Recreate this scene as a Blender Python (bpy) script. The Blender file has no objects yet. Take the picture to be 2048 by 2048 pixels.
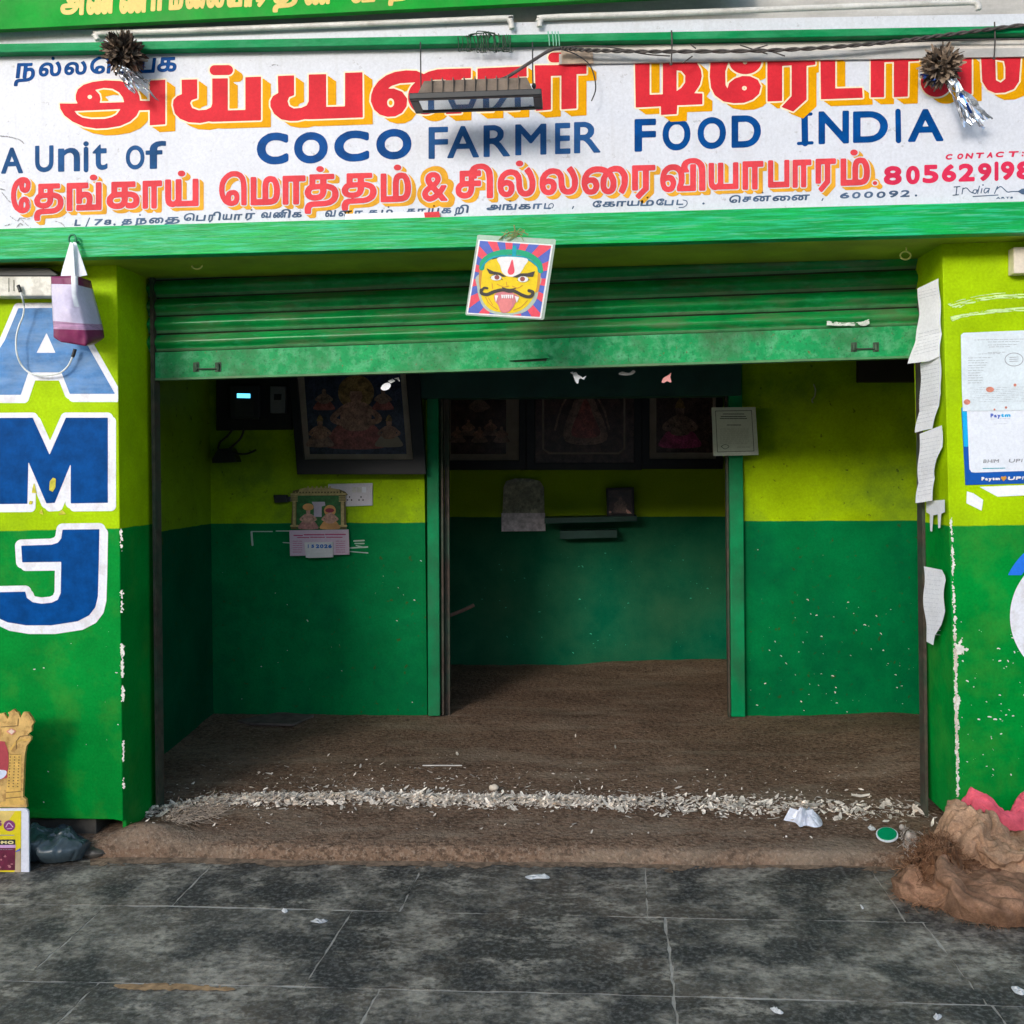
import bpy, math, random
import numpy as np
from mathutils import Vector, Matrix

random.seed(7)
RNG = np.random.default_rng(11)
sc = bpy.context.scene
COL = sc.collection

# ------------------------------------------------------------------ camera
F_PX = 2048.0                    # focal length in photo pixels
PX0, PY0 = 1024.0, 933.0         # principal point (the photo is a crop)
CAM = Vector((0.0, -4.0, 1.53))
YAW, ROLL = math.radians(3.6), math.radians(-0.7)
RC = Matrix.Rotation(YAW, 3, 'Z') @ Matrix.Rotation(math.radians(90), 3, 'X') @ Matrix.Rotation(ROLL, 3, 'Z')
cd = bpy.data.cameras.new('camera')
cam = bpy.data.objects.new('camera', cd)
COL.objects.link(cam)
cam.matrix_world = Matrix.Translation(CAM) @ RC.to_4x4()
cd.sensor_width = 36.0
cd.lens = 36.0 * F_PX / 2048.0
cd.shift_y = -(1024.0 - PY0) / 2048.0
cd.clip_start, cd.clip_end = 0.05, 400.0
sc.camera = cam

# ------------------------------------------------------------------ light
SUN_EL, SUN_AZ = math.radians(18.5), math.radians(22.0)
world = bpy.data.worlds.new('World')
sc.world = world
world.use_nodes = True
wn = world.node_tree
sky = wn.nodes.new('ShaderNodeTexSky')
sky.sky_type = 'NISHITA'
sky.sun_disc = False
sky.sun_elevation = SUN_EL
sky.sun_rotation = math.pi + SUN_AZ
bg = wn.nodes['Background']
wn.links.new(sky.outputs[0], bg.inputs[0])
bg.inputs[1].default_value = 0.15
sl = bpy.data.lights.new('sun', 'SUN')
sl.energy = 0.52
sl.angle = math.radians(13.0)
sl.color = (1.0, 0.985, 0.96)
so = bpy.data.objects.new('sun', sl)
COL.objects.link(so)
sdir = Vector((math.sin(SUN_AZ) * math.cos(SUN_EL), math.cos(SUN_AZ) * math.cos(SUN_EL), -math.sin(SUN_EL)))
so.rotation_euler = sdir.to_track_quat('-Z', 'Y').to_euler()
so.location = (-3, -8, 6)
vs = sc.view_settings
vs.view_transform = 'Standard'
vs.look = 'None'
vs.exposure = 1.56
vs.gamma = 1.0
sc.cycles.use_denoising = True
sc.cycles.max_bounces = 8
sc.cycles.diffuse_bounces = 5

# ------------------------------------------------------------------ projection helpers (photo pixels -> places in the scene)
RN = np.array(RC)

def rays(px, py):
    px = np.asarray(px, float); py = np.asarray(py, float)
    d = np.stack([(px - PX0) / F_PX, (PY0 - py) / F_PX, -np.ones_like(px)], -1)
    return d @ RN.T

def U(px, py, Y):                # onto the vertical plane y = Y
    d = rays(px, py)
    t = (Y - CAM.y) / d[..., 1]
    return np.array(CAM) + d * t[..., None]

def UG(px, py, z=0.0):           # onto the level plane z
    d = rays(px, py)
    t = (z - CAM.z) / d[..., 2]
    return np.array(CAM) + d * t[..., None]

def UP(px, py, P, N):            # onto any plane
    d = rays(px, py)
    P = np.asarray(P, float); N = np.asarray(N, float)
    t = ((P - np.array(CAM)) @ N) / (d @ N)
    return np.array(CAM) + d * t[..., None]

# ------------------------------------------------------------------ objects
LOC = {}

def link(o):
    COL.objects.link(o)
    return o

def setp(o, label=None, cat=None, group=None, kind=None):
    if label: o['label'] = label
    if cat: o['category'] = cat
    if group: o['group'] = group
    if kind: o['kind'] = kind
    return o

def thing(name, label, cat, loc=(0, 0, 0), group=None, kind=None):
    o = bpy.data.objects.new(name, None)
    o.empty_display_size = 0.05
    o.location = loc
    LOC[o] = np.array(loc, float)
    return setp(link(o), label, cat, group, kind)

class MB:
    def __init__(s):
        s.v = []; s.f = []; s.m = []
    def add(s, verts, faces, mi=0):
        b = len(s.v)
        s.v.extend([tuple(map(float, q)) for q in verts])
        s.f.extend([tuple(b + i for i in f) for f in faces])
        s.m.extend([mi] * len(faces))
    def box(s, a, b, mi=0):
        x0, y0, z0 = a; x1, y1, z1 = b
        V = [(x0, y0, z0), (x1, y0, z0), (x1, y1, z0), (x0, y1, z0), (x0, y0, z1), (x1, y0, z1), (x1, y1, z1), (x0, y1, z1)]
        s.add(V, [(0, 3, 2, 1), (4, 5, 6, 7), (0, 1, 5, 4), (1, 2, 6, 5), (2, 3, 7, 6), (3, 0, 4, 7)], mi)
    def prism(s, front, off, mi=0):      # polygon + offset vector
        front = np.asarray(front, float); n = len(front)
        back = front + np.asarray(off, float)
        F = [tuple(range(n))[::-1], tuple(range(n, 2 * n))]
        F += [(i, (i + 1) % n, n + (i + 1) % n, n + i) for i in range(n)]
        s.add(np.vstack([front, back]), F, mi)
    def pxbox(s, x0, y0, x1, y1, Y, d, mi=0):
        s.prism(U([x0, x1, x1, x0], [y0, y0, y1, y1], Y), (0, d, 0), mi)
    def pxpoly(s, pts, Y, d, mi=0):
        p = np.array(pts, float)
        s.prism(U(p[:, 0], p[:, 1], Y), (0, d, 0), mi)
    def tube(s, path, r, n=8, mi=0, cap=True):
        P = np.asarray(path, float); m = len(P)
        rr = np.full(m, r) if np.isscalar(r) else np.asarray(r, float)
        T = np.gradient(P, axis=0); T /= np.linalg.norm(T, axis=1)[:, None] + 1e-12
        a = np.array([0, 0, 1.0]) if abs(T[0][2]) < .9 else np.array([1.0, 0, 0])
        V = []
        for i in range(m):
            a = a - T[i] * (a @ T[i]); a /= np.linalg.norm(a) + 1e-12
            b = np.cross(T[i], a)
            for k in range(n):
                t = 2 * math.pi * k / n
                V.append(P[i] + rr[i] * (math.cos(t) * a + math.sin(t) * b))
        Fc = [(i * n + k, i * n + (k + 1) % n, (i + 1) * n + (k + 1) % n, (i + 1) * n + k) for i in range(m - 1) for k in range(n)]
        if cap: Fc += [tuple(range(n))[::-1], tuple((m - 1) * n + k for k in range(n))]
        s.add(V, Fc, mi)
    def grid(s, G, mi=0, flip=False):    # G: (h, w, 3)
        h, w = G.shape[:2]
        Fc = []
        for i in range(h - 1):
            for j in range(w - 1):
                q = (i * w + j, i * w + j + 1, (i + 1) * w + j + 1, (i + 1) * w + j)
                Fc.append(q[::-1] if flip else q)
        s.add(G.reshape(-1, 3), Fc, mi)
    def ellipsoid(s, c, r, n=16, m=10, mi=0, fn=None):
        V = []
        for i in range(m + 1):
            for k in range(n):
                t, p = math.pi * i / m, 2 * math.pi * k / n
                q = np.array([math.sin(t) * math.cos(p), math.sin(t) * math.sin(p), math.cos(t)])
                if fn: q = q * fn(q)
                V.append(np.array(c) + q * np.array(r))
        Fc = [(i * n + k, (i + 1) * n + k, (i + 1) * n + (k + 1) % n, i * n + (k + 1) % n) for i in range(m) for k in range(n)]
        s.add(V, Fc, mi)
    def build(s, name, mats, parent=None, loc=None, smooth=False, bevel=0.0, **kw):
        me = bpy.data.meshes.new(name)
        L = LOC[parent] if parent is not None else np.array(loc if loc is not None else (0, 0, 0), float)
        me.from_pydata([tuple(np.array(q) - L) for q in s.v], [], s.f)
        if not isinstance(mats, (list, tuple)): mats = [mats]
        for m in mats: me.materials.append(m)
        if len(mats) > 1: me.polygons.foreach_set('material_index', s.m)
        if smooth: me.polygons.foreach_set('use_smooth', [True] * len(me.polygons))
        me.update()
        o = link(bpy.data.objects.new(name, me))
        LOC[o] = L
        if parent is not None: o.parent = parent
        else: o.location = L
        if bevel:
            md = o.modifiers.new('bevel', 'BEVEL'); md.width = bevel; md.segments = 2; md.limit_method = 'ANGLE'
        return setp(o, **kw)

def smooth_path(P, k=8, closed=False):
    P = np.asarray(P, float); n = len(P); out = []
    rng = range(n) if closed else range(n - 1)
    for i in rng:
        g = (lambda j: P[j % n]) if closed else (lambda j: P[min(max(j, 0), n - 1)])
        p0, p1, p2, p3 = g(i - 1), g(i), g(i + 1), g(i + 2)
        for t in np.arange(k) / k:
            out.append(.5 * (2 * p1 + (p2 - p0) * t + (2 * p0 - 5 * p1 + 4 * p2 - p3) * t * t + (3 * p1 - p0 - 3 * p2 + p3) * t ** 3))
    if not closed: out.append(P[-1])
    return np.array(out)

def vnoise(x, y, seed=0):                # smooth value noise, vectorised
    x = np.asarray(x, float); y = np.asarray(y, float)
    xi = np.floor(x).astype(np.int64); yi = np.floor(y).astype(np.int64)
    fx = x - xi; fy = y - yi
    fx = fx * fx * (3 - 2 * fx); fy = fy * fy * (3 - 2 * fy)
    def h(a, b):
        n = (a * 374761393 + b * 668265263 + seed * 1442695041) & 0xffffffff
        n = ((n ^ (n >> 13)) * 1274126177) & 0xffffffff
        return ((n ^ (n >> 16)) & 0xffff) / 65535.0
    return (h(xi, yi) * (1 - fx) + h(xi + 1, yi) * fx) * (1 - fy) + (h(xi, yi + 1) * (1 - fx) + h(xi + 1, yi + 1) * fx) * fy

def fbm(x, y, seed=0, o=4):
    s = 0; a = .5
    for i in range(o):
        s = s + a * vnoise(x * 2 ** i, y * 2 ** i, seed + i * 17); a *= .5
    return s

# ------------------------------------------------------------------ materials
MATS = {}

def mat(name, color, rough=.6, metal=0.0, spec=.4, var=.12, scale=8.0, stretch=(1, 1, 1), dirt=None, dirt_amt=.0, dirt_scale=3.0,
        dirt_sharp=.12, bump=.0, bscale=60.0, alpha=1.0, emit=0.0, trans=0.0, sheen=0.0, dirt_stretch=(1, 1, 1), rvar=.0, zsplit=None, color2=None,
        island=0.0, coat=0.0, fine=.07):
    m = bpy.data.materials.new(name); m.use_nodes = True
    nt = m.node_tree; N = nt.nodes; Lk = nt.links
    b = N['Principled BSDF']
    b.inputs['Roughness'].default_value = rough
    b.inputs['Metallic'].default_value = metal
    b.inputs['Specular IOR Level'].default_value = spec
    b.inputs['Alpha'].default_value = alpha
    b.inputs['Transmission Weight'].default_value = trans
    b.inputs['Coat Weight'].default_value = coat
    if sheen: b.inputs['Sheen Weight'].default_value = sheen
    geo = N.new('ShaderNodeNewGeometry')
    def mp(st):
        q = N.new('ShaderNodeMapping'); q.inputs['Scale'].default_value = st
        Lk.new(geo.outputs['Position'], q.inputs['Vector']); return q.outputs[0]
    def noise(sc_, st, det=5.0, rg=.6):
        n = N.new('ShaderNodeTexNoise'); n.inputs['Scale'].default_value = sc_; n.inputs['Detail'].default_value = det
        n.inputs['Roughness'].default_value = rg
        Lk.new(mp(st), n.inputs['Vector']); return n.outputs['Fac']
    def mixc(fac, c1, c2):
        q = N.new('ShaderNodeMix'); q.data_type = 'RGBA'
        for idx, c in ((6, c1), (7, c2)):
            if isinstance(c, tuple): q.inputs[idx].default_value = (*c[:3], 1)
            else: Lk.new(c, q.inputs[idx])
        if isinstance(fac, float): q.inputs[0].default_value = fac
        else: Lk.new(fac, q.inputs[0])
        return q.outputs[2]
    def ramp(f, lo, hi):
        q = N.new('ShaderNodeMapRange'); q.inputs['From Min'].default_value = lo; q.inputs['From Max'].default_value = hi
        q.clamp = True
        Lk.new(f, q.inputs['Value']); return q.outputs[0]
    def math_(op, a, c):
        q = N.new('ShaderNodeMath'); q.operation = op
        for i, v in enumerate((a, c)):
            if isinstance(v, float): q.inputs[i].default_value = v
            else: Lk.new(v, q.inputs[i])
        return q.outputs[0]
    col = color
    if zsplit is not None:               # two coats of paint meeting at a hand-cut line
        sp = N.new('ShaderNodeSeparateXYZ'); Lk.new(geo.outputs['Position'], sp.inputs[0])
        zz = math_('ADD', sp.outputs['Z'], math_('MULTIPLY', noise(9.0, (1, 1, 0.0)), .012))
        if isinstance(zsplit, tuple):    # line that drifts along x: z0 + k*x
            zz = math_('SUBTRACT', zz, math_('MULTIPLY', sp.outputs['X'], float(zsplit[1])))
            z0 = zsplit[0]
        else: z0 = zsplit
        col = mixc(ramp(zz, z0 + .004, z0 + .008), color2, color)
    if var:
        f = noise(scale, stretch)
        hs = N.new('ShaderNodeHueSaturation')
        vv = N.new('ShaderNodeMapRange'); vv.inputs['From Min'].default_value = .34; vv.inputs['From Max'].default_value = .66
        vv.inputs['To Min'].default_value = 1 - var; vv.inputs['To Max'].default_value = 1 + var
        Lk.new(f, vv.inputs['Value']); Lk.new(vv.outputs[0], hs.inputs['Value'])
        if isinstance(col, tuple): hs.inputs['Color'].default_value = (*col[:3], 1)
        else: Lk.new(col, hs.inputs['Color'])
        col = hs.outputs[0]
    if fine:                             # fine grain everywhere: nothing real is one flat tone
        hs = N.new('ShaderNodeHueSaturation'); vv = N.new('ShaderNodeMapRange')
        vv.inputs['From Min'].default_value = .36; vv.inputs['From Max'].default_value = .64
        vv.inputs['To Min'].default_value = 1 - fine; vv.inputs['To Max'].default_value = 1 + fine
        Lk.new(noise(95.0, (1, 1, 1), 6.0, .75), vv.inputs['Value']); Lk.new(vv.outputs[0], hs.inputs['Value'])
        if isinstance(col, tuple): hs.inputs['Color'].default_value = (*col[:3], 1)
        else: Lk.new(col, hs.inputs['Color'])
        col = hs.outputs[0]
    if island:
        hs = N.new('ShaderNodeHueSaturation')
        vv = N.new('ShaderNodeMapRange'); vv.inputs['To Min'].default_value = 1 - island; vv.inputs['To Max'].default_value = 1 + island
        Lk.new(geo.outputs['Random Per Island'], vv.inputs['Value']); Lk.new(vv.outputs[0], hs.inputs['Value'])
        Lk.new(col, hs.inputs['Color']) if not isinstance(col, tuple) else None
        if isinstance(col, tuple): hs.inputs['Color'].default_value = (*col[:3], 1)
        col = hs.outputs[0]
    for dd in ([dirt] if dirt and not isinstance(dirt, list) else (dirt or [])):
        if isinstance(dd, tuple): dd = dict(c=dd, amt=dirt_amt, scale=dirt_scale, sharp=dirt_sharp, st=dirt_stretch, mid=.55)
        f = ramp(noise(dd['scale'], dd.get('st', (1, 1, 1)), 8.0, .65), dd.get('mid', .55) - dd['sharp'], dd.get('mid', .55) + dd['sharp'])
        if dd.get('br'): f = math_('MULTIPLY', f, ramp(noise(dd['scale'] * dd['br'], (1, 1.3, 1), 6.0, .7), .40, .58))     # worn through in grains
        col = mixc(math_('MULTIPLY', f, float(dd['amt'])), col, dd['c'])
    if isinstance(col, tuple): b.inputs['Base Color'].default_value = (*col[:3], 1)
    else: Lk.new(col, b.inputs['Base Color'])
    if rvar:
        q = N.new('ShaderNodeMapRange'); q.inputs['To Min'].default_value = rough - rvar; q.inputs['To Max'].default_value = rough + rvar
        Lk.new(noise(scale * .7, stretch), q.inputs['Value']); Lk.new(q.outputs[0], b.inputs['Roughness'])
    if emit:
        b.inputs['Emission Color'].default_value = (*color[:3], 1); b.inputs['Emission Strength'].default_value = emit
    if bump:
        bp = N.new('ShaderNodeBump'); bp.inputs['Strength'].default_value = 1.0; bp.inputs['Distance'].default_value = bump
        Lk.new(noise(bscale, stretch, 4.0), bp.inputs['Height']); Lk.new(bp.outputs[0], b.inputs['Normal'])
    MATS[name] = m
    return m

# letter outlines: box, then contours as x, y pairs on a 0..91 grid
GLYPHS = {
 'அ': (0.029, -0.154, 1.033, 0.566, [[26,4,18,5,12,7,7,10,3,15,1,21,0,27,1,33,2,35,4,38,7,40,10,41,16,42,84,42,84,33,17,33,11,32,9,31,8,29,8,27,8,24,10,19,14,16,19,14,25,13,33,13,39,14,44,16,49,19,53,22,57,27,60,31,62,36,63,45,64,51,63,58,62,65,60,70,56,76,51,80,46,82,42,82,37,81,34,78,32,74,32,70,33,64,34,61,37,59,40,59,43,60,45,61,46,64,47,70,46,78,45,81,43,84,48,86,51,82,53,76,54,70,53,61,52,59,50,55,46,52,42,50,37,50,33,52,30,54,27,57,25,62,25,68,25,75,26,79,29,84,31,87,35,89,43,91,48,91,52,89,57,87,60,84,63,80,67,74,69,69,70,62,71,53,71,45,69,33,66,26,63,20,58,15,53,11,47,7,40,5,33,4], [83,0,83,89,91,89,91,0]]),
 'ய': (0.088, -0.011, 0.875, 0.554, [[31,2,31,91,41,91,41,13,81,13,81,91,91,91,91,2], [18,0,11,2,6,6,2,13,1,21,0,34,0,91,10,91,10,24,11,19,13,16,16,12,22,12,27,15,31,22,31,8,25,2]]),
 'ன': (0.058, -0.012, 1.217, 0.566, [[15,0,11,1,8,3,6,7,4,11,2,17,1,25,0,33,0,44,1,58,3,64,5,73,9,79,11,83,18,89,23,91,27,91,35,90,41,86,47,80,53,69,56,63,58,52,60,44,60,32,60,20,58,12,56,6,52,1,48,0,42,2,39,6,36,13,35,25,35,37,36,51,38,61,43,73,46,80,52,85,58,88,68,89,91,89,91,78,78,78,78,2,71,2,71,78,61,77,57,76,53,74,48,68,45,62,43,55,42,47,41,32,41,24,42,19,44,13,46,11,48,11,50,12,51,14,53,21,54,34,52,48,50,58,45,68,40,74,35,78,27,79,20,78,15,73,12,69,10,63,8,58,7,51,6,39,7,24,8,18,10,14,13,11,16,11,18,12,20,15,22,21,22,28,21,35,19,40,16,42,12,42,8,37,4,31,3,41,5,46,9,50,11,52,15,53,19,53,22,51,25,47,27,43,28,36,29,28,28,20,27,13,25,7,22,3,19,1]]),
 'ா': (0.088, 0, 0.623, 0.554, [[0,0,0,91,91,91,91,79,62,79,62,0,47,0,47,79,15,79,15,0]]),
 'ர': (0.088, -0.212, 0.623, 0.554, [[24,0,15,6,47,28,47,82,15,82,15,25,0,25,0,91,91,91,91,82,62,82,62,25]]),
 'ட': (0.088, 0, 0.676, 0.554, [[0,0,0,91,13,91,13,12,91,12,91,0]]),
 'ே': (0.058, -0.012, 0.691, 0.843, [[56,0,42,1,30,5,18,10,9,18,3,28,0,38,0,51,3,63,10,73,19,81,31,86,45,90,54,91,62,91,70,90,77,89,83,86,87,83,90,80,91,75,90,67,89,64,85,60,82,58,77,56,70,55,63,55,59,56,53,58,50,59,47,63,45,67,44,70,44,74,46,79,49,82,53,86,61,84,57,78,55,72,56,69,57,66,59,64,64,63,67,62,74,63,76,65,78,68,80,73,79,76,77,79,71,82,62,83,51,83,39,80,30,76,23,71,17,64,14,58,12,48,13,38,16,29,21,22,28,15,38,11,49,8,54,8,64,8,68,9,72,10,75,13,77,15,78,19,77,23,75,27,73,29,69,30,64,31,59,30,55,27,53,23,52,17,55,10,59,6,50,4,46,8,43,12,41,17,41,21,41,26,43,30,46,32,50,35,56,37,61,38,68,38,75,37,80,35,84,32,87,28,89,24,89,18,88,13,86,10,83,6,78,4,71,2,65,1]]),
 'ெ': (0.057, -0.012, 0.813, 0.843, [[41,0,31,1,21,5,16,8,12,12,6,20,2,30,0,41,1,54,4,64,9,72,18,80,28,86,39,90,50,91,63,90,73,86,77,84,81,80,85,76,87,71,90,59,91,48,91,1,81,1,81,40,80,57,79,62,77,69,74,74,69,78,64,81,58,82,52,83,47,83,41,82,30,78,26,75,21,71,15,63,12,57,11,53,10,41,12,30,15,22,22,14,30,10,38,8,43,7,47,8,50,9,53,11,55,14,56,20,56,23,54,27,51,30,46,31,40,30,37,28,34,23,34,17,36,10,39,6,32,4,27,11,24,17,24,22,25,26,26,30,28,33,32,35,36,37,45,38,49,38,54,37,61,33,64,28,65,23,65,15,63,10,59,5,55,3,49,1]]),
 'ை': (0.058, -0.012, 1.096, 0.566, [[17,0,12,1,8,4,5,10,3,15,1,25,0,33,0,44,1,55,2,61,5,70,8,77,11,81,16,86,20,89,26,91,31,91,39,90,46,86,53,80,61,66,65,53,67,44,67,32,67,22,65,12,63,7,59,2,55,0,51,0,46,3,42,9,40,17,39,27,39,40,40,52,43,62,47,74,51,80,56,86,61,89,65,91,71,91,77,89,81,85,84,80,87,73,90,63,91,55,91,43,90,27,87,12,83,0,77,7,79,15,81,23,83,30,83,39,83,48,83,57,81,63,79,70,77,74,74,77,71,79,66,79,61,78,58,76,55,72,53,68,50,61,47,52,47,47,46,32,46,22,48,16,50,12,53,11,56,12,58,17,59,21,60,31,60,37,59,45,56,55,54,62,49,70,45,74,40,77,34,79,28,79,24,78,20,76,16,73,12,67,9,58,7,46,7,36,7,27,9,21,10,16,12,13,14,11,17,11,20,11,22,13,23,16,24,21,25,25,24,32,23,36,21,40,18,42,15,42,12,41,8,36,4,31,3,41,7,47,12,52,16,53,19,53,22,53,26,50,29,45,30,41,32,31,32,24,31,18,30,13,28,9,26,4,23,2]]),
 'த': (0.048, -0.321, 0.775, 0.554, [[27,32,18,33,12,35,7,37,3,41,1,45,0,51,2,56,5,60,8,63,13,65,24,67,36,67,56,67,64,67,73,65,79,63,85,59,88,55,91,48,91,40,89,34,85,28,79,24,70,20,58,18,28,17,20,17,15,15,12,12,11,6,11,0,1,0,0,4,0,10,2,16,6,21,12,23,17,24,57,25,67,27,72,30,75,32,79,37,80,44,80,49,79,52,76,55,71,57,62,60,52,60,35,60,21,59,16,58,12,54,11,48,13,44,17,41,23,40,30,40,36,41,40,42,43,45,45,49,45,54,45,84,24,84,24,65,14,63,14,91,79,91,79,84,56,84,56,51,54,45,51,40,47,37,42,34,36,33]]),
 'ங': (0.088, 0, 0.956, 0.554, [[0,0,0,91,54,91,54,79,36,79,36,53,42,58,48,59,55,58,60,55,64,49,66,41,66,33,65,22,62,12,75,12,75,0,27,0,27,12,53,12,56,21,57,32,56,39,54,44,51,47,48,47,43,46,36,40,36,24,27,24,27,79,9,79,9,0], [68,0,68,12,82,12,82,91,91,91,91,0]]),
 'க': (0.049, -0.012, 0.775, 0.554, [[27,0,18,1,10,5,4,11,1,17,0,26,1,36,6,44,11,49,19,53,27,54,58,55,69,54,78,51,84,47,88,41,91,33,91,23,89,13,87,9,84,6,79,2,72,1,63,1,57,3,59,14,70,12,73,13,77,16,79,19,80,23,80,30,79,35,77,38,74,40,67,43,35,43,22,42,16,39,12,34,11,32,11,27,11,21,13,19,16,15,22,12,31,12,38,14,43,20,45,26,45,34,45,79,24,79,24,50,14,48,14,91,79,91,79,79,56,79,56,29,54,20,51,12,47,7,42,3,36,1]]),
 'ம': (0.088, 0, 0.797, 0.566, [[63,91,72,89,76,88,80,83,85,75,89,62,91,46,90,27,87,16,84,11,80,6,76,4,67,1,54,0,0,0,0,89,11,89,11,12,40,12,40,60,41,68,42,74,45,82,50,87,56,90], [63,79,59,79,55,76,52,69,51,54,51,12,63,12,68,13,72,15,75,19,77,23,79,35,79,53,76,67,74,73,71,77,67,79]]),
 'ச': (0.051, -0.012, 0.683, 0.554, [[30,0,20,1,13,4,6,9,2,15,0,22,0,33,3,40,8,46,17,51,30,54,91,55,91,43,39,43,27,42,20,40,14,34,13,31,12,23,15,17,21,14,27,12,36,12,42,14,46,17,49,21,51,28,52,36,52,79,27,79,27,50,16,48,16,91,91,91,91,79,64,79,64,29,62,20,58,12,54,7,48,3,41,1]]),
 'ல': (0.057, -0.012, 0.95, 0.6, [[20,0,14,1,11,3,7,7,4,12,2,18,1,26,0,35,0,44,1,52,2,59,5,65,7,71,14,79,18,82,23,85,31,86,39,84,46,81,50,75,54,67,56,55,57,30,59,22,61,16,65,12,70,11,75,13,79,18,82,26,82,37,82,49,79,61,76,70,69,83,77,91,83,79,88,63,90,53,91,46,91,35,90,26,89,19,87,13,84,7,80,3,76,1,71,0,65,0,60,2,56,6,53,10,51,16,49,24,48,34,48,50,46,61,45,65,42,69,37,74,30,75,25,74,21,72,18,70,15,66,12,60,9,49,8,42,8,34,9,26,10,21,11,17,13,13,17,11,21,10,24,11,26,14,28,19,29,27,28,33,25,38,20,40,15,39,10,35,5,29,4,39,7,43,11,47,15,49,20,51,24,50,29,48,33,44,35,40,37,34,37,26,37,19,35,12,32,7,29,3,25,1]]),
 'வ': (0.058, -0.012, 0.956, 0.565, [[19,0,15,1,12,2,6,8,3,17,1,27,0,44,2,59,5,71,11,80,14,84,19,88,23,90,29,91,35,91,40,90,44,88,48,85,52,79,56,73,58,65,60,55,60,46,60,34,59,28,55,13,82,13,82,89,91,89,91,2,46,2,46,12,48,20,50,28,51,44,50,57,49,63,46,69,44,73,39,77,34,79,29,79,24,78,20,75,16,71,13,66,11,60,9,53,8,39,8,30,9,24,10,20,12,15,15,12,18,11,21,11,24,12,26,15,28,19,29,28,28,33,26,38,24,41,20,42,16,42,12,40,9,37,5,31,4,41,7,46,11,50,15,52,19,54,24,53,27,52,30,50,33,45,35,41,37,33,37,26,36,20,35,15,33,9,30,4,27,2]]),
 'ி': (-0.301, 0, 0.174, 0.843, [[43,91,50,91,59,90,71,86,76,83,84,77,87,73,89,68,91,53,91,0,75,0,75,51,73,64,70,72,63,78,55,82,42,83,36,83,30,82,25,80,21,78,17,72,16,69,18,62,23,56,5,56,1,62,0,69,2,76,8,83,16,87,28,90]]),
 'ப': (0.088, 0, 0.69, 0.554, [[0,0,0,91,13,91,13,12,78,12,78,91,91,91,91,0]]),
 'ண': (0.057, -0.012, 1.631, 0.566, [[11,0,8,1,6,3,4,8,2,13,1,19,0,27,0,37,0,48,1,61,2,67,5,75,7,81,10,85,13,89,16,90,20,91,26,90,30,86,35,80,39,70,41,61,43,50,44,41,44,29,44,18,43,11,41,4,38,1,35,0,31,2,30,4,28,8,27,12,26,17,26,25,25,31,26,49,28,63,31,73,36,84,40,88,43,90,47,91,52,90,56,86,59,80,64,68,66,57,68,46,68,34,68,22,67,14,65,7,63,2,60,0,57,0,55,2,53,6,51,13,50,25,49,31,50,46,51,52,53,64,56,74,58,80,62,85,67,88,74,89,91,89,91,78,81,78,81,2,76,2,76,78,69,77,66,76,63,74,59,68,57,60,55,47,54,32,54,24,55,19,57,13,59,11,61,12,62,15,63,19,63,31,63,43,62,54,59,65,56,72,53,77,49,79,45,79,40,77,37,72,34,66,32,57,31,46,30,29,31,19,32,15,33,12,35,11,37,12,38,15,39,21,39,31,39,40,38,48,37,58,33,68,31,72,29,75,23,79,20,79,17,79,12,75,9,69,6,60,5,53,5,46,5,36,5,27,6,21,7,16,9,12,11,11,13,11,15,14,16,20,16,28,16,35,14,39,12,42,9,42,6,37,3,31,2,41,4,46,6,50,8,52,11,53,14,53,16,51,19,47,20,43,21,36,21,28,21,20,20,13,18,7,16,3,14,1]]),
 'ந': (0.047, -0.321, 0.741, 0.554, [[67,71,75,70,80,68,86,63,89,58,91,49,91,41,88,34,84,28,77,23,68,20,56,18,21,17,16,15,12,12,11,6,12,0,1,0,0,8,1,12,3,17,7,21,12,23,18,24,38,25,59,26,68,28,75,33,79,39,80,46,79,54,76,59,71,62,64,63,58,62,50,59,50,67,59,70], [5,33,5,91,74,91,74,84,51,84,51,33,39,33,39,84,17,84,17,33]]),
 'ற': (0.045, -0.321, 0.803, 0.566, [[63,91,71,90,78,87,83,84,85,81,89,74,91,63,91,52,89,42,87,37,84,32,80,27,76,24,71,22,64,19,55,18,19,16,14,15,11,11,10,6,11,0,1,0,0,8,1,14,3,17,5,20,11,23,17,24,44,24,56,25,65,28,72,32,77,38,80,47,81,58,79,70,78,74,75,78,73,80,70,82,66,83,62,84,56,83,52,80,49,77,48,74,47,66,47,33,37,33,37,66,36,76,34,80,31,83,26,84,21,83,18,80,16,75,15,66,15,33,5,33,5,68,5,76,7,82,11,87,17,90,25,91,32,90,35,89,39,86,42,82,44,78,41,79,42,80,44,84,48,87,55,90]]),
 'ள': (0.059, -0.012, 1.053, 0.566, [[17,0,12,2,8,5,4,11,2,19,0,30,0,46,1,58,4,69,7,77,12,84,17,88,23,91,27,91,35,90,40,86,45,80,44,65,41,71,37,76,34,78,29,79,24,79,20,77,17,74,13,68,10,60,8,53,7,45,7,34,8,26,9,20,11,15,14,12,17,11,20,11,22,13,24,15,25,20,26,24,26,30,25,35,23,38,21,41,19,42,15,42,10,39,5,31,3,41,5,44,8,48,12,52,16,53,20,53,23,53,27,50,30,45,32,41,33,33,33,26,33,18,31,11,28,6,25,3,22,1], [44,2,44,67,45,80,45,89,91,89,91,78,75,78,75,2,68,2,68,78,52,78,52,2]]),
 'A': (0, 0, 0.667, 0.686, [[49,91,40,91,0,0,14,0,25,27,65,27,77,0,91,0], [44,71,59,38,31,38]]),
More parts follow.
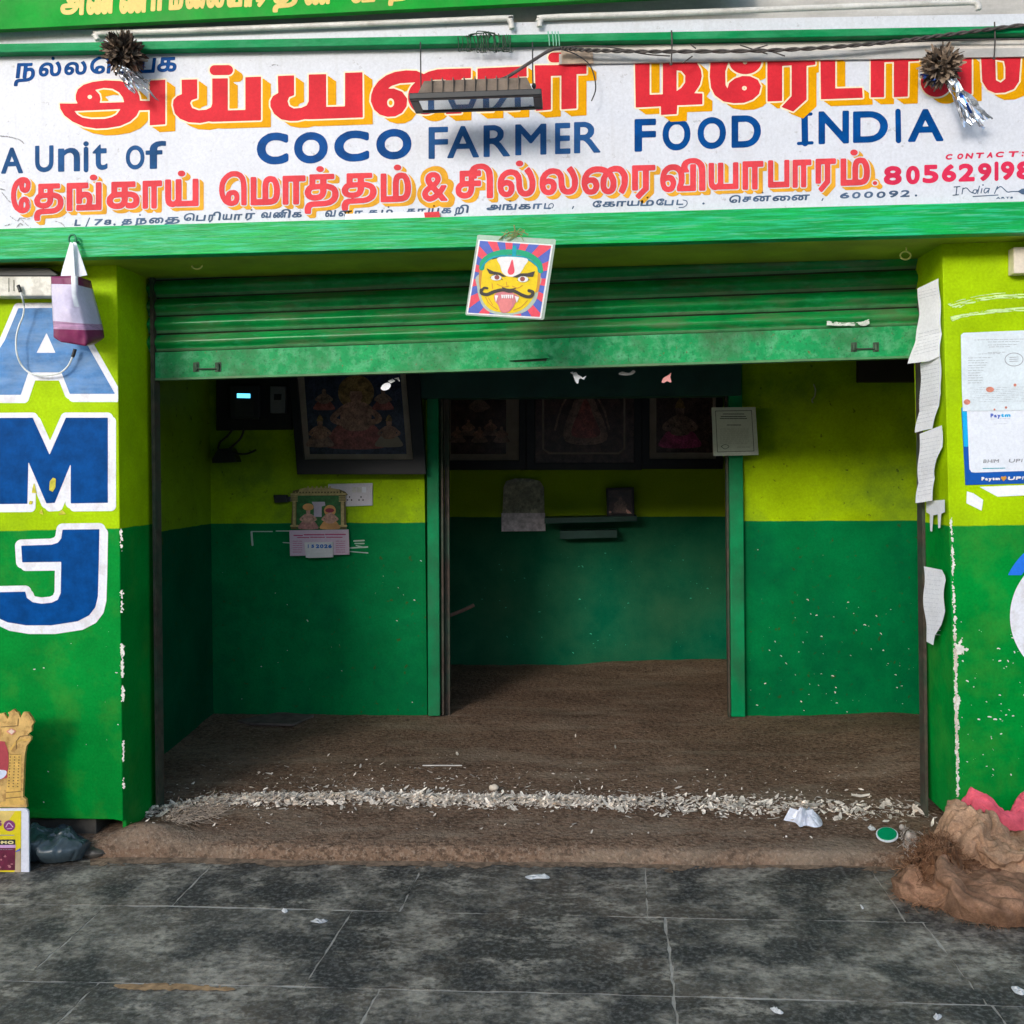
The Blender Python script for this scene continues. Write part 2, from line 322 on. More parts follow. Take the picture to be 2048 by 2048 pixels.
 'B': (0.075, 0, 0.543, 0.682, [[0,0,57,1,67,2,75,5,81,8,85,12,90,20,91,24,89,33,86,37,78,43,72,45,59,48,72,54,74,56,78,61,79,68,79,72,74,80,70,84,64,87,57,89,48,90,0,91], [19,79,43,79,52,77,55,75,59,71,60,67,59,63,56,58,49,54,38,52,19,52], [19,40,49,40,60,38,64,36,70,32,71,29,71,24,68,19,66,16,57,13,43,12,19,12]]),
 'C': (0.048, -0.009, 0.663, 0.69, [[90,84,71,89,59,91,44,90,33,88,24,83,16,78,9,71,4,63,1,54,0,44,1,37,3,29,7,22,13,15,21,9,30,4,41,1,54,0,65,1,75,2,87,6,91,8,91,22,78,16,64,12,56,12,47,12,39,14,32,17,26,21,21,26,18,32,16,38,15,45,16,52,18,59,22,65,26,70,32,74,39,77,47,79,60,79,72,77,81,74,90,70]]),
 'D': (0.076, 0, 0.704, 0.682, [[0,0,39,0,50,1,60,4,69,8,77,14,83,21,87,29,90,37,91,46,90,54,88,62,84,69,78,76,71,82,62,87,51,90,38,91,0,91], [14,79,36,79,46,79,54,77,61,73,67,69,71,64,74,58,76,52,76,41,72,30,69,24,63,19,57,15,48,13,37,12,14,12]]),
 'E': (0.075, 0, 0.471, 0.682, [[89,91,0,91,0,0,91,0,91,12,23,12,23,40,87,40,87,52,23,52,23,79,89,79]]),
 'F': (0.076, 0, 0.44, 0.682, [[91,91,0,91,0,0,24,0,24,42,91,42,91,54,24,54,24,79,91,79]]),
 'H': (0.075, 0, 0.653, 0.682, [[91,91,76,91,76,51,15,51,15,91,0,91,0,0,15,0,15,40,76,40,76,0,91,0]]),
 'I': (0.076, 0, 0.174, 0.682, [[91,91,0,91,0,0,91,0]]),
 'J': (-0.062, -0.228, 0.174, 0.682, [[91,91,53,91,53,25,50,15,41,11,33,10,23,9,0,9,7,0,37,0,52,1,65,3,75,6,82,9,87,13,91,22]]),
 'L': (0.074, 0, 0.48, 0.682, [[22,91,0,91,0,0,91,0,91,12,22,12]]),
 'M': (0.073, 0, 0.709, 0.682, [[91,91,78,91,46,54,13,91,0,91,0,0,14,0,14,71,44,36,47,36,77,71,77,0,91,0]]),
 'N': (0.074, 0, 0.706, 0.682, [[91,91,78,91,78,21,11,91,0,91,0,0,13,0,13,70,79,0,91,0]]),
 'O': (0.045, -0.009, 0.778, 0.691, [[0,45,1,37,3,28,7,21,12,14,19,8,26,4,35,1,45,0,55,1,64,4,72,8,79,14,84,21,88,28,90,37,91,45,90,55,88,63,84,71,79,78,72,83,64,87,55,90,45,91,36,90,27,87,19,83,12,77,7,71,3,63,1,55], [13,45,13,53,15,59,18,65,22,70,27,74,32,77,39,79,45,79,52,79,59,77,64,74,69,70,73,65,76,59,78,53,78,45,78,38,76,32,73,26,69,21,64,17,59,14,52,12,45,12,39,12,32,14,27,17,22,21,18,26,15,32,13,38]]),
 'P': (0.07, 0, 0.497, 0.682, [[0,91,0,0,21,0,21,39,54,40,65,41,73,44,80,47,85,51,89,55,91,60,91,70,89,75,85,79,80,83,74,87,66,89,57,90], [21,79,52,79,62,77,65,75,69,70,70,65,70,62,66,57,63,55,55,52,45,51,21,51]]),
 'R': (0.077, 0, 0.604, 0.682, [[0,91,0,0,17,0,17,39,30,39,37,36,41,33,50,25,71,0,91,0,59,36,49,43,53,45,60,49,65,55,67,58,68,66,68,71,66,76,62,80,58,84,52,87,46,89,38,91], [17,80,33,80,42,78,45,76,50,72,51,69,51,63,48,58,46,56,39,52,34,52,17,51]]),
 'S': (0.04, -0.009, 0.426, 0.691, [[85,85,76,87,63,90,49,91,38,91,29,89,20,87,13,85,8,81,3,77,1,72,0,67,3,59,11,53,22,47,59,34,67,29,70,23,68,19,63,15,55,12,43,11,32,12,21,15,10,19,1,24,1,8,11,5,22,2,33,0,46,0,55,0,64,2,72,4,78,7,84,10,88,14,90,19,91,24,88,33,80,41,69,46,32,59,24,63,21,69,23,73,29,77,37,79,47,80,55,79,65,78,74,75,85,70]]),
 'T': (0.017, 0, 0.587, 0.682, [[91,91,0,91,0,79,38,79,38,0,53,0,53,79,91,79]]),
 'U': (0.061, -0.009, 0.648, 0.682, [[91,91,76,91,76,33,74,25,69,19,62,15,56,13,49,12,41,12,35,13,29,15,24,18,20,21,17,26,15,34,15,91,0,91,0,35,1,27,4,19,8,13,14,8,20,5,28,2,36,1,44,0,55,1,65,3,73,6,79,10,84,15,88,22,90,29,91,36]]),
 'Y': (0, 0, 0.604, 0.682, [[45,60,18,91,0,91,38,48,38,0,53,0,53,48,91,91,73,91]]),
 'a': (0.026, -0.009, 0.411, 0.458, [[91,17,81,13,78,13,76,14,75,69,73,75,69,80,59,87,52,89,37,91,22,89,13,86,2,79,2,60,14,69,27,74,36,75,44,74,50,71,52,69,55,63,55,55,17,43,7,36,3,32,1,27,0,21,0,17,4,10,11,4,20,0,30,0,37,1,48,5,55,9,57,5,60,2,65,0,73,0,80,1,91,7], [55,19,46,14,39,12,30,13,24,17,22,22,22,28,27,34,36,39,55,45]]),
 'e': (0.041, -0.008, 0.446, 0.458, [[89,27,76,21,67,18,58,17,47,17,36,20,31,23,24,31,20,43,91,43,90,54,88,64,84,72,79,79,73,84,65,88,57,90,47,91,37,90,28,88,20,84,13,79,8,72,3,65,1,56,0,46,1,38,3,29,7,21,13,14,20,8,28,4,38,1,55,0,71,2,89,10], [20,54,24,64,29,70,37,75,42,76,53,76,57,74,64,70,69,63,71,54]]),
 'f': (0.009, 0, 0.296, 0.691, [[91,90,74,91,60,90,48,89,34,83,27,79,23,74,20,68,20,59,0,59,0,49,20,49,20,0,48,0,48,49,74,49,74,59,48,59,50,71,55,75,64,78,78,79,91,78]]),
 'h': (0.061, 0, 0.439, 0.682, [[21,91,0,91,0,0,21,0,21,43,35,50,42,51,48,52,53,51,61,49,66,46,68,43,70,37,70,0,91,0,91,37,88,47,81,55,75,58,62,61,50,61,41,60,33,57,21,52]]),
 'i': (0.057, 0, 0.163, 0.638, [[83,64,7,64,7,0,83,0], [91,83,87,86,78,89,63,90,46,91,28,90,13,89,4,86,0,83,4,81,13,78,28,76,46,76,63,76,78,78,87,81]]),
 'm': (0.059, 0, 0.712, 0.458, [[0,89,0,0,12,0,12,65,20,74,26,76,32,75,36,71,38,65,39,55,39,0,52,0,52,65,61,74,64,76,68,76,73,73,76,68,78,60,79,55,79,0,91,0,91,64,88,76,82,85,75,90,70,91,64,90,56,84,49,75,44,85,36,90,31,91,24,89,17,83,12,77,12,89]]),
 'n': (0.061, 0, 0.439, 0.458, [[21,89,0,89,0,0,21,0,21,64,35,74,42,76,48,77,53,77,61,73,66,68,68,64,70,55,70,0,91,0,91,55,88,71,80,82,69,89,54,91,45,90,33,86,21,77]]),
 'o': (0.036, -0.009, 0.516, 0.458, [[45,91,36,90,27,88,20,84,13,78,8,72,3,64,1,56,0,46,1,37,3,28,7,20,13,13,19,8,27,3,35,1,45,0,55,1,64,3,72,7,78,13,84,20,88,27,90,36,91,46,90,56,88,64,83,72,78,78,71,84,63,88,55,90], [45,75,56,73,66,67,72,58,74,46,72,33,66,24,57,18,45,16,34,18,25,24,19,34,17,46,19,58,25,67,34,73]]),
 'p': (0.057, -0.23, 0.464, 0.449, [[20,32,30,30,40,30,51,30,61,32,69,35,77,38,83,43,87,48,90,54,91,60,90,67,87,74,83,79,76,83,68,87,59,89,47,91,0,91,0,0,20,0], [20,80,38,80,52,79,58,77,66,72,70,65,70,56,68,52,62,46,52,42,45,41,34,41,20,43]]),
 'r': (0.069, 0, 0.397, 0.457, [[0,89,0,0,25,0,25,52,27,58,33,66,43,72,55,74,66,72,78,65,91,81,80,87,72,90,65,91,57,91,48,88,39,83,25,69,25,89]]),
 't': (0, -0.008, 0.332, 0.542, [[46,91,0,64,0,62,21,62,21,23,24,14,31,7,37,4,52,0,65,0,80,2,91,5,91,19,77,14,63,13,55,14,48,19,46,24,46,62,85,62,85,76,46,76]]),
 'y': (0, -0.23, 0.438, 0.449, [[91,91,70,91,46,57,21,91,0,91,36,44,4,0,25,0]]),
 '0': (0.03, -0.009, 0.47, 0.691, [[91,45,90,55,88,64,84,72,78,78,72,84,64,88,55,90,45,91,36,90,27,88,19,84,13,78,7,72,3,64,1,55,0,45,1,36,3,27,7,19,13,13,19,7,27,3,36,1,45,0,55,1,64,3,72,7,78,13,84,19,88,27,90,36], [71,45,69,32,64,21,60,17,56,14,51,13,45,12,40,13,35,14,31,17,27,21,22,32,20,45,22,59,27,70,31,74,35,77,40,78,45,79,51,78,56,77,60,74,64,70,69,59]]),
 '1': (0.202, 0, 0.3, 0.682, [[91,91,0,91,0,0,91,0]]),
 '2': (0.034, 0, 0.466, 0.691, [[91,12,36,12,64,35,75,47,80,58,80,69,77,74,74,79,68,83,62,86,55,89,46,90,37,91,24,90,16,88,3,82,3,66,11,72,24,77,32,78,40,78,45,77,53,74,58,68,60,65,59,56,56,50,45,37,26,21,0,1,0,0,91,0]]),
 '3': (0.064, -0.008, 0.424, 0.691, [[4,75,20,78,34,79,46,78,51,77,59,73,63,69,63,63,61,60,55,56,50,55,37,53,29,53,29,41,45,40,57,37,64,32,66,26,66,23,62,18,55,14,44,12,34,12,24,13,10,16,0,19,0,5,19,1,32,0,48,0,59,2,68,4,76,7,82,11,87,16,90,21,91,27,90,34,85,40,77,45,66,48,76,52,83,56,88,64,87,73,85,77,80,81,74,85,67,87,58,89,48,91,33,91,16,90,4,87]]),
 '4': (0.011, 0, 0.471, 0.691, [[77,91,68,91,0,35,0,29,57,29,57,0,77,0,77,29,91,29,91,41,77,41], [57,67,57,41,26,41]]),
 '5': (0.05, -0.009, 0.438, 0.682, [[83,91,12,91,12,44,24,45,36,45,45,44,53,42,60,40,64,36,67,33,68,28,67,25,62,19,53,15,42,13,31,12,22,13,13,15,0,19,0,6,15,2,24,1,39,0,50,1,60,2,69,5,76,8,82,12,87,17,90,23,91,29,90,35,87,40,82,45,75,49,67,53,57,55,46,57,33,57,33,79,83,79]]),
 '6': (0.044, -0.009, 0.465, 0.691, [[59,91,45,85,34,78,24,71,15,64,9,56,4,48,1,40,0,31,1,25,3,19,8,13,13,9,20,5,28,2,37,1,48,0,56,1,64,2,72,5,78,8,83,12,88,16,90,21,91,27,90,32,88,37,84,41,79,45,73,48,66,50,58,52,46,52,37,51,27,49,33,58,44,67,57,75,72,81], [22,36,36,40,45,40,55,39,59,38,66,34,69,29,70,27,68,21,66,18,60,14,51,12,41,13,30,16,23,22,21,26,21,30]]),
 '7': (0.049, -0.009, 0.49, 0.682, [[91,91,0,91,0,79,61,79,9,5,27,0]]),
 '8': (0.034, -0.009, 0.468, 0.691, [[91,25,90,32,86,38,80,43,71,46,79,51,85,55,88,60,89,65,88,71,86,75,82,80,77,84,71,87,64,89,56,90,47,91,38,91,29,89,22,87,16,84,10,80,6,76,4,71,3,66,4,60,8,55,13,50,20,46,11,42,5,37,0,29,1,20,3,15,7,11,13,7,20,4,28,2,36,1,46,0,55,0,64,2,71,4,78,7,83,11,88,15,90,20], [68,66,67,60,62,56,55,53,46,52,37,53,30,56,25,61,24,66,25,71,30,75,37,78,46,79,55,78,62,75,67,71], [70,26,69,21,64,16,56,13,45,12,35,13,27,16,22,20,20,26,22,32,27,36,35,39,46,40,56,39,64,36,69,32]]),
 '9': (0.036, -0.009, 0.461, 0.691, [[32,0,45,5,56,12,66,18,75,26,81,34,87,42,90,50,91,59,90,65,88,72,83,77,78,82,71,86,63,89,54,90,45,91,35,90,26,89,19,86,12,83,7,79,3,74,1,70,0,65,1,59,3,55,7,50,12,46,18,43,25,41,33,39,44,39,56,40,64,43,59,34,49,25,36,17,19,9], [21,65,23,71,25,73,31,77,40,79,50,79,59,76,65,72,67,69,69,63,68,56,59,53,51,51,46,51,36,52,32,53,25,57,21,62]]),
 '&': (0.028, -0.008, 0.62, 0.666, [[72,47,67,39,61,32,46,47,55,53,60,59,64,65,65,71,63,79,58,86,50,90,45,91,34,91,29,90,24,88,17,83,13,75,13,67,15,61,20,53,25,49,15,43,7,37,2,30,0,22,1,17,5,9,12,4,21,0,30,0,42,3,50,7,60,14,72,1,91,1,70,23,80,35,87,47], [50,23,39,15,31,12,23,13,18,16,15,22,15,24,18,29,22,33,33,40], [28,71,29,75,31,78,35,80,39,80,44,79,48,77,50,74,51,71,50,67,48,64,44,60,37,56,31,63,29,67]]),
 '/': (0.008, -0.009, 0.274, 0.691, [[0,0,24,0,91,91,67,91]]),
 ',': (0.047, -0.118, 0.176, 0.122, [[8,0,45,9,71,22,86,38,91,55,83,76,62,89,32,91,17,88,6,82,0,74,2,61,14,52,34,49,36,38,28,20,8,7]]),
 '.': (0.049, -0.009, 0.169, 0.111, [[45,91,28,87,13,78,4,63,0,45,4,28,13,13,28,4,45,0,63,4,78,13,87,28,91,45,87,63,78,78,63,87]]),
 ':': (0.049, -0.009, 0.169, 0.458, [[45,91,28,90,13,88,4,84,0,79,4,75,13,71,28,69,45,68,63,69,78,71,87,75,91,79,87,84,78,88,63,90], [45,23,28,22,13,20,4,16,0,12,4,7,13,3,28,1,45,0,63,1,78,3,87,7,91,12,87,16,78,20,63,22]]),
}

# ------------------------------------------------------------------ painted shapes: distance fields -> flat meshes
def sd_contours(cs, X, Y):
    wind = np.zeros(X.shape, int); dist = np.full(X.shape, 1e9)
    for P in cs:
        P = np.asarray(P, float)
        for (ax, ay), (bx, by) in zip(P, np.roll(P, -1, 0)):
            ex, ey = bx - ax, by - ay
            L2 = ex * ex + ey * ey + 1e-12
            t = np.clip(((X - ax) * ex + (Y - ay) * ey) / L2, 0, 1)
            dist = np.minimum(dist, (X - ax - t * ex) ** 2 + (Y - ay - t * ey) ** 2)
            up = (ay <= Y) & (by > Y); dn = (ay > Y) & (by <= Y)
            cr = ex * (Y - ay) - ey * (X - ax)
            wind += (up & (cr > 0)).astype(int) - (dn & (cr < 0)).astype(int)
    return np.where(wind != 0, 1, -1) * np.sqrt(dist)

def sd_stroke(P, w, X, Y):
    dist = np.full(X.shape, 1e9)
    for (ax, ay), (bx, by) in zip(P[:-1], P[1:]):
        ex, ey = bx - ax, by - ay
        L2 = ex * ex + ey * ey + 1e-12
        t = np.clip(((X - ax) * ex + (Y - ay) * ey) / L2, 0, 1)
        dist = np.minimum(dist, (X - ax - t * ex) ** 2 + (Y - ay - t * ey) ** 2)
    return w / 2 - np.sqrt(dist)

class Field:
    def __init__(s, x0, y0, x1, y1, res=1.25):
        s.x0, s.y0, s.res = x0, y0, res
        s.W = int((x1 - x0) / res) + 1; s.H = int((y1 - y0) / res) + 1
        s.F = np.full((s.H, s.W), -1e3)
    def _win(s, pts, pad):
        a = np.min(pts, 0) - pad; b = np.max(pts, 0) + pad
        i0 = max(0, int((a[0] - s.x0) / s.res)); i1 = min(s.W, int((b[0] - s.x0) / s.res) + 2)
        j0 = max(0, int((a[1] - s.y0) / s.res)); j1 = min(s.H, int((b[1] - s.y0) / s.res) + 2)
        if i1 <= i0 or j1 <= j0: return None
        X, Y = np.meshgrid(s.x0 + np.arange(i0, i1) * s.res, s.y0 + np.arange(j0, j1) * s.res)
        return slice(j0, j1), slice(i0, i1), X, Y
    def put(s, fn, pts, sub=False, pad=8):
        w = s._win(pts, pad)
        if w is None: return
        a, b, X, Y = w
        d = fn(X, Y)
        s.F[a, b] = np.minimum(s.F[a, b], -d) if sub else np.maximum(s.F[a, b], d)
    def poly(s, pts, off=.6, smooth=False, sub=False, pad=8):
        P = smooth_path(pts, 6, True) if smooth else np.asarray(pts, float)
        s.put(lambda X, Y: sd_contours([P], X, Y) + off, P, sub, pad + off)
    def stroke(s, pts, w, smooth=True, sub=False):
        P = smooth_path(pts, 6) if smooth and len(pts) > 2 else np.asarray(pts, float)
        s.put(lambda X, Y: sd_stroke(P, w, X, Y), P, sub, w / 2 + 6)
    def ell(s, cx, cy, rx, ry, sub=False, off=0.0):
        pts = np.array([[cx - rx, cy - ry], [cx + rx, cy + ry]])
        m = min(rx, ry)
        s.put(lambda X, Y: (1 - np.sqrt(((X - cx) / rx) ** 2 + ((Y - cy) / ry) ** 2)) * m + off, pts, sub, 6)
    def glyph(s, ch, x0, y0, x1, y1, off=1.0, slant=0.0, skew=-.028):
        g = GLYPHS[ch]; cs = []
        for e in g[4]:
            q = np.array(e, float) / 91
            u, v = q[0::2], q[1::2]
            x = x0 + off + u * (x1 - x0 - 2 * off); y = y1 - off - v * (y1 - y0 - 2 * off)
            x = x + slant * (y1 - y); y = y + skew * (x - (x0 + x1) / 2)
            cs.append(np.stack([x, y], 1))
        s.put(lambda X, Y: sd_contours(cs, X, Y) + off, np.vstack(cs), False, 10 + off)
    def text(s, t, x0, y0, x1, y1, off=.6, slant=0.0, skew=-.028):     # latin words fitted to a box (y0 = cap line, y1 = base line)
        adv = []; x = 0
        for ch in t:
            if ch == ' ': adv.append(None); x += .3; continue
            g = GLYPHS[ch]; adv.append((x, g)); x += g[2] - g[0] + .09
        k = (x1 - x0) / (x - .09); ky = (y1 - y0) / .68
        for ch, a in zip(t, adv):
            if a is None: continue
            xx, g = a
            dy = skew * ((x0 + xx * k) - x0)
            s.glyph(ch, x0 + xx * k, y1 - g[3] * ky + dy, x0 + (xx + g[2] - g[0]) * k, y1 - g[1] * ky + dy, off, slant, skew)
    def shifted(s, dx, dy):
        n = int(round(dx / s.res)); m = int(round(dy / s.res))
        out = np.full_like(s.F, -1e3)
        H, W = s.F.shape
        out[max(0, m):H + min(0, m), max(0, n):W + min(0, n)] = s.F[max(0, -m):H - max(0, m), max(0, -n):W - max(0, n)]
        return out
    def march(s, mb, Y, F=None, mi=0, plane=None):
        F = s.F if F is None else F
        F = F.copy(); F[0, :] = F[-1, :] = -1; F[:, 0] = F[:, -1] = -1
        ins = F > 0
        c4 = ins[:-1, :-1].astype(int) + ins[:-1, 1:] + ins[1:, 1:] + ins[1:, :-1]
        pts = []; faces = []
        full = c4 == 4
        for r in range(full.shape[0]):
            row = np.concatenate([[0], full[r].astype(int), [0]]); d = np.diff(row)
            for a, b in zip(np.where(d == 1)[0], np.where(d == -1)[0]):
                k = len(pts); pts += [(a, r), (b, r), (b, r + 1), (a, r + 1)]; faces.append((k + 3, k + 2, k + 1, k))
        for r, c in zip(*np.where((c4 > 0) & (c4 < 4))):
            cor = [(c, r, F[r, c]), (c + 1, r, F[r, c + 1]), (c + 1, r + 1, F[r + 1, c + 1]), (c, r + 1, F[r + 1, c])]
            poly = []
            for (ax, ay, av), (bx, by, bv) in zip(cor, cor[1:] + cor[:1]):
                if av > 0: poly.append((ax, ay))
                if (av > 0) != (bv > 0):
                    t = av / (av - bv); t = min(max(t, .02), .98)
                    poly.append((ax + (bx - ax) * t, ay + (by - ay) * t))
            if len(poly) >= 3:
                k = len(pts); pts += poly; faces.append(tuple(range(k, k + len(poly)))[::-1])
        if not pts: return
        A = np.array(pts, float) * s.res + np.array([s.x0, s.y0])
        V = plane(A[:, 0], A[:, 1]) if plane else U(A[:, 0], A[:, 1], Y)
        mb.add(V, faces, mi)

def paint(name, mats, parent, Y, layers, box, res=1.25, step=.0008, plane=None, **kw):
    """layers: list of functions f(Field); each gets its own material and lies a hair in front of the one before"""
    mb = MB()
    for i, fn in enumerate(layers):
        f = Field(*box, res); fn(f)
        if plane is None: f.march(mb, Y - step * i, mi=i)
        else: f.march(mb, 0, mi=i, plane=lambda a, b, i=i: plane(a, b, step * i))
    return mb.build(name, mats, parent, **kw)
# ------------------------------------------------------------------ palette
LIME = (.36, .55, .002); GREEN = (.0, .235, .030)
M_green_frame = mat('frame_green_paint', (.0, .37, .066), .42, spec=.2, var=.25, scale=5, dirt=[dict(c=(.02, .50, .25), amt=.75, scale=16, sharp=.07, mid=.54, st=(.3, 1, 6)), dict(c=(.22, .62, .42), amt=.35, scale=30, sharp=.05, mid=.60, st=(.25, 1, 5)), dict(c=(.0, .20, .05), amt=.5, scale=24, sharp=.06, mid=.58, st=(.25, 1, 6))], dirt_amt=.4, dirt_scale=9,
                    dirt_stretch=(.35, 1, 5), dirt_sharp=.16, bump=.0022, bscale=55, stretch=(.35, 1, 2.2))  # pale mint streaks: glitter off the rough paint, put into the colour
M_bar_green = mat('bar_green_paint', (.0, .23, .07), .5, spec=.1, var=.2, scale=6, dirt=(.10, .42, .22), dirt_amt=.35, dirt_scale=14, dirt_stretch=(.5, 1, 2), bump=.001, bscale=70)
M_banner = mat('banner_green', (.004, .30, .03), .55, spec=.08, var=.15, scale=5, dirt=(.16, .25, .10), dirt_amt=.35, dirt_scale=2.2)
M_white_panel = mat('sign_white', (.66, .67, .73), .5, spec=.2, var=.035, scale=3, dirt=[dict(c=(.45, .43, .42), amt=.22, scale=5.0, sharp=.10, mid=.68),
                    dict(c=(.42, .40, .38), amt=.12, scale=6.0, sharp=.05, mid=.60, st=(5, 1, .35)), dict(c=(.28, .26, .26), amt=.45, scale=34.0, sharp=.03, mid=.66)])
M_red = mat('letter_red', (.64, .026, .040), .45, spec=.05, var=.10, scale=9)
M_red2 = mat('letter_red_faded', (.70, .062, .075), .5, spec=.05, var=.12, scale=9)
M_orange = mat('letter_orange', (.74, .34, .0), .45, spec=.05, var=.08, scale=9)
M_orange2 = mat('letter_orange_pale', (.72, .35, .03), .5, spec=.05, var=.15, scale=12)
M_cream = mat('letter_cream', (.86, .74, .52), .5, var=.05)
M_blue = mat('letter_blue', (.0, .058, .235), .45, spec=.05, var=.22, scale=14)
M_blue2 = mat('letter_blue_faded', (.018, .075, .20), .55, spec=.05, var=.28, scale=10)
M_greyblue = mat('letter_grey_blue', (.075, .12, .20), .6, spec=.05, var=.3, scale=14)
M_yellow = mat('letter_yellow', (.70, .50, .12), .5, var=.08)
M_fascia = mat('fascia_plaster', (.62, .60, .57), .7, var=.10, scale=4, dirt=(.16, .14, .12), dirt_amt=.55, dirt_scale=3.5, dirt_stretch=(.4, 1, 3), dirt_sharp=.15)
M_whitetube = mat('tube_white', (.72, .70, .67), .4, var=.08, dirt=(.25, .22, .18), dirt_amt=.5, dirt_scale=9)
M_strip = mat('strip_grey', (.50, .49, .48), .5, var=.10, dirt=(.30, .27, .24), dirt_amt=.5, dirt_scale=4, dirt_stretch=(.5, 1, 2))
M_strip_pale = mat('strip_pale', (.72, .66, .61), .5, var=.10, dirt=(.4, .36, .32), dirt_amt=.5, dirt_scale=5)
M_black = mat('black_plastic', (.018, .02, .024), .45, var=.2)
M_wire = mat('black_wire', (.025, .025, .027), .6, var=.2)
M_rope = mat('dusty_rope', (.085, .075, .07), .9, var=.3, scale=60)
M_string = mat('dark_string', (.045, .075, .05), .9, var=.4, scale=40)

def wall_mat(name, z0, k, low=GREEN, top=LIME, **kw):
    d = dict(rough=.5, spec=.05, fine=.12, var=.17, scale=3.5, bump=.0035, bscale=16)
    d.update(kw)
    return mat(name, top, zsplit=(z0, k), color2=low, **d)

def line_fit(a, b, Y):
    p, q = U(a[0], a[1], Y), U(b[0], b[1], Y)
    k = (q[2] - p[2]) / (q[0] - p[0])
    return p[2] - k * p[0], k

M_pillar_l = wall_mat('left_pillar_paint', *line_fit((0, 1062), (240, 1057), 0.0), dirt=[dict(c=(.16, .30, .03), amt=.15, scale=6, sharp=.1, mid=.6)])
M_pillar_r = wall_mat('right_pillar_paint', *line_fit((1905, 1052), (2048, 1050), 0.0), dirt=[dict(c=(.30, .50, .05), amt=.12, scale=3, sharp=.12, mid=.62)])
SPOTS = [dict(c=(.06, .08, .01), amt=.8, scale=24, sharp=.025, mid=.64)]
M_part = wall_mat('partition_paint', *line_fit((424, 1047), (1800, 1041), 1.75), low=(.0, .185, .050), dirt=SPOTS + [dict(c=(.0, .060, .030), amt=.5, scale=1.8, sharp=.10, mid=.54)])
M_side = wall_mat('side_wall_paint_shaded', *line_fit((424, 1047), (1800, 1041), 1.75), low=(.0, .085, .035), top=(.20, .33, .01), dirt=SPOTS)  # same paint as the partition, darkened so the colour carries the shade
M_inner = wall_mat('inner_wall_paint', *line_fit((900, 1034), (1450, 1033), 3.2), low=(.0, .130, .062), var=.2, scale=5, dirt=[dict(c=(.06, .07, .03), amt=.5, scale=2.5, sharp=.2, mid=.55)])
M_lintel = mat('lintel_lime_paint', (.34, .44, .02), .6, var=.15, scale=5, dirt=(.12, .13, .03), dirt_amt=.35, dirt_scale=4)
M_plaster = mat('bare_plaster', (.62, .52, .43), .9, var=.25, scale=30, bump=.002, bscale=90)
M_fleck = mat('chipped_white', (.72, .70, .62), .8, var=.15, scale=40)
M_plinth = mat('plinth_concrete', (.055, .05, .043), .9, var=.35, scale=8, bump=.003, bscale=40)
M_ceil = mat('ceiling_plaster', (.22, .22, .18), .8, var=.1)
M_post = mat('post_green', (.0, .25, .085), .45, spec=.12, var=.2, scale=8, dirt=(.05, .06, .05), dirt_amt=.5, dirt_scale=5, dirt_stretch=(1, 1, .4))
M_rust = mat('rusty_steel', (.075, .055, .042), .7, metal=.2, var=.35, scale=20, dirt=(.02, .10, .06), dirt_amt=.6, dirt_scale=4)
M_darkgreen = mat('dark_green_sheet', (.008, .055, .04), .5, var=.2)

# ------------------------------------------------------------------ ground: paving slabs, street beyond
M_grout = mat('dusty_joint', (.42, .39, .34), .95, var=.2, scale=25)
M_slab = mat('slate_paving', (.080, .072, .058), .66, spec=.3, var=.35, scale=7, island=.38, rvar=.12,
             dirt=[dict(c=(.20, .150, .108), amt=.5, scale=1.3, sharp=.09, mid=.54), dict(c=(.40, .355, .285), amt=.9, scale=2.6, sharp=.055, mid=.52, st=(.9, 1.2, 1), br=9),
                   dict(c=(.46, .41, .33), amt=.85, scale=7.5, sharp=.04, mid=.54, st=(.8, 1.3, 1), br=5),
                   dict(c=(.030, .029, .027), amt=.9, scale=3.4, sharp=.055, mid=.53), dict(c=(.035, .036, .036), amt=.35, scale=38, sharp=.09, mid=.53),
                   dict(c=(.36, .35, .32), amt=.35, scale=60, sharp=.08, mid=.56)], bump=.003, bscale=45)
M_stain = mat('rust_stain', (.36, .22, .11), .9, var=.4, scale=30)

g = MB(); g.add([(-60, -60, -.02), (60, -60, -.02), (60, .02, -.02), (-60, .02, -.02)], [(0, 1, 2, 3)])
g.build('street', mat('street_concrete', (.24, .23, .21), .9, var=.2), kind='structure')
g = MB(); g.add([(-12, -9, -.0018), (12, -9, -.0018), (12, .1, -.0018), (-12, .1, -.0018)], [(0, 1, 2, 3)])
g.build('pavement_bed', M_grout, kind='structure')

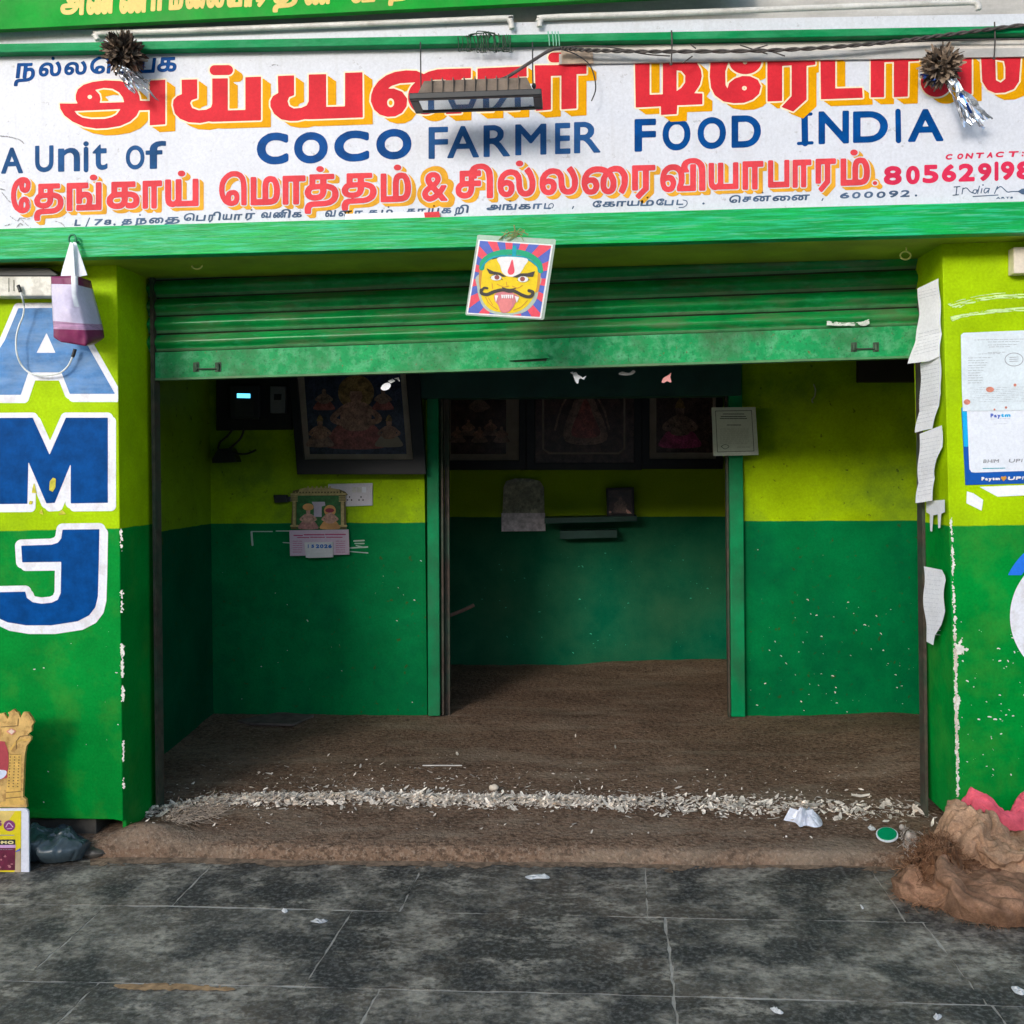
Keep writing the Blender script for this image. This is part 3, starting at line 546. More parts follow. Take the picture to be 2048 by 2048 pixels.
def row_y(pts):   # polyline in px -> function x -> y on the ground
    w = UG([p[0] for p in pts], [p[1] for p in pts])
    return lambda x: float(np.interp(x, w[:, 0], w[:, 1]))
R0 = lambda x: 0.01
R1 = row_y([(0, 1810), (342, 1811), (776, 1823), (1289, 1834), (1808, 1844), (2048, 1850)])
R2 = row_y([(0, 1961), (606, 1973), (1335, 1992), (2048, 2012)])
slab = MB()
def slab_row(ra, rb, joints):
    for (a, b), (c, d) in zip(joints[:-1], joints[1:]):
        gp = RNG.uniform(.0022, .0045)
        P = [(a[0] + gp, ra(a[0]) - gp), (c[0] - gp, ra(c[0]) - gp), (d[0] - gp, rb(d[0]) + gp), (b[0] + gp, rb(b[0]) + gp)]
        P = np.array(P)
        n = 16                                          # hand-cut, slightly wavy edges
        E = []
        for i in range(4):
            p, q = P[i], P[(i + 1) % 4]
            for k in range(n):
                E.append(p + (q - p) * k / n + (RNG.normal(0, .0022, 2) + .004 * (vnoise(p[0] * 31 + k * .9, i * 7.7 + p[1] * 13, 3) - .5)) * (k > 0))
        E = np.array(E)
        top = np.column_stack([E, np.zeros(len(E))])
        slab.prism(top[::-1], (0, 0, -.03))
def jt(t, b):
    return (UG(*t)[0:2], UG(*b)[0:2])
w0 = [jt((427, 1728), (345, 1810)), jt((854, 1716), (800, 1821)), jt((1293, 1732), (1295, 1833)), jt((1741, 1737), (1805, 1836))]
def ext(j, lo, hi, step):
    L = list(j); x = L[0][0][0] - step
    while x > lo: L.insert(0, ((x, 0), (x - .02, 0))); x -= step
    x = L[-1][0][0] + step
    while x < hi: L.append(((x, 0), (x + .02, 0))); x += step
    return L
slab_row(R0, R1, ext(w0, -6, 6, .82))
w1 = [jt((206, 1817), (50, 1957)), jt((703, 1825), (609, 1971)), jt((1331, 1841), (1347, 1992)), jt((1849, 1849), (1970, 2004))]
slab_row(R1, R2, ext(w1, -6, 6, .8))
R3 = lambda x: R2(x) - .52
w2 = [jt((202, 1961), (95, 2055)), jt((760, 1976), (690, 2070)), jt((1347, 1996), (1356, 2060)), jt((1985, 2012), (2060, 2110))]
slab_row(R2, R3, ext(w2, -6, 6, .75))
prev = R3; off = .2
for i in range(9):
    nx = lambda x, p=prev: p(x) - .6
    slab_row(prev, nx, [((x, 0), (x + .01, 0)) for x in np.arange(-6 + off, 6, .78)])
    prev = nx; off = (off + .37) % .78
slab.build('pavement', M_slab, kind='structure')
st = MB()
f = Field(215, 1955, 485, 1995, 1.5)
f.poly([(232, 1970), (300, 1966), (380, 1969), (466, 1976), (455, 1981), (380, 1979), (300, 1980), (240, 1976)], smooth=True)
f.F -= 9 * (fbm(np.add.outer(np.zeros(f.H), np.arange(f.W) * .12), np.add.outer(np.arange(f.H) * .3, np.zeros(f.W)), 4) - .38)
f.march(st, 0, plane=lambda a, b: UG(a, b, .003))
st.build('pavement_stain', M_stain, kind='structure')

# unseen roof and opposite block, added and sized to leave a low sky band
mb = MB(); mb.box((-4.0, -9.0, 7.0), (4.0, .38, 7.2)); mb.build('sky_blocker_roof', mat('blocker_pale', (.6, .6, .58), .9), kind='structure')
mb = MB(); mb.box((-17, -22, -.02), (45, -18, 6.2)); mb.build('sky_blocker_block', mat('blocker_brown', (.22, .20, .17), .9, var=.2), None, label='unseen long block added across the street to hide the lowest sky', cat='light blocker')

# shop floor with worn step, covered in husk dust
M_floor = mat('husk_dust_floor', (.225, .142, .094), .95, spec=.1, var=.12, scale=5,
              dirt=[dict(c=(.085, .052, .036), amt=.5, scale=2.3, sharp=.09, mid=.57, st=(.7, 1.2, 1)),
                    dict(c=(.055, .035, .024), amt=.7, scale=45, sharp=.06, mid=.53, st=(.8, 1.2, 1)),
                    dict(c=(.36, .27, .20), amt=.6, scale=75, sharp=.05, mid=.57),
                    dict(c=(.34, .27, .20), amt=.5, scale=3.2, sharp=.08, mid=.58, st=(.5, 2, 1))], bump=.012, bscale=55)
xs = np.linspace(-2.6, 2.7, 150)
ysf = np.concatenate([[-.052, -.048, -.044, -.036, -.020, .010], np.linspace(.03, 3.25, 110)])
zf = np.interp(ysf, [-.052, -.048, -.044, -.036, -.020, .010, .3, 1.0, 1.75, 3.25], [-.004, .016, .036, .047, .053, .058, .078, .10, .128, .134])
X, Yg = np.meshgrid(xs, ysf)
Z = np.repeat(zf[:, None], len(xs), 1)
inside = np.clip((Yg - .30) / .4, 0, 1)
Z = Z + inside * .030 * (fbm(X * 3.0, Yg * 3.0, 3) - .45) + .010 * (fbm(X * 17, Yg * 17, 9, 3) - .45) * np.clip((Yg + .05) / .06, 0, 1)
Z += .07 * np.exp(-((X - 1.75) / .45) ** 2 - ((Yg - 1.15) / .5) ** 2) + .05 * np.exp(-((X - 2.0) / .5) ** 2 - ((Yg - .75) / .3) ** 2)
Z += .055 * np.exp(-((X + 1.74) / .13) ** 2 - ((Yg - .03) / .10) ** 2) * (.7 + .6 * fbm(X * 14, Yg * 14, 33)) * np.clip((Yg + .052) / .04, 0, 1)
Z += .035 * np.exp(-((Yg - 3.2) / .22) ** 2) * np.clip((X + .1) / .6, 0, 1)
Yg = Yg + (Yg < .0) * .03 * (fbm(X * 2.5, X * 0, 21) - .5) + (Yg < .02) * .014 * (fbm(X * 12, X * 0, 22) - .5)
fl = MB(); fl.grid(np.dstack([X, Yg, Z]))
fl.build('shop_floor', M_floor, smooth=True, kind='structure')
# dust trodden off the step onto the first slabs
dm = MB(); fd = Field(180, 1700, 1850, 1780, 2.0)
gx, gy = np.meshgrid(np.arange(fd.W) * fd.res + fd.x0, np.arange(fd.H) * fd.res + fd.y0)
fd.F = 19 - (gy - 1722 - .008 * (gx - 1000)) * (1.1 + .9 * vnoise(gx * .006, gy * 0, 4)) + 26 * (fbm(gx * .02, gy * .11, 6) - .50) + 14 * (fbm(gx * .12, gy * .4, 9) - .5)
fd.march(dm, 0, plane=lambda a, b: UG(a, b, .0022))
dm.build('dust_drift', mat('step_dust', (.27, .19, .13), .95, spec=.05, var=.2, scale=12, fine=.2, dirt=[dict(c=(.10, .075, .055), amt=.7, scale=30, sharp=.06, mid=.52)]), kind='structure')
def floor_z(x, y):
    i = int(np.argmin(abs(ysf - y))); j = int(np.argmin(abs(xs - x)))
    return float(Z[i, j])

# ------------------------------------------------------------------ the shop building
B = thing('shop_building', 'market shop front painted lime and green with an open dark room behind its pillars', 'shop', (0, 0, 0))
YS = .30        # shutter plane
YP = 1.75       # partition plane
YB = 3.2        # back wall
mb = MB()
mb.pxpoly([(-420, 300), (231, 300), (234, 537), (246, 1643), (225, 1639), (-420, 1631)], 0.0, .36)
mb.box((float(U(238, 1660, 0)[0]), .030, -.01), (float(U(246.5, 1660, 0)[0]), .358, .14))
pil_l = mb.build('pillar', M_pillar_l, B, bevel=.004, label='left pillar with tall blue letters')
mb = MB()
mb.pxpoly([(1882, 300), (2500, 300), (2500, 1650), (1914, 1650), (1884, 490)], 0.0, .36)
pil_r = mb.build('pillar', M_pillar_r, B, bevel=.004, label='right pillar with papers and chipped corner')
mb = MB(); mb.box((-3.2, .035, -.01), (-1.96, .33, .15)); mb.build('plinth', M_plinth, B)
mb = MB(); mb.box((1.52, .035, -.01), (3.0, .33, .12)); mb.build('plinth', M_plinth, B)
# lintel over the opening, its soffit seen from below
zl, zr = U(0, 519, -.18)[2], U(2048, 465, -.18)[2]
xl, xr = U(0, 519, -.18)[0], U(2048, 465, -.18)[0]
kz = (zr - zl) / (xr - xl)
zb = lambda x: zl + kz * (x - xl)
mb = MB()
mb.prism([(-3.2, -.12, zb(-3.2) + .004), (3.0, -.12, zb(3.0) + .004), (3.0, -.12, 3.1), (-3.2, -.12, 3.1)], (0, .50, 0))
mb.build('lintel', M_lintel, B)
mb = MB(); mb.box((-6.5, -.02, 3.1), (6.5, .38, 7.0)); mb.build('upper_wall', M_fascia, B)
mb = MB(); mb.box((-3.4, .38, 2.62), (3.2, 3.4, 2.78)); mb.build('ceiling', M_ceil, B)
# room: side walls, partitions, back wall
xlw = U(424, 1200, YP)[0]
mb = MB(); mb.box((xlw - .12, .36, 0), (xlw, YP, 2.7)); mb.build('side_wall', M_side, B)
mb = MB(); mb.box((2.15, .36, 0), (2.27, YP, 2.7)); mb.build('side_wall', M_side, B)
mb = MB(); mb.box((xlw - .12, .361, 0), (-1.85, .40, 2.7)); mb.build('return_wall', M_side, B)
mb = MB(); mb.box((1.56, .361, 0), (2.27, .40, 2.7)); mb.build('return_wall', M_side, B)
xa, xb_ = U(853, 1300, YP)[0], U(1486, 1300, YP)[0]
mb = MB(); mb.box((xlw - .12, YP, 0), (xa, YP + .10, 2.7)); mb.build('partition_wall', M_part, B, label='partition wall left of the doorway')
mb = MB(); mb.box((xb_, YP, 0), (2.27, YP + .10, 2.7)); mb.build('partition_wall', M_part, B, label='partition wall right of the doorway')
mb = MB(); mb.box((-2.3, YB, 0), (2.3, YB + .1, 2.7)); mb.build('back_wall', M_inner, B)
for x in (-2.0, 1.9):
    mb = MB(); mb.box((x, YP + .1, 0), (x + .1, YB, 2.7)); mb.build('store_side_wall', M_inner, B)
# doorway frame
mb = MB(); mb.pxpoly([(853, 700), (876, 700), (880, 1432), (856, 1432)], 1.70, .12); mb.build('door_post', M_post, B, bevel=.004)
mb = MB(); mb.pxpoly([(1456, 700), (1484, 700), (1491, 1434), (1463, 1434)], 1.70, .16); mb.build('door_post', M_post, B, bevel=.004)
mb = MB()
mb.pxpoly([(888, 700), (897, 700), (900, 1430), (891, 1430)], 1.76, .03); mb.pxpoly([(881, 700), (885, 700), (888, 1430), (884, 1430)], 1.715, .05)
mb.build('guide_rail', M_rust, B, label='rusty guide rail left of the doorway')
mb = MB(); mb.pxpoly([(1451, 780), (1455, 780), (1461, 1434), (1457, 1434)], 1.715, .05); mb.build('guide_rail', M_rust, B, label='rusty guide rail right of the doorway')
mb = MB(); mb.pxpoly([(836, 600), (1482, 600), (1482, 791), (836, 797)], 1.66, .16); mb.build('door_header', M_darkgreen, B)

# chips, flecks and smears of paint on the walls
def jag_strip(fd, pts, w, amp, seed):
    P = smooth_path(pts, 14)
    for i, (x, y) in enumerate(P):
        a = w * (.25 + 1.5 * max(0, vnoise(i * .35, seed * 3.1, seed) - .25))
        dx = amp * (vnoise(i * .6, 7.7, seed + 5) - .35)
        fd.poly([(x - a * .5, y - 4), (x + a * .4 + dx * .5, y - 5), (x + a * .7 + dx, y + RNG.uniform(-2, 2)), (x + a * .4, y + 5), (x - a * .5, y + 5)], .4)
def gnaw(fd, k, sc_=.35, seed=40):
    gx, gy = np.meshgrid(np.arange(fd.W) * fd.res * sc_, np.arange(fd.H) * fd.res * sc_)
    fd.F = np.where(fd.F > -50, fd.F - k * (fbm(gx, gy, seed, 3) - .36), fd.F)
def corner_chip(fd):
    jag_strip(fd, [(1902, 1040), (1904, 1090), (1906, 1145), (1908, 1222)], 5, 4, 3)
    jag_strip(fd, [(1909, 1236), (1910, 1300), (1912, 1380), (1913, 1450), (1914, 1520), (1915, 1585)], 8, 6, 8)
    fd.poly([(1910, 1283), (1916, 1290), (1920, 1280), (1926, 1276), (1922, 1289), (1930, 1296), (1938, 1297), (1936, 1304), (1929, 1302), (1928, 1308), (1918, 1308), (1911, 1314)])
    fd.poly([(1910, 1395), (1918, 1400), (1919, 1412), (1914, 1424), (1910, 1424)])
    gnaw(fd, 9)
paint('chipped_edge', [M_fleck], pil_r, -.0012, [corner_chip], (1890, 1030, 1950, 1600), 1.0)
def corner_core(fd):
    jag_strip(fd, [(1910, 1270), (1911, 1330), (1912, 1400), (1914, 1500), (1915, 1590)], 5, 2, 12); gnaw(fd, 9, .3, 44)
paint('bare_edge', [M_plaster], pil_r, -.0020, [corner_core], (1890, 1260, 1950, 1600), 1.0)
def left_chip(fd):
    for (y0, y1, w) in ((1062, 1080, 4), (1090, 1096, 4), (1186, 1220, 5), (1292, 1306, 7), (1312, 1350, 5), (1376, 1398, 6), (1486, 1520, 4), (1560, 1572, 4)):
        x = 234 + (y0 - 537) * 12 / 1100
        jag_strip(fd, [(x + 2, y0), (x + 2, (y0 + y1) / 2), (x + 2, y1)], w * .8, 3, y0)
    gnaw(fd, 9, .4, 47)
paint('chipped_edge', [M_fleck], pil_l, -.0012, [left_chip], (215, 1040, 255, 1600), 1.0)
def flecks(n, x0, y0, x1, y1, smin, smax, seed, dens=None):
    r = np.random.default_rng(seed)
    def fn(fd):
        k = 0
        while k < n:
            x, y = r.uniform(x0, x1), r.uniform(y0, y1)
            if dens and r.uniform() > dens(x, y): continue
            s = smin + (smax - smin) * r.uniform() ** 2.2; s *= 1.9 if r.uniform() < .05 else 1; a = r.uniform(-.6, .9); l = s * r.uniform(.3, 2.2)
            fd.stroke([(x, y), (x + l * .5 * math.cos(a) + r.normal() * .3, y + l * .5 * math.sin(a) + r.normal() * .4), (x + l * math.cos(a + .3), y + l * math.sin(a + .3))], s * r.uniform(.6, 1.0), smooth=False); k += 1
    return fn
paint('paint_flecks', [M_fleck], pil_r, -.0012, [flecks(80, 1922, 1240, 2080, 1570, .9, 3.4, 5)], (1900, 1220, 2100, 1590), 1.0)
paint('paint_flecks', [M_fleck], pil_l, -.0012, [flecks(18, 60, 1240, 236, 1620, .7, 2.2, 6)], (40, 1220, 250, 1640), 1.0)
paint('paint_flecks', [M_fleck], B, YP - .0015, [flecks(95, 1495, 1080, 1838, 1425, .7, 2.4, 8, lambda x, y: .06 + .94 * min(1, max(0, (y - 1150) / 150)))], (1480, 1060, 1850, 1440), 1.0, label='white flecks on the right partition')
paint('paint_flecks', [M_fleck], B, YP - .0015, [flecks(22, 430, 1080, 850, 1410, .9, 1.8, 9)], (424, 1060, 856, 1430), 1.0, label='white flecks on the left partition')
M_fleckg = mat('fleck_mint', (.03, .42, .24), .6, var=.2)
paint('paint_flecks', [M_fleckg], B, YB - .0015, [flecks(70, 960, 1090, 1440, 1310, .9, 1.8, 10)], (900, 1060, 1460, 1330), 1.0, label='mint flecks on the back wall')
M_smear = mat('smear_pale_lime', (.58, .76, .30), .6, var=.2, scale=20)
def smears(fd):
    for k in range(9):
        o = RNG.uniform(-7, 7)
        fd.stroke([(1897 + RNG.uniform(0, 25), 612 + o * .6), (1940, 602 + o), (1990, 594 + o), (2060, 590 + o)], RNG.uniform(1.2, 3.2))
    for k in range(6):
        o = RNG.uniform(-4, 4)
        fd.stroke([(1900 + RNG.uniform(0, 10), 638 + o), (1950, 628 + o), (2000, 622 + o), (2060, 618 + o)], RNG.uniform(1.2, 3))
    gx, gy = np.meshgrid(np.arange(fd.W) * .05, np.arange(fd.H) * .5); fd.F -= 4.5 * (fbm(gx, gy, 71) - .40)
paint('paint_smear', [M_smear], pil_r, -.0012, [smears], (1885, 575, 2070, 655), 1.0)
def tape_drips(fd):
    fd.poly([(1853, 1003), (1889, 1000), (1889, 1024), (1882, 1027), (1880, 1055), (1877, 1056), (1876, 1028), (1866, 1030), (1864, 1062), (1861, 1062), (1860, 1028), (1853, 1024)])
XR = float(U(1894, 900, 0.0)[0])     # the inner face of the right pillar
rev = lambda a, b, s: UP(a, b, (XR - .008 - s, 0, 0), (1, 0, 0))
M_paper = mat('paper_white', (.86, .86, .90), .8, var=.05, scale=12)
M_ink = mat('ink_grey', (.28, .29, .32), .8, var=.1)
M_whitewash = mat('white_paint', (.78, .78, .84), .5, var=.04, scale=8, dirt=(.55, .50, .48), dirt_amt=.5, dirt_scale=12, dirt_sharp=.06)
# scratches on the left partition, chalky marks
def scratches(fd):
    for p, w in (([(503, 1064), (505, 1090)], 4), ([(503, 1063), (545, 1063)], 2), ([(552, 1062), (578, 1062)], 2), ([(566, 1085), (580, 1086)], 1.8),
                 ([(708, 1082), (728, 1081)], 3), ([(710, 1087), (728, 1087)], 2.5), ([(700, 1096), (735, 1094)], 3), ([(700, 1103), (736, 1106)], 2), ([(712, 1091), (726, 1094)], 2)):
        fd.stroke(p, w, smooth=False)
paint('scratches', [mat('scratch_pale', (.40, .52, .42), .8)], B, YP - .0015, [scratches], (490, 1050, 745, 1115), 1.0)

# tall painted letters on the left pillar
LA = [(37, 617), (132, 616), (229, 787), (140, 787), (123, 744), (56, 744), (41, 789), (-60, 789), (-40, 760), (10, 681)]
LM = [(-50, 837), (65, 836), (99, 911), (132, 836), (215, 836), (215, 1005), (142, 1006), (142, 924), (109, 1005), (93, 1006), (56, 920), (54, 1007), (-50, 1008)]
LJ = [(125.5, 1060), (198, 1059), (197, 1120), (195, 1193), (190, 1214), (178, 1230), (155, 1242), (103, 1250), (52, 1250), (15, 1244), (0, 1237), (-40, 1215), (-40, 1184),
      (0, 1185), (50, 1184), (53, 1196), (65, 1205), (83, 1208), (103, 1206), (116, 1200), (122, 1186), (123, 1123), (45, 1124), (43, 1092), (103, 1090), (116, 1086), (123, 1077)]
def big_letter(pts, hole=None, dil=(11, 12), marks=None):
    def white(fd):
        fd.poly(pts, dil[0], pad=30); fd.poly([(x + 7, y + 7) for x, y in pts], dil[1] - 2, pad=30)
        fd.F = np.where((np.arange(fd.W) * fd.res + fd.x0)[None, :] > 236, -1, fd.F)
    def blue(fd):
        fd.poly(pts, .6)
        if hole: fd.poly(hole, .6, sub=True)
    return [white, blue]
box = (-60, 580, 245, 830)
paint('painted_letter', [M_whitewash, mat('letter_blue_chalky', (.05, .19, .45), .6, var=.22, scale=14, dirt=(.30, .42, .58), dirt_amt=.45, dirt_scale=7, dirt_stretch=(.5, 1, 2))],
      pil_l, -.0010, big_letter(LA, [(93, 667), (110, 705), (74, 705)]), box, 1.2, label='chalky blue letter A outlined in white')
paint('painted_letter', [M_whitewash, M_blue], pil_l, -.0010, big_letter(LM), (-60, 800, 245, 1040), 1.2, label='blue letter M outlined in white')
paint('painted_letter', [M_whitewash, M_blue], pil_l, -.0010, big_letter(LJ, None, (13, 13)), (-60, 1030, 245, 1280), 1.2, label='blue letter J outlined in white')
M_scuff = mat('scuff_yellow', (.55, .50, .05), .8, var=.3, scale=30)
def scuffs(fd):
    fd.poly([(100, 963), (106, 956), (111, 958), (110, 975), (105, 983), (99, 980)]); fd.poly([(68, 967), (71, 980), (73, 986), (64, 985), (66, 974)])
    fd.poly([(60, 1002), (65, 1003), (63, 1008), (58, 1008)]); fd.poly([(79, 1026), (83, 1019), (86, 1029)]); fd.poly([(118, 1029), (124, 1020), (131, 1028)])
paint('paint_scuff', [M_scuff], pil_l, -.0034, [scuffs], (50, 950, 140, 1040), 1.0)
def circ(fd): fd.ell(2151, 1233, 131, 131)
def circ_blue(fd):
    fd.ell(2151, 1215, 150, 150); fd.ell(2151, 1233, 136, 136, sub=True)
    fd.poly([(1990, 1151), (2320, 1151), (2320, 1400), (1990, 1400)], sub=True)
paint('painted_disc', [mat('disc_blue', (.01, .16, .72), .5, var=.1), M_whitewash], pil_r, -.0012, [circ_blue, circ], (2000, 1050, 2330, 1380), 1.5, label='white painted disc under a blue arc')

# ------------------------------------------------------------------ sign board
SG = thing('sign_board', 'long white shop sign with red Tamil lettering and blue English words in a green frame', 'sign', tuple(U(1024, 430, -.15)))
YSG = -.155
mb = MB(); mb.pxpoly([(-330, 68), (2360, 22), (2360, 405), (-330, 478)], YSG, .03)
panel = mb.build('panel', M_white_panel, SG)
mb = MB(); mb.pxpoly([(-330, 93), (2360, 45), (2360, 60), (-330, 111)], -.20, .045); mb.build('frame_rail', M_bar_green, SG, bevel=.003, label='narrow green top rail')
mb = MB()
mb.prism([U(-330, 466.5, -.18), U(2360, 394, -.18), U(2360, 456.8, -.18), U(-330, 527.7, -.18)], (0, .06, 0))
mb.build('frame_rail', M_green_frame, SG, bevel=.003, label='broad green bottom rail with streaky paint and painted-in glints')
mb = MB(); mb.pxpoly([(1118, 108), (2360, 92), (2360, 108), (1118, 128)], YSG - .012, .009); mb.build('cover_strip', M_strip, SG, label='dusty grey strip over the top of the letters')
mb = MB(); mb.pxpoly([(1150, 92), (2360, 72), (2360, 93), (1150, 109)], YSG - .008, .006); mb.build('cover_strip', M_strip_pale, SG, label='pale upper cover strip')
mb = MB(); mb.pxpoly([(1122, 100), (1185, 99), (1187, 126), (1124, 128)], YSG - .018, .004)
mb.build('torn_card', mat('torn_card', (.48, .36, .27), .8, var=.25, scale=20), SG)

def q(pts, ox, oy, k=4.0): return [(x / k + ox, y / k + oy) for x, y in pts]
def big_red(fd):
    a = (100, 100)
    fd.poly(q([(208, 360), (225, 315), (270, 280), (340, 258), (440, 245), (560, 250), (640, 275), (690, 320), (713, 370), (718, 408), (800, 410), (800, 247), (920, 240), (920, 592), (800, 600),
               (800, 478), (712, 480), (690, 525), (640, 570), (560, 605), (460, 622), (370, 626), (270, 610), (180, 570), (115, 520), (85, 470), (80, 430), (225, 430), (208, 395)], *a))
    fd.poly(q([(365, 320), (430, 305), (500, 312), (550, 340), (580, 380), (590, 415), (400, 420), (406, 390), (398, 355)], *a), sub=True)
    fd.poly(q([(200, 490), (560, 475), (530, 515), (490, 535), (440, 548), (330, 550), (260, 538), (220, 515)], *a), sub=True)
    fd.ell(100 + 318 / 4, 100 + 375 / 4, 4.5, 4.0, sub=True)
    fd.poly(q([(1055, 240), (1175, 237), (1175, 385), (1130, 400), (1118, 425), (1135, 465), (1190, 485), (1250, 480), (1290, 460), (1300, 430), (1300, 230), (1420, 228), (1420, 485), (1565, 482),
               (1565, 220), (1685, 215), (1685, 560), (1300, 572), (1270, 568), (1200, 582), (1110, 576), (1040, 548), (1000, 505), (985, 440), (990, 400), (1020, 370), (1057, 355)], *a))
    fd.stroke(q([(1317, 161), (1424, 160)], *a), 20, smooth=False)
    b = (500, 90)
    fd.poly(q([(225, 250), (350, 245), (350, 400), (310, 415), (298, 450), (310, 490), (350, 510), (410, 505), (455, 485), (472, 450), (472, 238), (607, 235), (607, 497), (762, 493),
               (762, 225), (897, 220), (900, 577), (475, 592), (440, 590), (380, 604), (320, 605), (250, 592), (195, 550), (165, 490), (165, 450), (185, 410), (228, 385)], *b))
    fd.ell(500 + 1400 / 4, 90 + 415 / 4, 34, 35); fd.ell(500 + 1405 / 4, 90 + 420 / 4, 14, 17, sub=True)
    fd.poly(q([(968, 450), (972, 400), (990, 345), (1030, 290), (1090, 245), (1160, 217), (1250, 205), (1330, 208), (1390, 235), (1430, 215), (1500, 197), (1600, 192), (1765, 188), (1765, 262),
               (1690, 265), (1690, 545), (1570, 550), (1570, 275), (1480, 275), (1330, 296), (1200, 303), (1130, 325), (1095, 352), (1150, 350), (1215, 375), (1255, 430), (1250, 490), (1215, 540),
               (1160, 568), (1100, 572), (1040, 555), (995, 515)], *b))
    fd.ell(500 + 1125 / 4, 90 + 462 / 4, 7, 9, sub=True)
    c = (900, 80)
    fd.poly(q([(222, 230), (610, 212), (612, 290), (552, 292), (552, 560), (440, 565), (440, 300), (345, 305), (345, 568), (222, 572)], *c))
    fd.poly(q([(680, 205), (1090, 200), (1090, 268), (1010, 270), (1010, 545), (893, 553), (893, 282), (805, 285), (805, 555), (690, 565)], *c))
    fd.stroke(q([(825, 140), (925, 138)], *c), 20, smooth=False)
    d = (1250, 80)
    fd.poly(q([(80, 100), (195, 100), (195, 440), (305, 437), (305, 120), (420, 110), (520, 140), (575, 185), (605, 240), (612, 290), (598, 355), (550, 428), (617, 430), (617, 512), (415, 520),
               (412, 590), (290, 597), (290, 528), (88, 538)], *d))
    fd.poly(q([(415, 245), (450, 250), (480, 285), (478, 340), (450, 380), (415, 405)], *d), sub=True)
    fd.poly(q([(690, 100), (680, 290), (690, 380), (720, 440), (790, 490), (870, 503), (950, 500), (1020, 475), (1070, 430), (1085, 370), (1060, 320), (1000, 292), (940, 290), (880, 310), (835, 345),
               (820, 395), (802, 360), (800, 250), (830, 160), (830, 100)], *d))
    fd.ell(1250 + 962 / 4, 80 + 175 / 4, 32, 24.5)
    fd.ell(1250 + 960 / 4, 80 + 180 / 4, 4.5, 3.5, sub=True); fd.ell(1250 + 955 / 4, 80 + 385 / 4, 5, 4.5, sub=True)
    fd.poly(q([(1140, 130), (1520, 130), (1520, 195), (1450, 205), (1450, 475), (1345, 570), (1255, 535), (1335, 450), (1335, 200), (1255, 205), (1255, 485), (1142, 490)], *d))
    fd.poly(q([(1565, 120), (1680, 120), (1680, 390), (1895, 385), (1900, 460), (1570, 472)], *d))
    e = (1565, 80)
    fd.poly(q([(708, 130), (1090, 130), (1090, 165), (1005, 170), (1000, 450), (893, 455), (893, 172), (812, 175), (810, 455), (708, 457)], *e))
    fd.ell(1565 + 1230 / 4, 80 + 335 / 4, 31, 30)
    fd.poly(q([(1400, 130), (1512, 130), (1512, 430), (1400, 440)], *e))
    fd.poly(q([(1590, 130), (1600, 330), (1640, 395), (1700, 422), (1780, 418), (1850, 390), (1890, 330), (1905, 130)], *e))
    fd.poly(q([(1705, 160), (1770, 170), (1780, 220), (1780, 310), (1745, 338), (1710, 320)], *e), sub=True)
FB = (-20, 80, 2120, 300); RES = 1.25
fr = Field(*FB, RES); big_red(fr)
ex = fr.F.copy()
for k in range(1, 17): ex = np.maximum(ex, fr.shifted(k * 1.25, k * 15 / 21 * 1.25))
orange = np.minimum(ex, -(fr.F + 3.2))
gapc = np.minimum(np.minimum(ex + 3.0, fr.F + 3.4), 99)         # thin cream keyline
mb = MB()
fr.march(mb, YSG - .0008, np.minimum(gapc, -(fr.F - .3)), 1); fr.march(mb, YSG - .0012, orange, 0); fr.march(mb, YSG - .0016, fr.F, 2)
mb.build('lettering', [M_orange, M_cream, M_red], SG, label='big red Tamil letters with an amber drop shadow')

# second Tamil line
MIDG = [('ே', 22, 354, 61, 427), ('த', 68, 367, 127, 441), ('ங', 133, 365, 203, 421), ('க', 213, 363, 279, 418), ('ா', 285, 361, 324, 417), ('ய', 330, 358, 397, 414),
        ('ெ', 438, 342, 493, 412), ('ம', 501, 352, 560, 410), ('ா', 565, 351, 611, 409), ('த', 609, 348, 677, 427), ('த', 683, 346, 753, 420), ('ம', 761, 345, 822, 404), ('&', 844, 344, 895, 403),
        ('ச', 911, 341, 962, 397), ('ி', 938, 327, 986, 397), ('ல', 995, 335, 1071, 394), ('ல', 1079, 333, 1156, 390), ('ை', 1163, 332, 1256, 389), ('ர', 1264, 330, 1311, 398),
        ('வ', 1320, 328, 1392, 384), ('ி', 1362, 316, 1411, 382), ('ய', 1417, 325, 1477, 380), ('ா', 1485, 322, 1527, 379), ('ப', 1536, 320, 1579, 375), ('ா', 1585, 319, 1623, 375),
        ('ர', 1631, 317, 1672, 384), ('ம', 1681, 315, 1740, 371)]
MIDD = [(187, 355), (363, 347), (640, 338), (795, 335), (1039, 327), (1708, 305)]
fm = Field(-20, 285, 2120, 470, 1.0)
for ch, *bx in MIDG: fm.glyph(ch, *bx, off=2.6 if ch != '&' else 2.0)
for x, y in MIDD: fm.ell(x, y, 7.5, 6)
fm.ell(1750, 366, 4.5, 4)
ex = fm.F.copy()
for k in range(1, 10): ex = np.maximum(ex, fm.shifted(k, k * .75))
ex += 1.5
amp = Field(-20, 285, 2120, 470, 1.0); amp.glyph('&', 844, 344, 895, 403, 2.0); amp.F = np.maximum(amp.F, -1e3)
far = np.maximum(amp.F, np.maximum(amp.shifted(5, -2), amp.shifted(4, 3))) + 10
ell = Field(-20, 285, 2120, 470, 1.0); ell.ell(1750, 366, 10, 9)
ex = np.maximum(np.maximum(ex, far), ell.F)
mb = MB()
fm.march(mb, YSG - .0008, np.minimum(ex, -(fm.F + 2.2)), 0); fm.march(mb, YSG - .0014, fm.F, 1)
mb.build('lettering', [M_orange2, M_red2], SG, label='middle line of coral Tamil letters edged in orange')
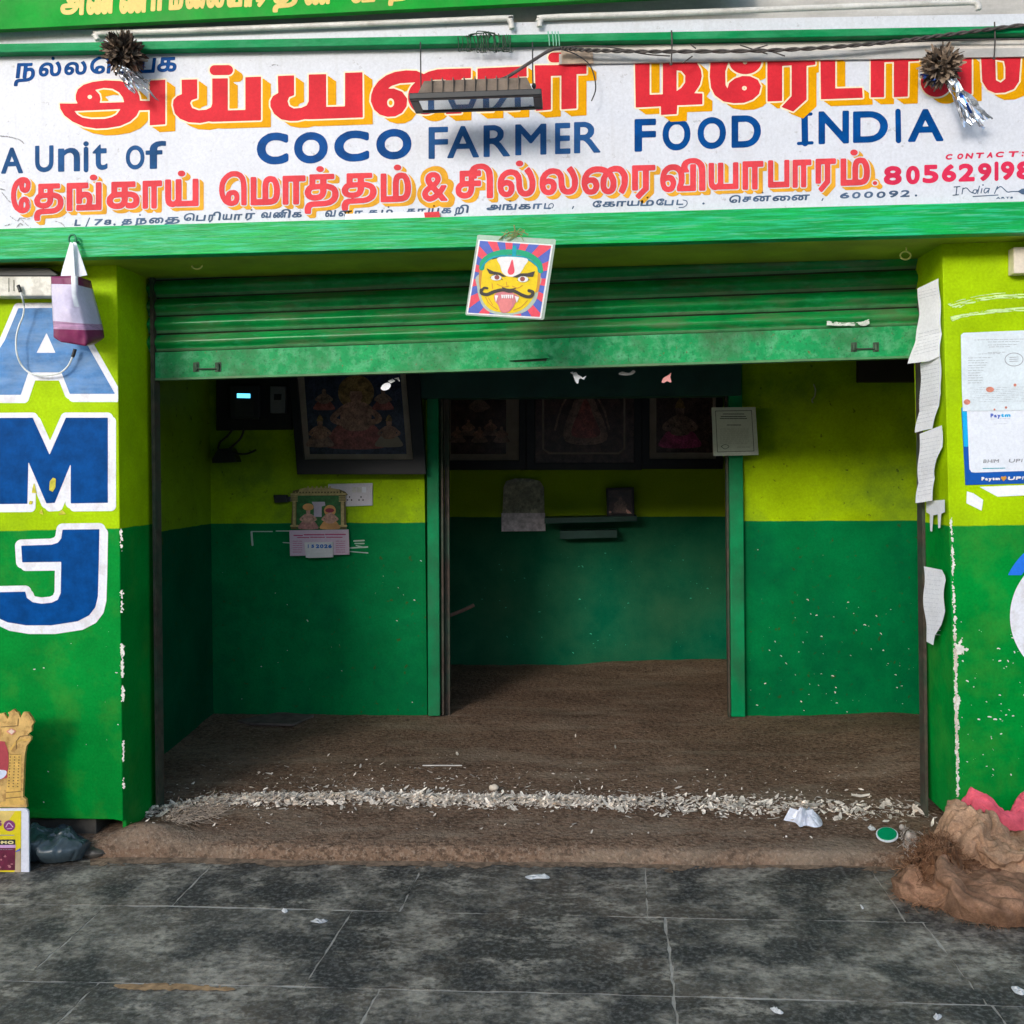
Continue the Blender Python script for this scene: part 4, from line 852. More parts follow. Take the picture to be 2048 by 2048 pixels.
DIG = [('8', 1767.5, 332, 1803.5, 370), ('0', 1812, 331.6, 1839.6, 368.7), ('5', 1845, 329.4, 1877, 366.4), ('6', 1883.7, 328.5, 1912.5, 364), ('2', 1917, 327, 1949.5, 363), ('9', 1956, 326, 1983, 362),
       ('9', 2001.7, 322.6, 2028.7, 360), ('8', 2033, 322, 2069, 359), ('5', 2076, 320, 2106, 357)]
def digits(fd):
    for ch, *bx in DIG: fd.glyph(ch, *bx, off=2.4)
    fd.stroke([(1993, 327), (1993, 358)], 8, smooth=False)
    x = [1892, 1915, 1932, 1952, 1975, 1992, 2017]; wds = [15, 14, 16.5, 18, 14, 18, 22]
    for i, ch in enumerate('CONTACT'):
        fd.glyph(ch, x[i] - 2, 308 - i * .95, x[i] + wds[i] - 4, 319.5 - i * .95, off=.9, slant=.25)
    fd.ell(2046, 305, 2, 2); fd.ell(2045, 311, 2, 2)
paint('lettering', [mat('letter_crimson', (.66, .03, .085), .5, spec=.05, var=.1)], SG, YSG - .0008, [digits], (1750, 290, 2120, 385), 1.0, label='red phone number at the right end of the sign')
BL = [('A', 2, 295, 46, 347, 1.6), ('U', 70, 291, 107, 344.5, 1.6), ('n', 116, 295.6, 160, 343, 1.6), ('t', 185, 288.6, 215, 340, 1.4), ('O', 251.5, 290.6, 289, 339, 1.6), ('f', 291, 282, 332, 337.6, 1.5)]
def unit(fd):
    for ch, *bx, o in BL: fd.glyph(ch, *bx, off=o)
    fd.stroke([(172, 298), (172, 340)], 9.5, smooth=False); fd.ell(172, 287.5, 5.5, 5)
paint('lettering', [M_blue2], SG, YSG - .0008, [unit], (-10, 270, 345, 360), 1.0, label='faded blue words A Unit Of')
BC = [('C', 513.6, 265, 577, 329), ('O', 588, 264, 655.5, 327), ('C', 668.4, 261, 738.4, 323.4), ('O', 752.4, 257.7, 823, 318.8)]
BF = [('F', 857, 253.7, 896, 317.5), ('A', 894.5, 252, 958, 315.6), ('R', 967, 250, 1020, 313.4), ('M', 1030.4, 248, 1092.8, 310), ('E', 1110, 245.7, 1141, 308), ('R', 1148, 243.5, 1201, 306)]
BD = [('F', 1269, 237.6, 1312, 303), ('O', 1325, 236, 1381, 301), ('O', 1395, 234, 1452, 298), ('D', 1463, 230.5, 1522, 295), ('N', 1637, 222, 1698, 287.6), ('D', 1706, 222, 1776, 285),
      ('A', 1816, 218, 1887, 283)]
def coco(fd):
    for ch, *bx in BC: fd.glyph(ch, *bx, off=4.2)
def farmer(fd):
    for ch, *bx in BF: fd.glyph(ch, *bx, off=1.6)
def food(fd):
    for ch, *bx in BD: fd.glyph(ch, *bx, off=2.6)
    fd.stroke([(1796, 223), (1797, 281)], 11, smooth=False)
    fd.stroke([(1609, 229), (1610, 286)], 13, smooth=False); fd.stroke([(1596, 229.5), (1622, 228)], 6.5, smooth=False); fd.stroke([(1597, 287), (1624, 285.5)], 6.5, smooth=False)
paint('lettering', [M_blue], SG, YSG - .0008, [coco], (500, 245, 840, 340), 1.0, label='round blue letters COCO')
paint('lettering', [mat('letter_blue_grey', (.018, .085, .245), .5, spec=.05, var=.2, scale=8)], SG, YSG - .0008, [farmer], (840, 235, 1215, 330), 1.0, label='greyish blue word FARMER')
paint('lettering', [M_blue], SG, YSG - .0008, [food], (1255, 205, 1900, 315), 1.0, label='blue words FOOD INDIA')
SM = [('த', 242, 438, 263, 452), ('ந', 269, 436, 292, 452), ('ை', 297, 435, 326, 447), ('த', 328, 434, 358, 451), ('ெ', 366, 426, 388, 442), ('ப', 391, 430, 410, 442), ('ர', 415, 429, 428, 445),
      ('ி', 424, 423, 440, 441), ('ய', 444, 428, 463, 440), ('ா', 467, 428, 483, 440), ('ர', 489, 426, 508, 441), ('வ', 521, 424, 541, 436), ('ண', 545, 424, 573, 436), ('ி', 560, 418, 580, 436),
      ('க', 583, 424, 603, 435), ('வ', 649, 420, 670, 434), ('ள', 676, 421, 702, 433), ('ா', 708, 421, 724, 432), ('க', 735, 420, 755, 431), ('ம', 761, 419, 785, 430), ('க', 812, 417, 830, 428),
      ('ா', 834, 417, 850, 428), ('ய', 855, 416, 877, 427), ('க', 882, 416, 902, 427), ('ற', 908, 414, 926, 432), ('ி', 918, 409, 936, 426), ('அ', 972, 409, 1001, 421), ('ங', 1004, 408, 1032, 420),
      ('க', 1036, 408, 1061, 419), ('ா', 1065, 407, 1083, 418), ('ட', 1087, 406, 1102, 418), ('ே', 1184, 401, 1202, 415), ('க', 1204, 403, 1230, 414), ('ா', 1232, 402, 1251, 413), ('ய', 1253, 401, 1278, 412),
      ('ம', 1280, 400, 1307, 412), ('ே', 1311, 397, 1327, 411), ('ப', 1328, 400, 1346, 411), ('ட', 1352, 399, 1366, 410), ('ெ', 1457, 390, 1480, 406), ('ச', 1484, 393, 1501, 404), ('ன', 1505, 391, 1541, 403),
      ('ை', 1544, 391, 1580, 402), ('ன', 1582, 389, 1618, 401),
      ('6', 1679, 385, 1698, 397), ('0', 1703, 384, 1720, 397), ('0', 1727, 383, 1745, 396), ('0', 1752, 383, 1770, 396), ('9', 1776, 381, 1795, 395), ('2', 1800, 380, 1819, 394),
      ('L', 148, 439, 161, 452), ('7', 187, 438, 204, 451), ('8', 207, 439, 222, 450)]
def small_line(fd):
    for ch, *bx in SM: fd.glyph(ch, *bx, off=.75, slant=.18)
    fd.stroke([(179, 436), (171, 455)], 2.2, smooth=False)
    for x, y in ((280, 430), (503, 420), (777, 414), (868, 412), (1020, 402), (1295, 395), (1525, 385)): fd.ell(x, y, 2, 1.8)
    for x, y in ((229, 449), (1407, 407), (1832, 391)): fd.ell(x, y, 2.4, 2.2)
    for x, y in ((1146, 415), (1645, 399)): fd.stroke([(x + 1, y - 2), (x - 1, y + 2)], 2.4, smooth=False)
    fd.stroke([(1098, 418), (1098, 410), (1104, 407), (1107, 411), (1104, 416)], 1.8)       # closing loops
    fd.stroke([(1366, 400), (1373, 402), (1374, 408), (1368, 414), (1358, 415)], 1.8)
    # sign painter's signature
    for p in ([(1908, 374), (1920, 373)], [(1914, 374), (1912, 390)], [(1906, 390.5), (1917, 389.5)], [(1926, 376), (1924, 388)], [(1926, 378), (1933, 376), (1940, 383), (1946, 386)],
              [(1955, 380), (1948, 380), (1946, 385), (1951, 387), (1954, 381)], [(1959, 372), (1955, 387)], [(1964, 377), (1962, 386)], [(1978, 377), (1971, 377), (1968, 383), (1971, 386), (1977, 380)],
              [(1979, 377), (1976, 386)], [(1995, 373), (1989, 387)], [(1994, 378), (2001, 373), (2008, 378), (2015, 384), (2025, 383), (2040, 383)]):
        fd.stroke(p, 2.0)
    fd.ell(1966, 370, 1.8, 1.6); fd.stroke([(1946, 393), (1996, 390)], 2.0, smooth=False); fd.poly([(2036, 383), (2044, 378), (2060, 376), (2060, 390), (2044, 388)])
    fd.text('ARTS', 1992, 394, 2026, 398, .4)
paint('lettering', [M_greyblue], SG, YSG - .0008, [small_line], (130, 360, 2080, 462), .9, label='small grey blue address line along the bottom')
TP = [('ந', 27, 126, 67, 172), ('ல', 76, 123, 121, 153), ('ல', 127, 122, 172, 150), ('ெ', 178, 112, 220, 148), ('ச', 226, 120, 266, 148), ('ப', 280, 116, 309, 146), ('க', 313, 114, 352, 144)]
def top_small(fd):
    for ch, *bx in TP: fd.glyph(ch, *bx, off=1.6, slant=.12)
    fd.ell(106, 117, 3.5, 3.5)
paint('lettering', [M_blue], SG, YSG - .0008, [top_small], (10, 100, 370, 190), 1.0, label='short blue Tamil line at the top left')
def cracks(fd):
    for P, w in (([(4, 385), (14, 398), (20, 404)], 1.6), ([(20, 432), (34, 442), (40, 436), (56, 438), (66, 430)], 1.8), ([(40, 436), (50, 446), (60, 455)], 1.4), ([(33, 455), (40, 447), (45, 450)], 2.2), ([(110, 442), (122, 446), (130, 454)], 2.0), ([(0, 272), (20, 274), (40, 280), (48, 288)], 2.2),
                 ([(54, 425), (60, 414), (58, 404)], 1.2), ([(0, 378), (10, 380)], 2.4), ([(8, 452), (22, 448)], 1.8), ([(540, 133), (548, 129), (556, 131)], 1.6)): fd.stroke(P, w)
    gnaw(fd, 3.0, .5, 61)
paint('stain', [mat('hairline_stain', (.30, .29, .30), .8, var=.2)], SG, YSG - .0022, [cracks], (-5, 120, 570, 462), .8, label='fine grey cracks and stains at the left end of the sign')
mb = MB(); mb.pxpoly([(690, 428), (850, 423), (852, 437), (690, 442)], YSG - .006, .004); mb.build('white_patch', M_paper, SG)
mb = MB(); mb.pxpoly([(848, 425), (878, 423), (881, 436), (850, 438)], YSG - .012, .005); mb.build('red_tag', M_red2, SG)

# sign above, cut off by the top of the photo
BN = thing('upper_banner', 'green banner with yellow Tamil lettering across the top left', 'banner', tuple(U(500, 40, -.22)))
YBN = -.22
mb = MB(); mb.pxpoly([(-330, -250), (1500, -330), (1500, -16), (900, 14), (313, 43), (-330, 75)], YBN, .03); mb.build('panel', M_banner, BN)
BG_ = [('அ', 120, -16, 167, 31), ('ண', 172, -14, 230, 29), ('ண', 238, -16, 297, 27), ('ா', 301, -20, 331, 22), ('ம', 337, -22, 366, 20), ('ை', 370, -23, 410, 18), ('ல', 412, -26, 448, 16), ('ய', 453, -27, 484, 15),
       ('ா', 488, -27, 508, 14), ('ர', 511, -28, 535, 14), ('த', 545, -26, 594, 24), ('ண', 608, -32, 665, 10), ('வ', 700, -36, 750, 6), ('த', 776, -40, 820, 11)]
def ban(fd):
    for ch, *bx in BG_: fd.glyph(ch, *bx, off=2.6, slant=.05, skew=-.049)
paint('lettering', [M_yellow], BN, YBN - .001, [ban], (90, -60, 850, 45), 1.1)

# fascia with its conduits
FA = MB(); FA.pxpoly([(-330, -80), (2360, -160), (2360, 60), (-330, 100)], -.10, .07); 
fas = FA.build('fascia', M_fascia, None, loc=tuple(U(1024, 60, -.1)), label='dusty grey fascia wall between the banner and the sign', cat='fascia')
mb = MB(); mb.pxpoly([(300, 71), (2360, 22), (2360, 45), (300, 83)], -.14, .05); mb.build('ledge', M_whitetube, fas)
def conduit(pts, label):
    P = smooth_path(pts, 6)
    mb = MB(); mb.tube(U(P[:, 0], P[:, 1], -.175), .011, 10)
    o = mb.build('conduit_pipe', M_whitetube, None, loc=tuple(U(*pts[0], -.175)), smooth=True, label=label, cat='pipe', group='white conduit pipes on the fascia')
    return o
conduit([(196, 80), (193, 72), (203, 66), (350, 62), (700, 49), (1000, 37), (1016, 38), (1022, 45), (1024, 58)], 'white pipe on the fascia whose right end bends down above the flood lamp')
conduit([(1079, 54), (1081, 42), (1094, 35), (1300, 28), (1600, 17), (1900, 6), (1945, 5), (1955, 10), (1957, 20)], 'white pipe on the fascia running off to the top right')
# ------------------------------------------------------------------ rolling shutter
M_slat = mat('shutter_green', (.0, .235, .045), .30, spec=.35, var=.2, scale=6, dirt=[dict(c=(.15, .15, .09), amt=.6, scale=7, sharp=.09, mid=.56, st=(.4, 1, 3)),
             dict(c=(.03, .40, .15), amt=.5, scale=26, sharp=.08, mid=.62, st=(.6, 1, 1.5))], bump=.0008, bscale=80)
M_groove = mat('shutter_groove', (.035, .055, .028), .8, var=.3, scale=10)
M_lip = mat('shutter_lip', (.06, .24, .09), .6, var=.25, scale=12, dirt=(.20, .18, .11), dirt_amt=.55, dirt_scale=8, dirt_stretch=(.3, 1, 1))
M_sbar = mat('shutter_bar', (.012, .33, .10), .5, spec=.12, var=.18, scale=8, dirt=[dict(c=(.20, .52, .30), amt=.45, scale=24, sharp=.10, mid=.56), dict(c=(.06, .085, .045), amt=.7, scale=4, sharp=.09, mid=.57),
             dict(c=(.02, .12, .05), amt=.6, scale=75, sharp=.05, mid=.60), dict(c=(.17, .10, .045), amt=.7, scale=42, sharp=.025, mid=.655)], bump=.0012, bscale=70)
SH = thing('rolling_shutter', 'green steel roller shutter raised above the dark doorway of the shop', 'shutter', tuple(U(1080, 735, YS)))
PL, PR = U(270, 707, YS), U(1878, 651, YS)
pitch = .0775
prof = [(0, .010), (.03, .010), (.05, -.002), (.16, -.004), (.20, -.006)] + [(.24 + .62 * k / 10, -.006 - .017 * math.sin(math.pi * k / 10)) for k in range(11)] + [(.90, -.004), (.96, -.002), (.98, .010)]
mb = MB()
for k in range(9):
    zz = [(k + t) * pitch for t, _ in prof] + [(k + 1) * pitch]; yy = [y for _, y in prof] + [.010]
    nx = 40
    G = np.zeros((len(zz), nx, 3))
    for i in range(len(zz)):
        for j in range(nx):
            u = j / (nx - 1)
            wob = .0016 * (vnoise(u * 9, k * 3.3, 5) - .5) + .0008 * (vnoise(u * 40, k * 3.3, 6) - .5)
            G[i, j] = (PL[0] + (PR[0] - PL[0]) * u, YS + yy[i] + wob, PL[2] + (PR[2] - PL[2]) * u + zz[i] + wob)
    n0 = len(mb.f)
    mb.grid(G)
    for i in range(len(zz) - 1):
        t = (zz[i] / pitch - k)
        mi = 1 if (t < .035 or t > .97) else (2 if t < .19 else 0)
        for j in range(nx - 1): mb.m[n0 + i * (nx - 1) + j] = mi
mb.build('curtain', [M_slat, M_groove, M_lip], SH, smooth=True)
mb = MB(); mb.pxpoly([(300, 705), (1852, 650), (1850, 711), (302, 758)], YS - .018, .03); bar = mb.build('bottom_bar', M_sbar, SH, bevel=.003)
mb = MB(); mb.pxpoly([(300, 757), (1850, 710.5), (1850, 715), (302, 761)], YS - .026, .05); mb.build('bottom_lip', M_lip, SH)
mb = MB()
mb.pxpoly([(1014, 711), (1096, 708), (1098, 716), (1018, 721)], YS - .034, .018, 0); mb.pxpoly([(1022, 719), (1096, 715), (1092, 722), (1030, 724)], YS - .0195, .003, 1)
mb.build('pull_handle', [M_sbar, M_groove], bar)
M_hasp = mat('hasp_worn', (.045, .085, .05), .7, var=.35, scale=30)
def hasp(x, y):
    mb = MB()
    for dx in (-24, 20):
        mb.pxpoly([(x + dx - 6, y - 9), (x + dx + 6, y - 10), (x + dx + 6, y + 9), (x + dx - 6, y + 10)], YS - .021, .006)
    P = [(x - 24, y + 2), (x - 14, y + 4), (x, y + 3.5), (x + 14, y + 3), (x + 22, y + 1)]
    mb.tube(U([p[0] for p in P], [p[1] for p in P], YS - .026), .0035, 8)
    for dx in (-24, 20): mb.tube(U([x + dx, x + dx], [y - 7, y + 7], YS - .026), .006, 8)
    mb.build('lock_hasp', M_hasp, bar)
hasp(416, 734); hasp(1732, 694)
mb = MB()
mb.pxpoly([(299, 548), (306, 548), (318, 1655), (312, 1655)], YS - .032, .06); mb.build('guide_rail', M_rust, SH, label='left guide rail')
mb = MB(); mb.pxpoly([(1838, 507), (1845, 507), (1857, 1655), (1851, 1655)], YS - .032, .06); mb.build('guide_rail', M_rust, SH, label='right guide rail')
def scuff_w(fd):
    for o in (-3, 0, 2, 4): fd.stroke([(1654, 646 + o), (1690, 648 + o * .6), (1725, 647 + o), (1738, 642 + o)], 2.2)
    gnaw(fd, 5.0, .12, 77)
paint('paint_scuff', [mat('scuff_white', (.60, .66, .58), .7, var=.2, scale=40)], SH, YS - .026, [scuff_w], (1640, 630, 1750, 660), 1.0)

# ------------------------------------------------------------------ hung from the sign
FLD = thing('flood_light', 'dusty black flood lamp hanging face down on wires before the red letters', 'lamp', tuple(U(950, 190, -.45)))
YF = -.47
a, b = U(818, 195, YF), U(1083, 191, YF)
zt, zb_ = U(950, 181, YF)[2], U(950, 194, YF)[2]
dl = .15
mb = MB()
for bx in (((a[0], YF, zb_), (b[0], YF + .022, zt)), ((a[0], YF + dl - .02, zb_), (b[0], YF + dl, zt)), ((a[0], YF + .022, zb_), (a[0] + .03, YF + dl - .02, zt)), ((b[0] - .03, YF + .022, zb_), (b[0], YF + dl - .02, zt))): mb.box(*bx)
mb.build('bezel', M_black, FLD, bevel=.003)
mb = MB(); mb.box((a[0] + .03, YF + .022, zb_ + .004), (b[0] - .03, YF + dl - .02, zb_ + .010))
mb.build('glass', mat('lamp_glass', (.74, .77, .78), .05, metal=.75, spec=.8, var=.0, fine=0), FLD)
M_lampbody = mat('dusty_lamp_body', (.17, .135, .11), .85, var=.2, scale=25, dirt=(.32, .25, .20), dirt_amt=.4, dirt_scale=12)
mb = MB(); h = .048
x0, x1 = a[0] + .028, b[0] - .03
mb.add([(x0, YF + .012, zt), (x1, YF + .012, zt), (x1, YF + dl - .012, zt), (x0, YF + dl - .012, zt), (x0 + .022, YF + .022, zt + h), (x1 - .022, YF + .022, zt + h), (x1 - .022, YF + dl - .022, zt + h), (x0 + .022, YF + dl - .022, zt + h)],
       [(0, 3, 2, 1), (4, 5, 6, 7), (0, 1, 5, 4), (1, 2, 6, 5), (2, 3, 7, 6), (3, 0, 4, 7)])
for i in range(9):
    x = x0 + .05 + i * (x1 - x0 - .1) / 8
    mb.box((x - .0016, YF + .006, zt + .001), (x + .0016, YF + dl - .01, zt + h + .004))
mb.build('housing', M_lampbody, FLD, bevel=.002)
mb = MB()
for px in (841, 1065):
    p = U(px, 100, YF + .06); mb.tube([(p[0], p[1], zt + .03), (p[0], p[1], U(px, 84, YF + .06)[2])], .0024, 6)
mb.build('hanging_wire', M_wire, FLD)
mb = MB(); mb.ellipsoid(U(1068, 172, YF + .05), (.008, .012, .010), 10, 6); mb.build('side_knob', M_black, FLD)
P = smooth_path([(1000, 160), (1018, 152), (1060, 125), (1090, 106), (1108, 98), (1120, 97)], 6)
ys = np.linspace(YF + .06, -.21, len(P))
mb = MB(); mb.tube(np.array([U(p[0], p[1], y) for p, y in zip(P, ys)]), .0062, 8); mb.build('power_cable', mat('cable_grey', (.12, .095, .09), .6, var=.3), FLD, smooth=True)

def pxtube(pts, Y, r, n=6, k=6):
    P = smooth_path(pts, k); Ys = np.interp(np.linspace(0, 1, len(P)), np.linspace(0, 1, len(pts)), Y if not np.isscalar(Y) else [Y] * len(pts))
    return np.array([U(p[0], p[1], y) for p, y in zip(P, Ys)]), r, n
# twisted service wires along the top rail
mb = MB()
base = [(1125, 96), (1190, 101), (1340, 103), (1560, 100), (1750, 87), (1890, 70), (2060, 48), (2300, 20)]
for ph in (0, math.pi):
    P = smooth_path(base, 26); t = np.arange(len(P))
    P = P + np.stack([np.zeros(len(P)), 2.2 * np.sin(t * .75 + ph)], 1)
    W = U(P[:, 0], P[:, 1], -.215); W[:, 1] += .004 * np.cos(t * .75 + ph)
    mb.tube(W, .0042, 6)
for pts in ([(1120, 94), (1180, 92), (1230, 96), (1290, 108), (1340, 112)], [(1480, 90), (1510, 100), (1535, 108)], [(1490, 104), (1535, 90)], [(1366, 126), (1385, 112)], [(1380, 88), (1392, 97)], [(1570, 112), (1540, 102)]):
    mb.tube(*pxtube(pts, -.212, .0026))
mb.tube(*pxtube([(1700, 92), (1850, 82), (2060, 78)], -.19, .003))
mb.build('service_wire', M_rope, None, loc=tuple(U(1125, 96, -.21)), smooth=True, label='dark twisted service wire sagging along the top rail of the sign', cat='wire')
mb = MB(); mb.tube(*pxtube([(1117, 97), (1150, 108), (1178, 128), (1189, 155), (1191, 180), (1183, 202)], -.215, [.0015] * 3 + [.003] * 28)if False else pxtube([(1117, 97), (1150, 108), (1178, 128), (1189, 155), (1191, 180), (1183, 202)], -.215, .0024))
mb.build('loose_wire', M_wire, None, loc=tuple(U(1117, 97, -.215)), smooth=True, label='thin loose wire end dangling right of the flood lamp', cat='wire')
for px, y0, y1, lab in ((1343, 61, 128, 'tie wire round the top rail above the first letter right of the gap'), (1989, 44, 116, 'tie wire round the top rail near the right edge of the photo')):
    mb = MB(); mb.tube(*pxtube([(px, y0), (px + 1, (y0 + y1) / 2), (px - 1, y1)], -.208, .0028)); mb.ellipsoid(U(px - 1, y1, -.206), (.006, .005, .006), 8, 5)
    mb.build('tie_wire', M_rope, None, loc=tuple(U(px, y0, -.208)), label=lab, cat='wire', group='tie wires on the top rail')
# string tangle and cord lashed round the rail
mb = MB()
r = np.random.default_rng(3)
for i in range(34):
    x = r.uniform(915, 1020); w = r.uniform(2, 14)
    top, bot = 72 - (x - 915) * .012 + r.uniform(-4, 2), 98 + r.uniform(-2, 6)
    mb.tube(*pxtube([(x, top), (x + w * .3, (top + bot) / 2), (x + w * r.uniform(-.5, 1), bot), (x + w, bot + 1)], [-.20, -.209, -.204, -.19], r.uniform(.0008, .0018), 5))
for i in range(8):
    x = r.uniform(930, 985)
    mb.tube(*pxtube([(x, 75), (x + r.uniform(-14, 14), 66 + r.uniform(-6, 3)), (x + r.uniform(-30, 45), 68 + r.uniform(-4, 8))], [-.205, -.21, -.2], r.uniform(.0012, .0026), 5))
mb.build('string_tangle', M_string, None, loc=tuple(U(960, 80, -.2)), smooth=True, label='tangle of dark green string wound round the top rail above the flood lamp', cat='string')
mb = MB()
for x in (1096, 1104, 1110, 1116):
    mb.tube(*pxtube([(x, 63), (x + 2, 75), (x + 3, 92)], [-.196, -.206, -.203], .0022, 6))
mb.build('cord_lashing', mat('pale_green_cord', (.22, .50, .36), .7, var=.2), None, loc=tuple(U(1105, 75, -.2)), smooth=True, label='pale green cord lashed round the top rail at the cable joint', cat='cord')

# dried flower balls with tinsel
M_dry = mat('dry_flower_brown', (.052, .036, .028), .9, var=.5, scale=70, dirt=(.30, .22, .15), dirt_amt=.55, dirt_scale=45, dirt_sharp=.05)
M_dry2 = mat('dry_flower_tan', (.34, .25, .18), .85, var=.45, scale=60, dirt=(.07, .05, .04), dirt_amt=.6, dirt_scale=30)
M_tinsel = mat('silver_tinsel', (.62, .63, .66), .22, metal=.85, var=.2, scale=30)
M_tinselb = mat('blue_tinsel', (.02, .07, .30), .25, metal=.7, var=.3)
def pompon(cx, cy, rp, Y, mats, seed, label, tails, npet=560):
    rr = np.random.default_rng(seed); c = U(cx, cy, Y); R = rp / 2048 * 3.75
    T = thing('flower_ball', label, 'dried flower', tuple(c), 'dried flower balls hung over the sign')
    mb = MB()
    for i in range(npet):
        d = rr.normal(size=3); d /= np.linalg.norm(d)
        side = np.cross(d, rr.normal(size=3)); side /= np.linalg.norm(side); up = np.cross(side, d)
        l0 = R * rr.uniform(.25, .5); l1 = R * rr.uniform(.55, 1.08); w = R * rr.uniform(.05, .17); cu = R * rr.uniform(-.15, .3)
        p0 = c + d * l0; p1 = c + d * (l0 + l1) / 2 + up * cu * .3; p2 = c + d * l1 + up * cu
        mb.add([p0 - side * w * .5, p0 + side * w * .5, p1 + side * w, p1 - side * w, p2 + side * w * rr.uniform(0, .5), p2 - side * w * rr.uniform(0, .5)], [(0, 1, 2, 3), (3, 2, 4, 5)], int(rr.uniform() < mats[2]))
    mb.ellipsoid(c, (R * .55,) * 3, 10, 6)
    mb.build('petals', mats[:2], T)
    mb = MB()
    for (x0, y0, x1, y1, w, mi) in tails:
        p = U(x0, y0, Y - .01); qv = U(x1, y1, Y - .015)
        n = 7; dirn = qv - p; sd = np.cross(dirn, [0, 1, 0]); sd /= np.linalg.norm(sd)
        G = np.zeros((n, 2, 3))
        for k in range(n):
            t = k / (n - 1); m_ = p + dirn * t + np.array([0, .012 * math.sin(t * 5 + x0), 0]) + sd * .004 * math.sin(t * 7 + y1)
            tw = math.cos(t * 4 + x1) * w / 2 / 512
            G[k, 0] = m_ - sd * tw + np.array([0, .003 * math.sin(t * 4 + x1), 0]); G[k, 1] = m_ + sd * tw - np.array([0, .003 * math.sin(t * 4 + x1), 0])
        mb.grid(G, mi)
    mb.build('tinsel', [M_tinsel, M_tinselb, M_wire], T)
rr = np.random.default_rng(5)
tl = [(231 + rr.uniform(-6, 16), 134 + rr.uniform(-5, 6), 268 + rr.uniform(-20, 40), 168 + rr.uniform(-6, 22), rr.uniform(2, 7), 0) for _ in range(14)] + \
     [(262, 136, 300, 172, 2.5, 2), (276, 145, 296, 170, 2, 2), (226, 128, 250, 148, 5, 1), (234, 140, 270, 185, 2, 2), (285, 172, 318, 200, 4, 0), (240, 142, 258, 160, 7, 2)]
pompon(247, 107, 46, -.235, (M_dry, M_dry2, .22), 2, 'dark withered flower ball hung at the left end of the sign', tl)
tr = [(1893 + rr.uniform(-3, 10), 152 + rr.uniform(-3, 6), 1945 + rr.uniform(-22, 36), 245 + rr.uniform(-16, 14), rr.uniform(4, 9), 0) for _ in range(17)] + \
     [(1900, 165, 1962, 252, 7, 1), (1855, 150, 1845, 158, 8, 1), (1862, 158, 1872, 168, 8, 1), (1848, 146, 1850, 154, 10, 1), (1905, 175, 1985, 238, 3, 0)]
pompon(1883, 133, 44, -.235, (M_dry2, M_dry, .42), 9, 'tan withered flower ball with silver tinsel tails near the right end of the sign', tr)

# ------------------------------------------------------------------ guardian mask picture in a plastic sleeve
Z9 = lambda pts: [(x / 9.2 + 920, y / 9.2 + 440) for x, y in pts]
MK = thing('mask_picture', 'picture of a yellow fanged mask face in a plastic sleeve hung from the green beam', 'picture', tuple(U(1020, 560, -.22)))
YM = -.225
tilt = lambda a, b, s: UP(a, b, (0, YM - s, U(1020, 470, YM)[2]), (0, 1, .10))
def tpoly(mb, pts, s, d, mi=0):
    P = np.array(pts); V = tilt(P[:, 0], P[:, 1], s); mb.prism(V, (0, d, 0), mi)
mb = MB(); tpoly(mb, Z9([(320, 280), (350, 272), (1745, 352), (1765, 375), (1548, 1815), (1520, 1835), (115, 1752), (98, 1725)]), 0, .0015)
mb.build('sleeve', mat('clear_sleeve', (.62, .72, .64), .12, spec=.6, var=.05, alpha=.55), MK)
LX = []
def m_white(fd): fd.poly(Z9([(345, 365), (1708, 458), (1490, 1808), (125, 1722)]))
def m_bg(fd): fd.poly(Z9([(372, 388), (1672, 478), (1462, 1778), (155, 1700)]))
def m_rays(fd):
    c = np.array([905, 1080])
    for k in range(0, 30, 2):
        a0, a1 = k * math.pi / 15, (k + .95) * math.pi / 15
        for rr_, ss in ((0, 0),):
            fd.poly(Z9([c, c + 1500 * np.array([math.cos(a0), math.sin(a0)]), c + 1500 * np.array([math.cos(a1), math.sin(a1)])]), .3)
    m = Field(fd.x0, fd.y0, fd.x0 + fd.W * fd.res, fd.y0 + fd.H * fd.res, fd.res); m_bg(m); fd.F = np.minimum(fd.F, m.F[:fd.H, :fd.W])
def m_pale(fd):
    fd.poly(Z9([(330, 1250), (420, 1560), (600, 1700), (900, 1735), (1180, 1680), (1370, 1500), (1430, 1280), (1400, 1000), (400, 1000)]), 1.5, True)
def m_ears(fd):
    fd.poly(Z9([(375, 900), (430, 900), (440, 1250), (385, 1260), (355, 1100)]), 1, True); fd.poly(Z9([(1430, 950), (1475, 960), (1450, 1250), (1400, 1320), (1400, 1100)]), 1, True)
def m_face(fd):
    fd.poly(Z9([(470, 800), (560, 740), (720, 690), (940, 690), (1180, 710), (1330, 780), (1420, 880), (1420, 1100), (1390, 1300), (1310, 1480), (1180, 1620), (1000, 1700), (800, 1700), (600, 1660), (470, 1560), (395, 1400), (395, 1150), (420, 930)]), .5, True)
def m_green(fd):
    fd.stroke(Z9([(400, 880), (430, 770), (560, 660), (760, 600), (960, 590), (1160, 610), (1340, 690), (1450, 800), (1480, 930)]), 11)
def m_teal(fd):
    fd.stroke(Z9([(395, 885), (450, 800), (580, 700), (760, 660), (960, 665), (1160, 680), (1320, 760), (1420, 850), (1465, 940)]), 3.4); fd.stroke(Z9([(1000, 500), (995, 650)]), 8, False)
def m_hair(fd):
    fd.stroke(Z9([(600, 715), (760, 680), (900, 682), (1100, 700), (1280, 745), (1390, 830)]), 2.6)
def m_tilak(fd):
    fd.poly(Z9([(715, 690), (1220, 710), (1180, 850), (1120, 950), (1060, 1020), (960, 1040), (860, 1025), (780, 960), (745, 840)]), .5, True)
